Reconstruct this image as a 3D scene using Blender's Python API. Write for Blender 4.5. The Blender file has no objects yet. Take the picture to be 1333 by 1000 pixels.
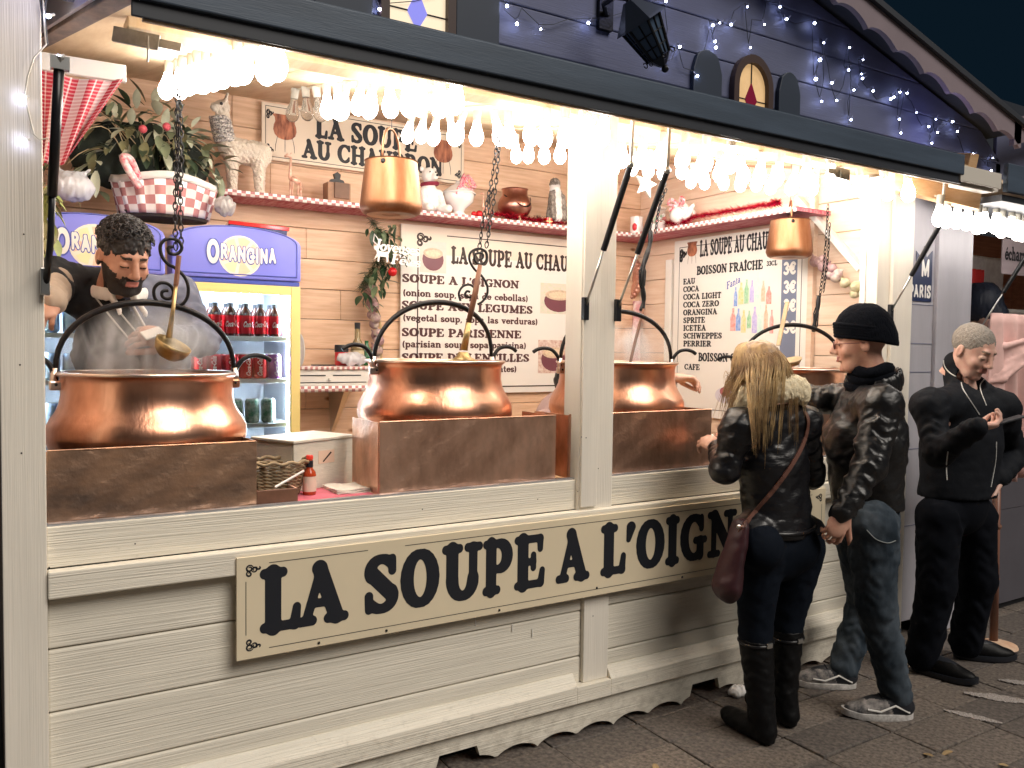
import bpy, math, random
import numpy as np
from mathutils import Vector, Matrix, Euler

# ------------------------------------------------------------------ camera, world, light, exposure
scene = bpy.context.scene
COL = scene.collection
R_ = math.radians
CY, CH, CF = -2.56, 1.5, 1090.0
YAW, PIT, ROL = R_(57.938), R_(-2.514), R_(0.767)

def cam_axes():
    f = Vector((math.cos(PIT) * math.cos(YAW), math.cos(PIT) * math.sin(YAW), math.sin(PIT)))
    r = Vector((math.sin(YAW), -math.cos(YAW), 0))
    u = r.cross(f)
    c, s = math.cos(ROL), math.sin(ROL)
    return c * r + s * u, -s * r + c * u, f
AR, AU, AF = cam_axes()
cd = bpy.data.cameras.new('camera')
cam = bpy.data.objects.new('camera', cd)
COL.objects.link(cam)
cam.matrix_world = Matrix(((AR.x, AU.x, -AF.x, 0), (AR.y, AU.y, -AF.y, CY), (AR.z, AU.z, -AF.z, CH), (0, 0, 0, 1)))
cd.sensor_width = 36
cd.lens = CF / 1333 * 36
cd.clip_start, cd.clip_end = 0.05, 500
scene.camera = cam

world = bpy.data.worlds.new('World')
scene.world = world
world.use_nodes = True
wn = world.node_tree
bg = wn.nodes['Background']
bg.inputs[0].default_value = (0.030, 0.085, 0.150, 1)
bg.inputs[1].default_value = 0.10

def lamp(kind, name, loc, col, energy, **k):
    d = bpy.data.lights.new(name, kind)
    d.color, d.energy = col, energy
    for a, b in k.items(): setattr(d, a, b)
    o = bpy.data.objects.new(name, d)
    o.location = loc
    COL.objects.link(o)
    return o
# soft light of the stalls across the lane and the evening sky over them
sun = lamp('SUN', 'lane_glow', (0, -5, 5), (1.0, 0.925, 0.835), 2.6, angle=R_(34))
sun.rotation_euler = Vector((-0.24, 0.74, -0.78)).to_track_quat('-Z', 'Y').to_euler()

vs = scene.view_settings
vs.view_transform, vs.look, vs.exposure, vs.gamma = 'Standard', 'None', 0.0, 1.0
vs.use_curve_mapping = False
cy = scene.cycles
cy.use_denoising = True
cy.max_bounces, cy.diffuse_bounces, cy.glossy_bounces, cy.transmission_bounces = 7, 4, 4, 5
cy.volume_bounces = 1
cy.transparent_max_bounces = 12
cy.sample_clamp_indirect = 6.0
cy.caustics_reflective = cy.caustics_refractive = False

def W(u, v, y):
    """point seen at photo pixel (u, v) on the plane at depth y (real position in the place)"""
    d = AR * ((u - 666.5) / CF) - AU * ((v - 500) / CF) + AF
    t = (y - CY) / d.y
    return Vector((0, CY, CH)) + d * t
def WX(u, v, x):
    d = AR * ((u - 666.5) / CF) - AU * ((v - 500) / CF) + AF
    return Vector((0, CY, CH)) + d * (x / d.x)
def WZ(u, v, z):
    d = AR * ((u - 666.5) / CF) - AU * ((v - 500) / CF) + AF
    return Vector((0, CY, CH)) + d * ((z - CH) / d.z)

# ------------------------------------------------------------------ materials
MATS = {}
def mat(name, col=(.5, .5, .5), rough=.5, metal=0., emit=None, es=0., bump=0., bscale=60., stretch=(1, 1, 1), var=0., vscale=6., col2=None,
        alpha=1., trans=0., ior=1.45, coat=0., bdist=.004, knots=None, vstretch=None, sheen=0., detail=4., rvar=0., spec=.5, dirt=0.):
    if name in MATS: return MATS[name]
    m = bpy.data.materials.new(name)
    m.use_nodes = True
    nt = m.node_tree
    N, Lk = nt.nodes, nt.links
    b = N['Principled BSDF']
    b.inputs['Base Color'].default_value = (*col, 1)
    b.inputs['Roughness'].default_value = rough
    b.inputs['Metallic'].default_value = metal
    b.inputs['IOR'].default_value = ior
    b.inputs['Specular IOR Level'].default_value = spec
    if alpha < 1: b.inputs['Alpha'].default_value = alpha
    if trans: b.inputs['Transmission Weight'].default_value = trans
    if coat: b.inputs['Coat Weight'].default_value = coat
    if sheen: b.inputs['Sheen Weight'].default_value = sheen
    if emit:
        b.inputs['Emission Color'].default_value = (*emit, 1)
        b.inputs['Emission Strength'].default_value = es
    tc = N.new('ShaderNodeTexCoord')
    def mapped(st):
        mp = N.new('ShaderNodeMapping')
        mp.inputs['Scale'].default_value = st
        Lk.new(tc.outputs['Object'], mp.inputs[0])
        return mp.outputs[0]
    if var or col2:
        n = N.new('ShaderNodeTexNoise')
        n.inputs['Scale'].default_value = vscale
        n.inputs['Detail'].default_value = detail
        n.inputs['Roughness'].default_value = .6
        Lk.new(mapped(vstretch or stretch), n.inputs['Vector'])
        cr = N.new('ShaderNodeValToRGB')
        cr.color_ramp.elements[0].position = .36
        cr.color_ramp.elements[1].position = .66
        c2 = col2 or tuple(c * (1 - var) for c in col)
        cr.color_ramp.elements[0].color = (*c2, 1)
        cr.color_ramp.elements[1].color = (*col, 1)
        Lk.new(n.outputs['Fac'], cr.inputs[0])
        out = cr.outputs[0]
        if knots:
            vo = N.new('ShaderNodeTexVoronoi')
            vo.inputs['Scale'].default_value = knots[0]
            Lk.new(mapped(knots[1]), vo.inputs['Vector'])
            r2 = N.new('ShaderNodeValToRGB')
            r2.color_ramp.elements[0].position = .045
            r2.color_ramp.elements[1].position = .11
            r2.color_ramp.elements[0].color = (1, 1, 1, 1)
            r2.color_ramp.elements[1].color = (0, 0, 0, 1)
            Lk.new(vo.outputs['Distance'], r2.inputs[0])
            mx = N.new('ShaderNodeMixRGB')
            mx.inputs[2].default_value = (*knots[2], 1)
            Lk.new(r2.outputs[0], mx.inputs[0])
            Lk.new(out, mx.inputs[1])
            out = mx.outputs[0]
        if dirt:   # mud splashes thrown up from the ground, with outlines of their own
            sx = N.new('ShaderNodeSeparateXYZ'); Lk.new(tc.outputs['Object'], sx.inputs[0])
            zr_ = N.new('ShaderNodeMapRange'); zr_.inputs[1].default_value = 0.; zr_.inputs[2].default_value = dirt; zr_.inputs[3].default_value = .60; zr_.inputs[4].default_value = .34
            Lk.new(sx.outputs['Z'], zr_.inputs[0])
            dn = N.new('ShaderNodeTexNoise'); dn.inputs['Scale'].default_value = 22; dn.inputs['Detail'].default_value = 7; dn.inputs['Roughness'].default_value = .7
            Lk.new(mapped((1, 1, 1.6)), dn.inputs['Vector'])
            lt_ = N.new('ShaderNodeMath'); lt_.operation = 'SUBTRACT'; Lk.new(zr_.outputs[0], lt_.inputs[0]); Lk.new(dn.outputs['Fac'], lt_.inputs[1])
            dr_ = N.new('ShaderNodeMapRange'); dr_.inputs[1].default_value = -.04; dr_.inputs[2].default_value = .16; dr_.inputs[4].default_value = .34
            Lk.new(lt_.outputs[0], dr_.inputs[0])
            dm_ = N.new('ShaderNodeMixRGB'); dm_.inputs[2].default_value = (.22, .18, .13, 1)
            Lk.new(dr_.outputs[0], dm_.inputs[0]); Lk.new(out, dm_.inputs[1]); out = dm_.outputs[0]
        Lk.new(out, b.inputs['Base Color'])
        if rvar:
            mr = N.new('ShaderNodeMapRange')
            mr.inputs[3].default_value, mr.inputs[4].default_value = rough + rvar, max(.03, rough - rvar)
            Lk.new(n.outputs['Fac'], mr.inputs[0])
            Lk.new(mr.outputs[0], b.inputs['Roughness'])
    if bump:
        n = N.new('ShaderNodeTexNoise')
        n.inputs['Scale'].default_value = bscale
        n.inputs['Detail'].default_value = 5
        if max(stretch) > 10: n.inputs['Distortion'].default_value = .5
        Lk.new(mapped(stretch), n.inputs['Vector'])
        bp = N.new('ShaderNodeBump')
        bp.inputs['Strength'].default_value = bump
        bp.inputs['Distance'].default_value = bdist
        Lk.new(n.outputs['Fac'], bp.inputs['Height'])
        Lk.new(bp.outputs[0], b.inputs['Normal'])
    MATS[name] = m
    return m

# ------------------------------------------------------------------ mesh builder
class MB:
    def __init__(s): s.v, s.f, s.m, s.cur = [], [], [], 0
    def add(s, vs, fs):
        b = len(s.v)
        s.v += [tuple(p) for p in vs]
        s.f += [tuple(i + b for i in f) for f in fs]
        s.m += [s.cur] * len(fs)
        return s
    def box(s, x0, x1, y0, y1, z0, z1):
        return s.add([(x, y, z) for z in (z0, z1) for y in (y0, y1) for x in (x0, x1)],
                     [(0, 2, 3, 1), (4, 5, 7, 6), (0, 1, 5, 4), (2, 6, 7, 3), (0, 4, 6, 2), (1, 3, 7, 5)])
    def bar(s, a, b, w, h, up=(0, 0, 1)):
        a, b = Vector(a), Vector(b)
        d = (b - a).normalized()
        sd = d.cross(Vector(up)).normalized()
        upv = sd.cross(d)
        P = [q + sd * (i * w / 2) + upv * (j * h / 2) for q in (a, b) for j in (-1, 1) for i in (-1, 1)]
        return s.add(P, [(0, 1, 3, 2), (4, 6, 7, 5), (0, 4, 5, 1), (2, 3, 7, 6), (0, 2, 6, 4), (1, 5, 7, 3)])
    def tube(s, pts, r, n=8, closed=False, cap=True):
        pts = [Vector(p) for p in pts]
        k = len(pts)
        rr = r if isinstance(r, (list, tuple)) else [r] * k
        t0 = (pts[1] - pts[0]).normalized()
        ref = t0.orthogonal().normalized()
        V, Fc = [], []
        for i in range(k):
            if closed: t = pts[(i + 1) % k] - pts[i - 1]
            else: t = pts[min(i + 1, k - 1)] - pts[max(i - 1, 0)]
            t.normalize()
            ref = (ref - t * ref.dot(t))
            ref = ref.normalized() if ref.length > 1e-6 else t.orthogonal().normalized()
            bn = t.cross(ref)
            for j in range(n):
                a = 2 * math.pi * j / n
                V.append(pts[i] + (ref * math.cos(a) + bn * math.sin(a)) * rr[i])
        for i in range(k if closed else k - 1):
            i2 = (i + 1) % k
            for j in range(n):
                j2 = (j + 1) % n
                Fc.append((i * n + j, i * n + j2, i2 * n + j2, i2 * n + j))
        if cap and not closed:
            Fc.append(tuple(range(n - 1, -1, -1)))
            Fc.append(tuple((k - 1) * n + j for j in range(n)))
        return s.add(V, Fc)
    def lathe(s, prof, n=24, c=(0, 0, 0), M=None, close=False):
        V, Fc = [], []
        for (r, z) in prof:
            for j in range(n):
                a = 2 * math.pi * j / n
                p = Vector((r * math.cos(a), r * math.sin(a), z))
                if M: p = M @ p
                V.append(p + Vector(c))
        k = len(prof)
        for i in range(k if close else k - 1):
            i2 = (i + 1) % k
            for j in range(n):
                j2 = (j + 1) % n
                Fc.append((i * n + j, i * n + j2, i2 * n + j2, i2 * n + j))
        return s.add(V, Fc)
    def prism(s, poly, fn0, fn1):
        n = len(poly)
        return s.add([fn0(*p) for p in poly] + [fn1(*p) for p in poly],
                     [tuple(range(n - 1, -1, -1)), tuple(range(n, 2 * n))] + [(i, (i + 1) % n, n + (i + 1) % n, n + i) for i in range(n)])
    def ball(s, c, r, n=10, m=7):
        r = r if isinstance(r, (tuple, list)) else (r, r, r)
        prof = [(math.sin(math.pi * i / m), -math.cos(math.pi * i / m)) for i in range(m + 1)]
        V, Fc = [], []
        for (q, z) in prof:
            for j in range(n):
                a = 2 * math.pi * j / n
                V.append((c[0] + q * math.cos(a) * r[0], c[1] + q * math.sin(a) * r[1], c[2] + z * r[2]))
        for i in range(m):
            for j in range(n):
                j2 = (j + 1) % n
                Fc.append((i * n + j, i * n + j2, (i + 1) * n + j2, (i + 1) * n + j))
        return s.add(V, Fc)
    def build(s, name, mats, parent=None, smooth=None, bevel=0., world=True, **props):
        me = bpy.data.meshes.new(name)
        if not isinstance(mats, (list, tuple)): mats = [mats]
        for q in mats: me.materials.append(q)
        off = Vector((0, 0, 0))
        if parent is not None and world:
            p = parent
            while p is not None:
                off += p.location
                p = p.parent
        me.from_pydata([(a[0] - off.x, a[1] - off.y, a[2] - off.z) for a in s.v], [], s.f)
        if len(mats) > 1: me.polygons.foreach_set('material_index', s.m)
        if smooth:
            me.polygons.foreach_set('use_smooth', [True] * len(me.polygons))
            if smooth is not True: me.set_sharp_from_angle(angle=R_(smooth))
        me.update()
        o = bpy.data.objects.new(name, me)
        COL.objects.link(o)
        if parent is not None: o.parent = parent
        if bevel:
            bm = o.modifiers.new('bevel', 'BEVEL')
            bm.width, bm.segments, bm.limit_method = bevel, 2, 'ANGLE'
        for a, b in props.items(): o[a] = b
        return o

def thing(name, label, cat, loc=(0, 0, 0), group=None):
    o = bpy.data.objects.new(name, None)
    o.empty_display_size = .05
    COL.objects.link(o)
    o.location = loc
    o['label'], o['category'] = label, cat
    if group: o['group'] = group
    return o
def tag(o, label, cat, group=None):
    o['label'], o['category'] = label, cat
    if group: o['group'] = group
    return o
KIDS = {}
def copy_tree(o, label=None, loc=None, rotz=None, parent=None):
    c = o.copy()
    COL.objects.link(c)
    if parent is not None: c.parent = parent
    if loc is not None: c.location = loc
    if rotz is not None: c.rotation_euler = (0, 0, rotz)
    if label: c['label'] = label
    for ch in list(o.children): copy_tree(ch, parent=c)
    return c
ORD = ['first', 'second', 'third', 'fourth', 'fifth', 'sixth', 'seventh', 'eighth', 'ninth', 'tenth', 'eleventh', 'twelfth', 'thirteenth', 'fourteenth', 'fifteenth', 'sixteenth', 'seventeenth', 'eighteenth', 'nineteenth', 'twentieth']

# ------------------------------------------------------------------ implicit surfaces (bodies, clothes, soft toys)
class SDF:
    def __init__(s, lo, hi, h):
        s.h = h
        s.lo = np.array(lo, float)
        s.n = np.maximum(((np.array(hi, float) - s.lo) / h).astype(int) + 1, 4)
        s.ax = [s.lo[i] + h * np.arange(s.n[i]) for i in range(3)]
        s.f = np.full(s.n, .2, np.float32)
    def region(s, lo, hi):
        sl = []
        for i in range(3):
            a = max(int((lo[i] - s.lo[i]) / s.h), 0)
            b = min(int((hi[i] - s.lo[i]) / s.h) + 2, s.n[i])
            if b <= a: return None, None
            sl.append(slice(a, b))
        X = s.ax[0][sl[0]][:, None, None]; Y = s.ax[1][sl[1]][None, :, None]; Z = s.ax[2][sl[2]][None, None, :]
        return tuple(sl), (X, Y, Z)
    def comb(s, sl, d, k, op):
        a = s.f[sl]
        if op == '-':
            d = -d
            hh = np.clip(.5 - .5 * (a - d) / k, 0, 1) if k else (d > a) * 1.
            s.f[sl] = a * (1 - hh) + d * hh + k * hh * (1 - hh)
        else:
            hh = np.clip(.5 + .5 * (a - d) / k, 0, 1) if k else (d < a) * 1.
            s.f[sl] = a * (1 - hh) + d * hh - k * hh * (1 - hh)
    def cap(s, p, q, r0, r1=None, k=.02, op='+', fold=None, flat=None):
        r1 = r0 if r1 is None else r1
        p, q = np.array(p, float), np.array(q, float)
        m = max(r0, r1) * (max(flat[1], 1) if flat else 1) + k + 2 * s.h + (fold[0] if fold else 0)
        sl, G = s.region(np.minimum(p, q) - m, np.maximum(p, q) + m)
        if sl is None: return s
        e = q - p
        L2 = max(float(e @ e), 1e-9)
        D = [G[i] - p[i] for i in range(3)]
        t = np.clip((D[0] * e[0] + D[1] * e[1] + D[2] * e[2]) / L2, 0, 1)
        D = [D[i] - t * e[i] for i in range(3)]
        if flat:
            a = np.array(flat[0], float); a /= np.linalg.norm(a)
            w = D[0] * a[0] + D[1] * a[1] + D[2] * a[2]
            g = 1 / flat[1] - 1
            D = [D[i] + w * a[i] * g for i in range(3)]
        d = np.sqrt(D[0]**2 + D[1]**2 + D[2]**2)
        r = r0 + (r1 - r0) * t
        if fold:
            a1 = D[0] * 46 + D[1] * 33 + D[2] * 12 + fold[2]
            a2 = D[0] * -28 + D[1] * 50 + D[2] * 20 + 2 * fold[2]
            wv = np.sin(fold[1] * t * 5.2 + 2.3 * np.sin(a1) + fold[2]) * (.5 + .5 * np.sin(a2 + 4 * t)) + .5 * np.sin(fold[1] * t * 10.7 + 2.6 * np.sin(a2) + 1) * (.5 - .5 * np.sin(a1 + 3 * t))
            r = r + fold[0] * .75 * wv
        s.comb(sl, (d - r).astype(np.float32), k, op)
        return s
    def ell(s, c, r, k=.02, op='+', M=None):
        c, r = np.array(c, float), np.array(r, float)
        m = r.max() + k + 2 * s.h
        sl, G = s.region(c - m, c + m)
        if sl is None: return s
        D = [G[i] - c[i] for i in range(3)]
        if M is not None:
            Mi = np.array(M)[:3, :3].T
            D = [Mi[i][0] * D[0] + Mi[i][1] * D[1] + Mi[i][2] * D[2] for i in range(3)]
        k0 = np.sqrt((D[0] / r[0])**2 + (D[1] / r[1])**2 + (D[2] / r[2])**2) + 1e-6
        k1 = np.sqrt((D[0] / r[0]**2)**2 + (D[1] / r[1]**2)**2 + (D[2] / r[2]**2)**2) + 1e-6
        s.comb(sl, (k0 * (k0 - 1) / k1).astype(np.float32), k, op)
        return s
    def box(s, c, hs, rd=.01, k=.01, op='+', M=None):
        c, hs = np.array(c, float), np.array(hs, float)
        m = np.linalg.norm(hs) + rd + k + 2 * s.h
        sl, G = s.region(c - m, c + m)
        if sl is None: return s
        D = [G[i] - c[i] for i in range(3)]
        if M is not None:
            Mi = np.array(M)[:3, :3].T
            D = [Mi[i][0] * D[0] + Mi[i][1] * D[1] + Mi[i][2] * D[2] for i in range(3)]
        q = [np.abs(D[i]) - (hs[i] - rd) for i in range(3)]
        d = np.sqrt(np.maximum(q[0], 0)**2 + np.maximum(q[1], 0)**2 + np.maximum(q[2], 0)**2) + np.minimum(np.maximum(np.maximum(q[0], q[1]), q[2]), 0) - rd
        s.comb(sl, d.astype(np.float32), k, op)
        return s
    def cut(s, pt, nrm, k=.004):
        """keep the side away from nrm"""
        pt, nrm = np.array(pt, float), np.array(nrm, float)
        nrm /= np.linalg.norm(nrm)
        X = s.ax[0][:, None, None]; Y = s.ax[1][None, :, None]; Z = s.ax[2][None, None, :]
        d = (X - pt[0]) * nrm[0] + (Y - pt[1]) * nrm[1] + (Z - pt[2]) * nrm[2]
        s.f = np.maximum(s.f, d.astype(np.float32))
        return s
    def rough(s, amp, fr, seed=0, st=(1, 1, 1)):
        X = s.ax[0][:, None, None] * fr * st[0]; Y = s.ax[1][None, :, None] * fr * st[1]; Z = s.ax[2][None, None, :] * fr * st[2]
        a = np.sin(X * 1.7 + 2.1 * np.sin(Y * 1.3 + seed) + seed) * np.sin(Z * 1.5 + 1.9 * np.sin(X * .9 + 2 + seed)) + .6 * np.sin(Y * 2.7 + Z * 2.2 + 2 * np.sin(X * 2.1 + Z + seed)) * np.sin(X * 2.9 - Z * 1.9 + seed)
        s.f = (s.f + amp * a).astype(np.float32)
        return s
    def mesh(s):
        f = s.f
        ins = f < 0
        nx, ny, nz = s.n
        cnt = np.zeros((nx - 1, ny - 1, nz - 1), np.int8)
        for dx in (0, 1):
            for dy in (0, 1):
                for dz in (0, 1):
                    cnt += ins[dx:nx - 1 + dx, dy:ny - 1 + dy, dz:nz - 1 + dz]
        act = (cnt > 0) & (cnt < 8)
        idx = np.argwhere(act)
        vid = np.full(act.shape, -1, np.int64)
        vid[act] = np.arange(len(idx))
        acc = np.zeros((len(idx), 3)); num = np.zeros(len(idx))
        cs = [(0, 0, 0), (1, 0, 0), (0, 1, 0), (1, 1, 0), (0, 0, 1), (1, 0, 1), (0, 1, 1), (1, 1, 1)]
        val = [f[idx[:, 0] + c[0], idx[:, 1] + c[1], idx[:, 2] + c[2]].astype(float) for c in cs]
        for a in range(8):
            for b in range(a + 1, 8):
                if sum(abs(cs[a][i] - cs[b][i]) for i in range(3)) != 1: continue
                x = (val[a] < 0) != (val[b] < 0)
                den = np.where(x, val[a] - val[b], 1)
                t = np.where(x, val[a] / den, 0)
                for i in range(3): acc[:, i] += np.where(x, cs[a][i] + t * (cs[b][i] - cs[a][i]), 0)
                num += x
        V = (idx + acc / num[:, None]) * s.h + s.lo
        Q = []
        for axn in range(3):
            sl0 = [slice(None)] * 3; sl1 = [slice(None)] * 3
            sl0[axn] = slice(0, -1); sl1[axn] = slice(1, None)
            A, B = ins[tuple(sl0)], ins[tuple(sl1)]
            e = np.argwhere(A != B)
            u, w = [(1, 2), (2, 0), (0, 1)][axn]
            ok = (e[:, u] > 0) & (e[:, w] > 0) & (e[:, u] < s.n[u] - 1) & (e[:, w] < s.n[w] - 1)
            e = e[ok]
            fl = A[e[:, 0], e[:, 1], e[:, 2]]
            def g(du, dw):
                q = e.copy(); q[:, u] -= du; q[:, w] -= dw
                return vid[q[:, 0], q[:, 1], q[:, 2]]
            q = np.stack([g(1, 1), g(0, 1), g(0, 0), g(1, 0)], 1)
            q[~fl] = q[~fl][:, ::-1]
            Q.append(q)
        return V, np.concatenate(Q)

def np_mesh(name, parts, mats, parent=None, matfn=None, smooth=True, smooth_it=0, **props):
    """parts: list of (V, Q, matrix or None)"""
    Vs, Qs, b, MI = [], [], 0, []
    for p in parts:
        V, Q = p[0], p[1]
        if len(p) > 2 and p[2] is not None:
            A = np.array(p[2])
            V = V @ A[:3, :3].T + A[:3, 3]
        Vs.append(V); Qs.append(Q + b); b += len(V)
        MI.append(p[3] if len(p) > 3 and p[3] is not None else np.zeros(len(Q), int))
    V, Q = np.concatenate(Vs), np.concatenate(Qs)
    if not isinstance(mats, (list, tuple)): mats = [mats]
    mi = matfn(V[Q].mean(1), V, Q) if matfn else (np.concatenate(MI) if len(mats) > 1 else None)
    off = Vector((0, 0, 0)); p = parent
    while p is not None:
        off += p.location; p = p.parent
    me = bpy.data.meshes.new(name)
    for q in mats: me.materials.append(q)
    me.vertices.add(len(V)); me.vertices.foreach_set('co', (V - np.array(off)).astype(np.float32).ravel())
    me.loops.add(Q.size); me.loops.foreach_set('vertex_index', Q.astype(np.int32).ravel())
    me.polygons.add(len(Q)); me.polygons.foreach_set('loop_start', np.arange(0, Q.size, 4, dtype=np.int32))
    try: me.polygons.foreach_set('loop_total', np.full(len(Q), 4, np.int32))
    except Exception: pass
    if mi is not None: me.polygons.foreach_set('material_index', mi.astype(np.int32))
    me.update(calc_edges=True)
    me.polygons.foreach_set('use_smooth', np.ones(len(Q), bool))
    me.validate()
    o = bpy.data.objects.new(name, me)
    COL.objects.link(o)
    if parent is not None: o.parent = parent
    for a, q in props.items(): o[a] = q
    return o

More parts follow.
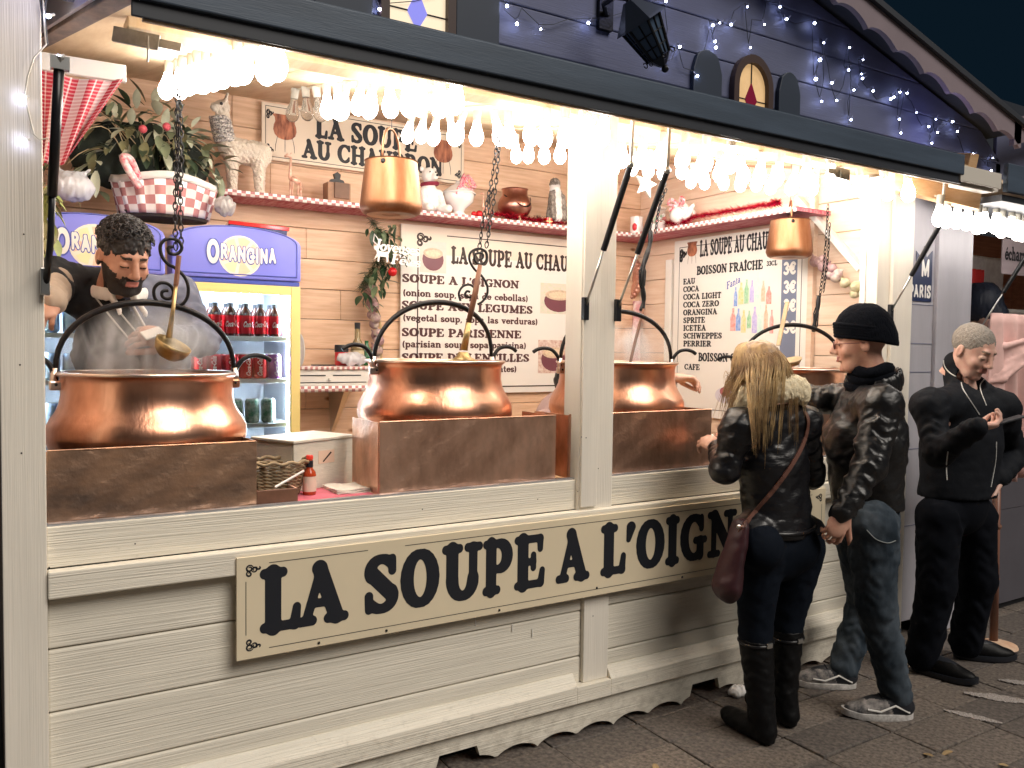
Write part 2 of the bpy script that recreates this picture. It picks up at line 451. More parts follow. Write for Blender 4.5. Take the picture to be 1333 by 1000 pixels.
# ------------------------------------------------------------------ letter shapes
GL = {
 'A': (.92, 'l .42 .92 .74 .08 .115|l .44 .9 .17 .08 .06|l .26 .34 .6 .34 .045|l .05 .055 .28 .055 .055|l .58 .055 .9 .055 .055|l .38 .93 .46 .93 .07'),
 'B': (.8, 'l .22 .06 .22 .94 .11|l .07 .945 .45 .945 .05|l .07 .055 .45 .055 .05|a .42 .74 .2 .205 -90 90 .1 .05|a .43 .28 .26 .225 -90 90 .115 .05|l .22 .52 .42 .52 .045'),
 'C': (.86, 'a .47 .5 .35 .44 50 310 .115 .05|l .75 .93 .75 .7 .05 .06|l .74 .3 .69 .17 .04 .05'),
 'D': (.88, 'l .22 .06 .22 .94 .11|l .07 .945 .4 .945 .05|l .07 .055 .4 .055 .05|a .38 .5 .37 .445 -90 90 .12 .05'),
 'E': (.82, 'l .22 .06 .22 .94 .115|l .07 .945 .68 .945 .05|l .07 .055 .7 .055 .05|l .22 .5 .5 .5 .045|l .5 .62 .5 .38 .045|l .68 .93 .68 .74 .06 .045|l .7 .07 .74 .3 .065 .045'),
 'F': (.76, 'l .22 .06 .22 .94 .11|l .07 .945 .68 .945 .05|l .07 .055 .4 .055 .05|l .22 .5 .5 .5 .045|l .5 .6 .5 .4 .045|l .68 .93 .68 .74 .06 .045'),
 'G': (.92, 'a .47 .5 .35 .44 50 300 .12 .05|l .74 .93 .74 .7 .05 .06|l .7 .1 .7 .4 .1 .1|l .52 .43 .88 .43 .05'),
 'H': (.98, 'l .22 .06 .22 .94 .11|l .76 .06 .76 .94 .11|l .22 .5 .76 .5 .045|l .06 .945 .38 .945 .05|l .6 .945 .92 .945 .05|l .06 .055 .38 .055 .05|l .6 .055 .92 .055 .05'),
 'I': (.48, 'l .24 .06 .24 .94 .115|l .08 .945 .4 .945 .055|l .08 .055 .4 .055 .055'),
 'J': (.6, 'l .38 .25 .38 .94 .11|l .22 .945 .54 .945 .05|a .24 .24 .15 .18 180 360 .09 .05'),
 'L': (.78, 'l .24 .06 .24 .94 .12|l .08 .945 .42 .945 .055|l .08 .055 .66 .055 .055|l .64 .06 .68 .33 .075 .05'),
 'M': (1.16, 'l .22 .06 .22 .94 .06|l .94 .06 .94 .94 .11|l .24 .9 .56 .16 .11|l .58 .12 .9 .9 .05|l .06 .945 .26 .945 .05|l .9 .945 1.1 .945 .05|l .08 .055 .36 .055 .05|l .78 .055 1.1 .055 .05'),
 'N': (.98, 'l .2 .06 .2 .94 .06|l .78 .1 .78 .94 .06|l .22 .92 .76 .1 .115|l .05 .945 .26 .945 .05|l .62 .945 .94 .945 .05|l .06 .055 .36 .055 .05'),
 'O': (.92, 'a .46 .5 .33 .44 0 360 .13 .055'),
 'P': (.8, 'l .22 .06 .22 .94 .115|l .07 .945 .42 .945 .05|l .07 .055 .4 .055 .055|a .42 .7 .25 .245 -90 90 .12 .05|l .22 .455 .42 .455 .045'),
 'R': (.9, 'l .22 .06 .22 .94 .11|l .07 .945 .42 .945 .05|l .07 .055 .4 .055 .05|a .42 .72 .22 .225 -90 90 .115 .05|l .22 .49 .42 .49 .045|l .46 .46 .7 .1 .1|l .66 .055 .86 .055 .05'),
 'S': (.76, 'a .38 .72 .24 .22 40 200 .08 .05|a .37 .28 .25 .22 220 380 .08 .05|l .19 .68 .55 .34 .115 .115|l .6 .93 .6 .72 .05 .055|l .12 .07 .12 .3 .05 .06'),
 'T': (.84, 'l .42 .06 .42 .94 .115|l .1 .945 .74 .945 .05|l .1 .93 .1 .74 .06 .045|l .74 .93 .74 .74 .06 .045|l .26 .055 .58 .055 .05'),
 'U': (.94, 'l .23 .35 .23 .94 .115|l .73 .35 .73 .94 .075|a .48 .36 .25 .31 180 360 .11 .055|l .07 .945 .4 .945 .055|l .6 .945 .88 .945 .055'),
 'V': (.9, 'l .2 .92 .46 .1 .11|l .7 .92 .47 .1 .05|l .04 .945 .36 .945 .05|l .58 .945 .84 .945 .05'),
 'W': (1.2, 'l .2 .92 .4 .1 .1|l .6 .9 .42 .1 .045|l .58 .9 .8 .1 .1|l 1.02 .92 .82 .1 .045|l .04 .945 .36 .945 .05|l .9 .945 1.14 .945 .05'),
 'X': (.9, 'l .2 .92 .7 .08 .11|l .68 .92 .2 .08 .05|l .05 .945 .34 .945 .05|l .56 .945 .82 .945 .05|l .06 .055 .32 .055 .05|l .56 .055 .86 .055 .05'),
 'Y': (.86, 'l .18 .92 .44 .5 .1|l .7 .92 .46 .5 .05|l .44 .06 .44 .5 .11|l .03 .945 .32 .945 .05|l .56 .945 .82 .945 .05|l .28 .055 .6 .055 .05'),
 'Z': (.8, 'l .62 .93 .18 .07 .1|l .12 .945 .66 .945 .05|l .12 .055 .68 .055 .05|l .12 .93 .1 .74 .05|l .68 .07 .7 .28 .05'),
 "'": (.3, 'l .16 .92 .1 .66 .09 .03'),
 '3': (.64, 'a .3 .74 .19 .19 -80 150 .085 .07|a .3 .28 .22 .21 -150 85 .09 .07'),
 '€': (.72, 'a .44 .5 .27 .42 45 315 .08 .07|l .06 .6 .5 .6 .05|l .06 .42 .48 .42 .05'),
 '(': (.36, 'a .42 .4 .26 .6 130 230 .07 .03'), ')': (.36, 'a -.06 .4 .26 .6 -50 50 .07 .03'), ',': (.3, 'l .14 .06 .08 -.12 .075 .03'), '-': (.4, 'l .08 .4 .3 .4 .06'), ' ': (.42, ''),
 'a': (.6, 'a .26 .2 .16 .15 0 360 .07 .04|l .42 .1 .42 .48 .08|a .26 .46 .16 .16 0 150 .06 .05|l .42 .06 .54 .05 .05'),
 'b': (.64, 'l .16 .06 .16 .94 .08|l .05 .95 .16 .95 .04|a .33 .3 .18 .27 0 360 .08 .04'),
 'c': (.56, 'a .31 .31 .21 .26 50 310 .08 .045|l .47 .5 .47 .44 .06'),
 'd': (.66, 'l .46 .06 .46 .94 .08|l .36 .95 .46 .95 .04|a .29 .3 .18 .27 0 360 .08 .04|l .46 .05 .58 .05 .04'),
 'e': (.58, 'a .3 .31 .21 .26 10 320 .08 .045|l .12 .33 .48 .35 .04'),
 'g': (.62, 'a .27 .38 .16 .2 0 360 .075 .04|a .28 -.06 .2 .15 0 360 .05 .05|l .2 .2 .18 .1 .05|l .4 .52 .54 .56 .04'),
 'h': (.7, 'l .17 .06 .17 .94 .08|l .05 .95 .17 .95 .04|a .35 .4 .17 .2 0 170 .07 .05|l .52 .4 .52 .06 .08|l .06 .04 .28 .04 .04|l .42 .04 .64 .04 .04'),
 'i': (.36, 'l .18 .06 .18 .58 .08|l .08 .6 .18 .6 .04|l .06 .04 .3 .04 .04|l .18 .84 .18 .85 .085'),
 'l': (.36, 'l .18 .06 .18 .94 .08|l .08 .95 .18 .95 .04|l .06 .04 .3 .04 .04'),
 'n': (.7, 'l .17 .06 .17 .58 .08|l .05 .6 .17 .6 .04|a .35 .4 .17 .2 0 170 .07 .05|l .52 .4 .52 .06 .08|l .06 .04 .28 .04 .04|l .42 .04 .64 .04 .04'),
 'o': (.62, 'a .31 .31 .2 .27 0 360 .09 .045'),
 'p': (.66, 'l .17 -.26 .17 .56 .08|l .05 .6 .17 .6 .04|a .36 .31 .18 .27 0 360 .08 .04|l .06 -.29 .28 -.29 .04'),
 'r': (.52, 'l .17 .06 .17 .58 .08|l .05 .6 .17 .6 .04|a .36 .4 .16 .18 40 170 .05 .05|l .44 .5 .44 .51 .08|l .06 .04 .3 .04 .04'),
 's': (.5, 'a .25 .45 .15 .14 40 220 .06 .045|a .25 .17 .16 .14 210 400 .06 .045|l .14 .4 .36 .22 .075|l .4 .56 .4 .46 .035|l .09 .05 .09 .18 .035'),
 't': (.42, 'l .18 .12 .18 .8 .075|l .04 .58 .34 .58 .04|a .28 .14 .1 .1 180 320 .06 .045'),
 'u': (.68, 'l .17 .2 .17 .58 .08|l .05 .6 .17 .6 .04|l .5 .06 .5 .58 .08|l .4 .6 .5 .6 .04|a .34 .22 .16 .18 180 340 .07 .05|l .5 .04 .62 .04 .04'),
 'v': (.62, 'l .14 .56 .32 .08 .08|l .5 .56 .33 .08 .045|l .03 .6 .26 .6 .04|l .4 .6 .6 .6 .04'),
 'y': (.62, 'l .14 .56 .32 .06 .08|l .5 .56 .26 -.2 .045|l .03 .6 .26 .6 .04|l .4 .6 .6 .6 .04|l .22 -.24 .12 -.24 .06'),
}
GL['Î'] = (GL['I'][0], GL['I'][1] + '|l .10 1.08 .24 1.2 .045|l .24 1.2 .38 1.08 .045')
GL['ê'] = (GL['e'][0], GL['e'][1] + '|l .18 .74 .3 .86 .045|l .3 .86 .42 .74 .045')
GL['é'] = (GL['e'][0], GL['e'][1] + '|l .26 .74 .38 .88 .05')
GC = {}
def glyph(ch, res=34, sans=False, fat=0.):
    key = (ch, res, sans, fat)
    if key in GC: return GC[key]
    adv, src = GL.get(ch, GL[' '])
    segs = []
    for p in src.split('|'):
        q = p.split()
        if not q: continue
        n = [float(x) for x in q[1:]]
        if q[0] == 'l':
            r1 = n[5] if len(n) > 5 else n[4]
            if sans:
                if n[4] <= .06 and abs(n[1] - n[3]) < .02 and abs(n[0] - n[2]) < .4 and (n[1] < .1 or n[1] > .9) and ch in 'AFHIJMNPRTUVWXYKDB': continue
                n[4] = r1 = .09
            segs.append((n[0], n[1], n[2], n[3], n[4], r1))
        else:
            cx, cyy, rx, ry, a0, a1, Rr, rr = n
            if sans: Rr = rr = .085
            k = max(int(abs(a1 - a0) / 15), 3)
            pts = []
            for i in range(k + 1):
                a = R_(a0 + (a1 - a0) * i / k)
                pts.append((cx + rx * math.cos(a), cyy + ry * math.sin(a), rr + (Rr - rr) * abs(math.cos(a))**1.3))
            for i in range(k): segs.append((pts[i][0], pts[i][1], pts[i + 1][0], pts[i + 1][1], pts[i][2], pts[i + 1][2]))
    vs, fs = [], []
    if segs:
        S = np.array(segs); S[:, 4:] += fat
        x0, x1, y0, y1 = -.12, adv + .14, -.42, (1.3 if ch == 'Î' else 1.14)
        nx, ny = max(int(res * (x1 - x0)), 6), int(res * (y1 - y0))
        X = np.linspace(x0, x1, nx); Y = np.linspace(y0, y1, ny)
        gx, gy = np.meshgrid(X, Y, indexing='ij')
        f = np.full(gx.shape, 9.)
        kk = .03
        for (ax, ay, bx, by, ra, rb) in S:
            ex, ey = bx - ax, by - ay
            t = np.clip(((gx - ax) * ex + (gy - ay) * ey) / max(ex * ex + ey * ey, 1e-9), 0, 1)
            d = np.hypot(gx - ax - t * ex, gy - ay - t * ey) - (ra + (rb - ra) * t)
            h = np.clip(.5 + .5 * (f - d) / kk, 0, 1)
            f = f * (1 - h) + d * h - kk * h * (1 - h)
        f[0, :] = f[-1, :] = 1; f[:, 0] = f[:, -1] = 1
        for i in range(nx - 1):
            run = None
            for j in range(ny):
                full = j < ny - 1 and max(f[i, j], f[i + 1, j], f[i, j + 1], f[i + 1, j + 1]) < 0
                if full:
                    if run is None: run = j
                    continue
                if run is not None:
                    b = len(vs)
                    vs += [(X[i], Y[run]), (X[i + 1], Y[run]), (X[i + 1], Y[j]), (X[i], Y[j])]
                    fs.append((b, b + 1, b + 2, b + 3)); run = None
                if j == ny - 1: break
                c = [(i, j), (i + 1, j), (i + 1, j + 1), (i, j + 1)]
                va = [f[a] for a in c]
                if min(va) >= 0: continue
                poly = []
                for a in range(4):
                    p, q = c[a], c[(a + 1) % 4]
                    fp, fq = va[a], va[(a + 1) % 4]
                    if fp < 0: poly.append((X[p[0]], Y[p[1]]))
                    if (fp < 0) != (fq < 0):
                        t = fp / (fp - fq)
                        poly.append((X[p[0]] + t * (X[q[0]] - X[p[0]]), Y[p[1]] + t * (Y[q[1]] - Y[p[1]])))
                if len(poly) > 2:
                    b = len(vs)
                    vs += poly
                    fs.append(tuple(range(b, b + len(poly))))
    GC[key] = (adv, vs, fs)
    return GC[key]
def text_width(t, xs=1., sp=0.): return sum((glyph(c, 8)[0] if (c, 8, False, 0.) in GC else GL.get(c, GL[' '])[0]) + sp for c in t) * xs
def put_text(mb, t, fn, h, xs=1., sp=0., res=22, sans=False, fat=0., slant=0.):
    """fn(x, y) -> 3D; x and y in metres along the line"""
    x = 0
    for c in t:
        adv, vs, fs = glyph(c, res, sans, fat)
        if vs: mb.add([fn((x + a + slant * b) * h * xs, b * h) for a, b in vs], fs)
        x += adv + sp
    return x * h * xs
random.seed(7)
# ------------------------------------------------------------------ palette
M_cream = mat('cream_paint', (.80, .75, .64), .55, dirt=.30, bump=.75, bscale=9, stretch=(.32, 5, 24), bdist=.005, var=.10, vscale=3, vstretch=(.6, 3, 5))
M_creamv = mat('cream_paint_upright', (.80, .75, .66), .5, bump=.45, bscale=9, stretch=(24, 14, .35), bdist=.003, var=.08, vscale=3, vstretch=(5, 3, .6))
M_pine = mat('pine_board', (.78, .56, .40), .5, var=.2, vscale=5, vstretch=(.7, 4, 9), col2=(.62, .40, .26), bump=.25, bscale=12, stretch=(1, 6, 20), bdist=.002, knots=(3.2, (1, 1, 2.2), (.24, .10, .04)))
M_piner = mat('pine_board_side', (.80, .64, .52), .5, vscale=5, vstretch=(4, .7, 9), col2=(.72, .53, .40), bump=.2, bscale=12, stretch=(6, 1, 20), bdist=.002, knots=(3.0, (1, 1, 2.2), (.3, .14, .06)))
M_ceil = mat('ceiling_ply', (.66, .52, .35), .5, vscale=4, vstretch=(7, .8, 2), col2=(.56, .41, .25), bump=.15, bscale=14, stretch=(18, 1, 3), bdist=.002)
M_beam = mat('beam_pine', (.70, .46, .26), .55, vscale=5, vstretch=(.8, 5, 8), col2=(.56, .33, .16))
M_oldwood = mat('weathered_board', (.20, .15, .13), .7, vscale=6, vstretch=(5, 1, 6), col2=(.11, .09, .09), bump=.4, bscale=20)
M_navy = mat('dark_fascia_paint', (.075, .105, .150), .45, var=.25, vscale=4, vstretch=(.5, 4, 5), bump=.15, bscale=20, stretch=(1, 6, 16))
M_navyd = mat('dark_soffit_paint', (.035, .040, .050), .5)
M_gable = mat('gable_paint', (.125, .14, .235), .6, var=.22, vscale=2.2, vstretch=(.6, 2, 2.5), bump=.3, bscale=12, stretch=(1, 6, 18))
M_barge = mat('barge_paint', (.25, .20, .225), .6, var=.15, vscale=3)
M_white = mat('white_board', (.82, .80, .76), .5, var=.06, vscale=4)
M_lilac = mat('pale_lilac_panel', (.40, .39, .43), .5, var=.12, vscale=2.5, vstretch=(4, 4, .7), bump=.12, bscale=20, stretch=(16, 16, 1))
M_ink = mat('black_print', (.012, .014, .020), .45)
M_inkb = mat('brown_black_print', (.035, .018, .014), .5)
M_iron = mat('black_iron', (.018, .018, .020), .38, .6, bump=.3, bscale=90)
M_blackpl = mat('black_gas_strut', (.012, .013, .016), .3)
M_steel = mat('steel', (.62, .62, .60), .28, 1.)
M_galv = mat('galvanised_steel', (.34, .33, .30), .42, .85, var=.3, vscale=30)
M_bulb = mat('lit_bulb', (1, 1, 1), .3, emit=(1.0, .93, .85), es=45)
M_socket = mat('lamp_socket', (.42, .40, .35), .4)
M_led = mat('led_white', (1, 1, 1), .3, emit=(.62, .68, 1.0), es=45)
M_wire = mat('pale_wire', (.62, .58, .48), .5)
M_wired = mat('dark_wire', (.03, .035, .05), .5)
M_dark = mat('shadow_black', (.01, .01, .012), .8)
def rid(*a): return tuple(random.uniform(-q, q) for q in a)

# ------------------------------------------------------------------ ground
M_ground = mat('grit', (.06, .052, .045), .9, var=.3, vscale=8)
M_slab = mat('paving_stone', (.22, .185, .155), .66, vscale=60, col2=(.075, .062, .055), bump=.5, bscale=260, bdist=.002, detail=8, rvar=.15)
M_slab2 = mat('paving_stone_dark', (.165, .14, .122), .66, vscale=50, col2=(.06, .052, .048), bump=.5, bscale=240, bdist=.002, detail=8, rvar=.15)
g = MB().box(-60, 60, -60, 60, -.3, -.035).build('ground', M_ground, kind='structure')
pav = bpy.data.objects.new('pavement', None); COL.objects.link(pav); pav['kind'] = 'structure'
slabs = []
for v in range(5):
    b = MB()
    w, d = .202, .094
    top = [(-w + random.uniform(0, .006), -d + random.uniform(0, .006)), (0, -d + random.uniform(0, .004)), (w - random.uniform(0, .006), -d), (w, d - random.uniform(0, .006)), (0, d), (-w, d - random.uniform(0, .006))]
    b.prism(top, lambda x, y: (x, y, -.05), lambda x, y: (x, y, 0))
    o = b.build('paving_slab', [M_slab, M_slab2][v % 2], bevel=.004, world=False)
    slabs.append(o)
first = set()
k = 0
for i in range(-1, 17):
    for j in range(-8, 2):
        x, y = 1.99 - 2 * .41 + i * .41, -.135 + j * .19
        q = random.choice(slabs)
        o = q if q.name not in first else q.copy()
        if o is not q: COL.objects.link(o)
        first.add(q.name)
        o.parent = pav
        o.location = (x + random.uniform(-.003, .003), y, random.uniform(-.003, .002))
        o.rotation_euler = (R_(random.uniform(-.4, .4)), R_(random.uniform(-.4, .4)), R_(random.uniform(-.6, .6)))
MB().box(-30, 1.0, -30, .3, -.034, -.004).box(1.0, 8.2, -30, -1.76, -.034, -.004).box(8.2, 40, -30, 3, -.034, -.004).build('road', M_slab, kind='structure')
# worn streaks of white paint on the slabs
M_paint = mat('worn_white_paint', (.50, .46, .44), .8, vscale=160, col2=(.17, .145, .125), detail=8)
for (a, c, w) in ((WZ(1228, 925, 0), WZ(1305, 943, 0), .030), (WZ(1255, 903, 0), WZ(1345, 916, 0), .045), (WZ(1300, 886, 0), WZ(1350, 893, 0), .03)):
    d = (c - a); L = d.length; d.normalize(); sd = Vector((-d.y, d.x, 0))
    pts = []
    n = 26
    for s_ in (1, -1):
        rng = range(n + 1) if s_ == 1 else range(n, -1, -1)
        for i in rng:
            t = i / n
            pts.append(a + d * L * t + sd * s_ * w * (math.sin(math.pi * min(max(t, .04), .96))**.6) * random.uniform(.55, 1.))
    MB().prism([(p.x, p.y) for p in pts], lambda x, y: (x, y, .002), lambda x, y: (x, y, .0052)).build('paint_mark', M_paint, pav)

# ------------------------------------------------------------------ the hut
HUT = thing('market_stall', 'cream timber soup stall with open counter, dark awning edge and blue-lit gable', 'market stall', (2, 0, 0))
def part(name, mb, m, bevel=0., smooth=None, parent=None, **k): return mb.build(name, m, parent or HUT, bevel=bevel, smooth=smooth, **k)
part('corner_post', MB().box(.026, .128, -.03, .09, 0, 2.42), M_creamv, .003)
part('corner_post', MB().box(3.80, 3.965, -.03, .09, 0, 2.36), M_creamv, .003)
part('corner_panel', MB().box(3.70, 3.80, -.012, .05, .142, 2.36), M_creamv, .003)
part('post', MB().box(1.893, 2.056, -.022, .08, .806, 2.44), M_creamv, .003)
part('post_cover', MB().box(1.897, 1.972, -.034, -.0225, .896, 2.44), M_creamv, .002)
part('post', MB().box(1.935, 2.056, -.016, .05, .2068, .8045), M_creamv, .003)
for (x0, x1) in ((.1285, 1.8925), (2.0565, 3.6995)):
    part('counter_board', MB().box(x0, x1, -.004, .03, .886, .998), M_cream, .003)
    for (z0, z1) in ((.133, .305), (.309, .4825), (.4865, .6585), (.6625, .8050)):
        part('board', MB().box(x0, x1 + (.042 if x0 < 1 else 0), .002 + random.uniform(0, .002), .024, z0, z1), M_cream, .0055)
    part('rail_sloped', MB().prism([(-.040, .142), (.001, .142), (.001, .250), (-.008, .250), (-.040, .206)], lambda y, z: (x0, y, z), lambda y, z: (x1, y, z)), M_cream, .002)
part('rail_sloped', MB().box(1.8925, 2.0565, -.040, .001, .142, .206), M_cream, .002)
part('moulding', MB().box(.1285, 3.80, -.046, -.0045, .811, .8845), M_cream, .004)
# scalloped skirting with two drain holes
def scallop_poly(x0, x1, ztop, L, h, ph, zb=0., holes=()):
    pts = [(x1, ztop), (x0, ztop)]
    n = int((x1 - x0) / .0125)
    inside = False
    for i in range(n + 1):
        x = x0 + (x1 - x0) * i / n
        hz = None
        for (a, b, zt) in holes:
            if a <= x <= b: hz = zt
        z = zb + h * abs(math.sin(math.pi * (x - ph) / L))**.62
        pts.append((x, hz if hz is not None else z))
    return pts
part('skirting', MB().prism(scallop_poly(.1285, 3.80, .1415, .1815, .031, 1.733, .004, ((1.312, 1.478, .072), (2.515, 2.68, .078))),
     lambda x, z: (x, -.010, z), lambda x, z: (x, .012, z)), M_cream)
part('light_block_panel', MB().box(.129, 3.80, .052, .064, .142, .954), M_beam)  # both panels added unseen behind the boards to block fridge light at the gaps
part('light_block_panel', MB().box(.129, 3.80, .0312, .044, .80, .953), M_dark)
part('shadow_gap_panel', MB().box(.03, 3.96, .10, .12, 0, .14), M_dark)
part('floor', MB().box(.03, 3.96, .12, 2.05, .10, .14), M_beam)
# counter top behind the ledge
M_zinc = mat('zinc_ledge', (.55, .56, .60), .35, .8)
part('counter_top', MB().box(.1285, 3.80, .0305, .62, .955, .985), M_beam, .003)
part('ledge_strip', MB().box(.1285, 3.70, .006, .0295, .9985, 1.0045), M_zinc)
# back wall, side walls: one plank per course and length
for (z, x) in [(z, x) for z in range(16) for x in (0, 1)]:
    z0 = .14 + z * .167
    cut = 1.1 + .8 * ((z * 37) % 5) / 4
    a, b = (.06, cut) if x == 0 else (cut + .0015, 3.92)
    part('plank', MB().box(a, b, 2.0 + random.uniform(0, .002), 2.03, z0, z0 + .1645), M_pine, .004)
for z in range(16):
    z0 = .14 + z * .167
    part('plank', MB().box(3.90, 3.93, .09, 1.998, z0, z0 + .1645), M_piner, .004)
for z in range(13):
    z0 = .14 + z * .167
    part('plank', MB().box(.03, .058, .09, 1.998, z0, z0 + .1645), M_piner, .004)
part('trim', MB().box(3.875, 3.8995, 1.64, 1.70, .14, 2.10), M_white, .003)
part('trim', MB().box(3.865, 3.8995, .50, .535, .14, 2.5), M_piner, .003)
part('jamb', MB().box(3.70, 3.8995, .055, .085, 1.0, 2.40), M_white, .003)
part('jamb', MB().box(3.84, 3.8995, .09, .19, 1.0, 2.45), M_white, .003)
part('brace', MB().bar((3.885, .20, 1.93), (3.885, .62, 2.36), .03, .075, (1, 0, 0)), M_white, .003)
# awning: sloping ceiling boards, rim boards, fascia
def zc(y): return 2.31 + .2 * (y + .45)
xs = [.30, .62, .985, 1.33, 1.66, 1.97, 2.36, 2.72, 3.04, 3.40, 3.73, 3.93]
for i in range(len(xs) - 1):
    a, b = xs[i] + .002, xs[i + 1] - .002
    dz = .004 * (i % 2)
    yb = 2.0
    V = []
    for zz in (0, .022):
        for (x, y) in ((a, -.43), (b, -.43), (b, yb), (a, yb)):
            xx = x - (0.06 * (y + .43) if i == 0 and x == a else 0)
            V.append((xx, y, zc(y) + zz + dz))
    part('ceiling_board', MB().add(V, [(0, 3, 2, 1), (4, 5, 6, 7), (0, 1, 5, 4), (1, 2, 6, 5), (2, 3, 7, 6), (3, 0, 4, 7)]), M_ceil, .003)
part('awning_rim', MB().bar((.285, -.445, zc(-.445) - .012 + .055), (.165, 1.1, zc(1.1) + .043), .055, .13), M_oldwood, .003)
part('awning_rim_outer', MB().bar((.250, -.455, zc(-.445) + .055), (.128, 1.1, zc(1.1) + .055), .012, .135), mat('pale_blue_paint', (.42, .42, .52), .55, var=.15, vscale=4), .002)
part('awning_rim', MB().bar((3.76, -.43, zc(-.43) + .03), (3.80, .05, zc(.05) + .03), .06, .10), M_beam, .003)
part('cross_beam', MB().bar((.36, -.33, zc(-.33) - .026), (3.70, -.33, zc(-.33) - .026), .07, .045), M_beam, .004)
part('cross_beam', MB().bar((.34, .06, zc(.06) - .020), (3.80, .06, zc(.06) - .020), .09, .034), M_ceil, .004)
part('fascia', MB().box(.285, 3.62, -.475, -.452, 2.277, 2.362), M_navy, .004)
part('fascia_lower', MB().box(.285, 3.62, -.462, -.4525, 2.240, 2.2765), M_navyd, .002)
part('fascia_inner', MB().box(.31, 3.62, -.4515, -.438, 2.236, 2.35), M_ceil, .002)
# roof of the awning
V = []
for zz in (-.014, 0):
    for (x, y, z) in ((.285, -.474, 2.363), (3.62, -.474, 2.363), (3.90, -.001, 2.465), (.24, -.001, 2.465)): V.append((x, y, z + zz))
part('awning_roof', MB().add(V, [(0, 3, 2, 1), (4, 5, 6, 7), (0, 1, 5, 4), (1, 2, 6, 5), (2, 3, 7, 6), (3, 0, 4, 7)]), M_navy)
for x in (.60, 1.33, 2.0, 2.55, 3.05):   # little flat catches screwed behind the fascia
    part('catch_plate', MB().box(x, x + .075, -.437, -.428, 2.240, 2.252), M_oldwood)
# end bracket at the right of the awning
M_brk = mat('cream_bracket', (.66, .62, .55), .5)
b = MB().box(3.625, 3.90, -.45, -.40, 2.235, 2.305).box(3.60, 3.93, -.47, -.455, 2.25, 2.32)
part('end_bracket', b, M_brk, .003)
part('end_bracket', MB().box(3.90, 3.96, -.44, -.41, 2.245, 2.285), M_brk, .002)
part('end_block', MB().bar((3.50, -.20, 2.285), (3.93, -.36, 2.215), .05, .09), M_beam, .003)
# ------------------------------------------------------------------ gable above the awning
RX, RZ, RS = 2.25, 3.34, .27
def rz(x): return RZ - RS * abs(x - RX)
z = 2.41
while z < 3.3:
    z1 = z + .148
    half = min((RZ - z) / RS, 2.55)
    half1 = min(max((RZ - z1) / RS, 0), 2.55)
    P = [(RX - half, z), (RX + half, z), (RX + half1, z1), (RX - half1, z1)] if half1 > 0 else [(RX - half, z), (RX + half, z), (RX, RZ)]
    part('gable_board', MB().prism(P, lambda x, z: (x, .0, z), lambda x, z: (x, .022, z)), M_gable, .005)
    z += .151
for sgn in (1, -1):
    n = 150
    X = [RX + sgn * 2.42 * i / n for i in range(n + 1)]
    P = [(x, rz(x) + .02) for x in X] + [(x, rz(x) - .105 + .040 * abs(math.sin(math.pi * (x - 3.13) / .218))**.62) for x in reversed(X)]
    part('barge_board', MB().prism(P, lambda x, z: (x, -.17, z), lambda x, z: (x, -.145, z)), M_barge)
    A = Vector((RX, 0, RZ + .03)); B = Vector((RX + sgn * 2.48, 0, rz(RX + 2.48) + .03))
    part('roof', MB().prism([(RX, RZ + .022), (RX + sgn * 2.48, rz(RX + 2.48) + .022), (RX + sgn * 2.48, rz(RX + 2.48) + .05), (RX, RZ + .05)],
         lambda x, z: (x, -.19, z), lambda x, z: (x, 2.1, z)), M_navyd)
part('rear_wall_outer', MB().box(-.2, 4.50, 2.06, 2.08, 0, 2.72), M_gable)
part('side_wall_outer', MB().box(4.48, 4.50, .06, 2.05, 0, 2.72), M_gable)
# closed panels at the right of the opening
part('side_panel', MB().box(3.9655, 4.20, .0, .03, .10, 2.42), M_lilac, .002)
for z0 in (.6, 1.0, 1.398, 1.545, 1.745): part('panel_joint', MB().box(3.968, 4.198, -.0022, -.0005, z0, z0 + .003), M_gable)
part('end_board', MB().box(4.2015, 4.52, -.02, .05, 0, 2.44), M_lilac, .004)
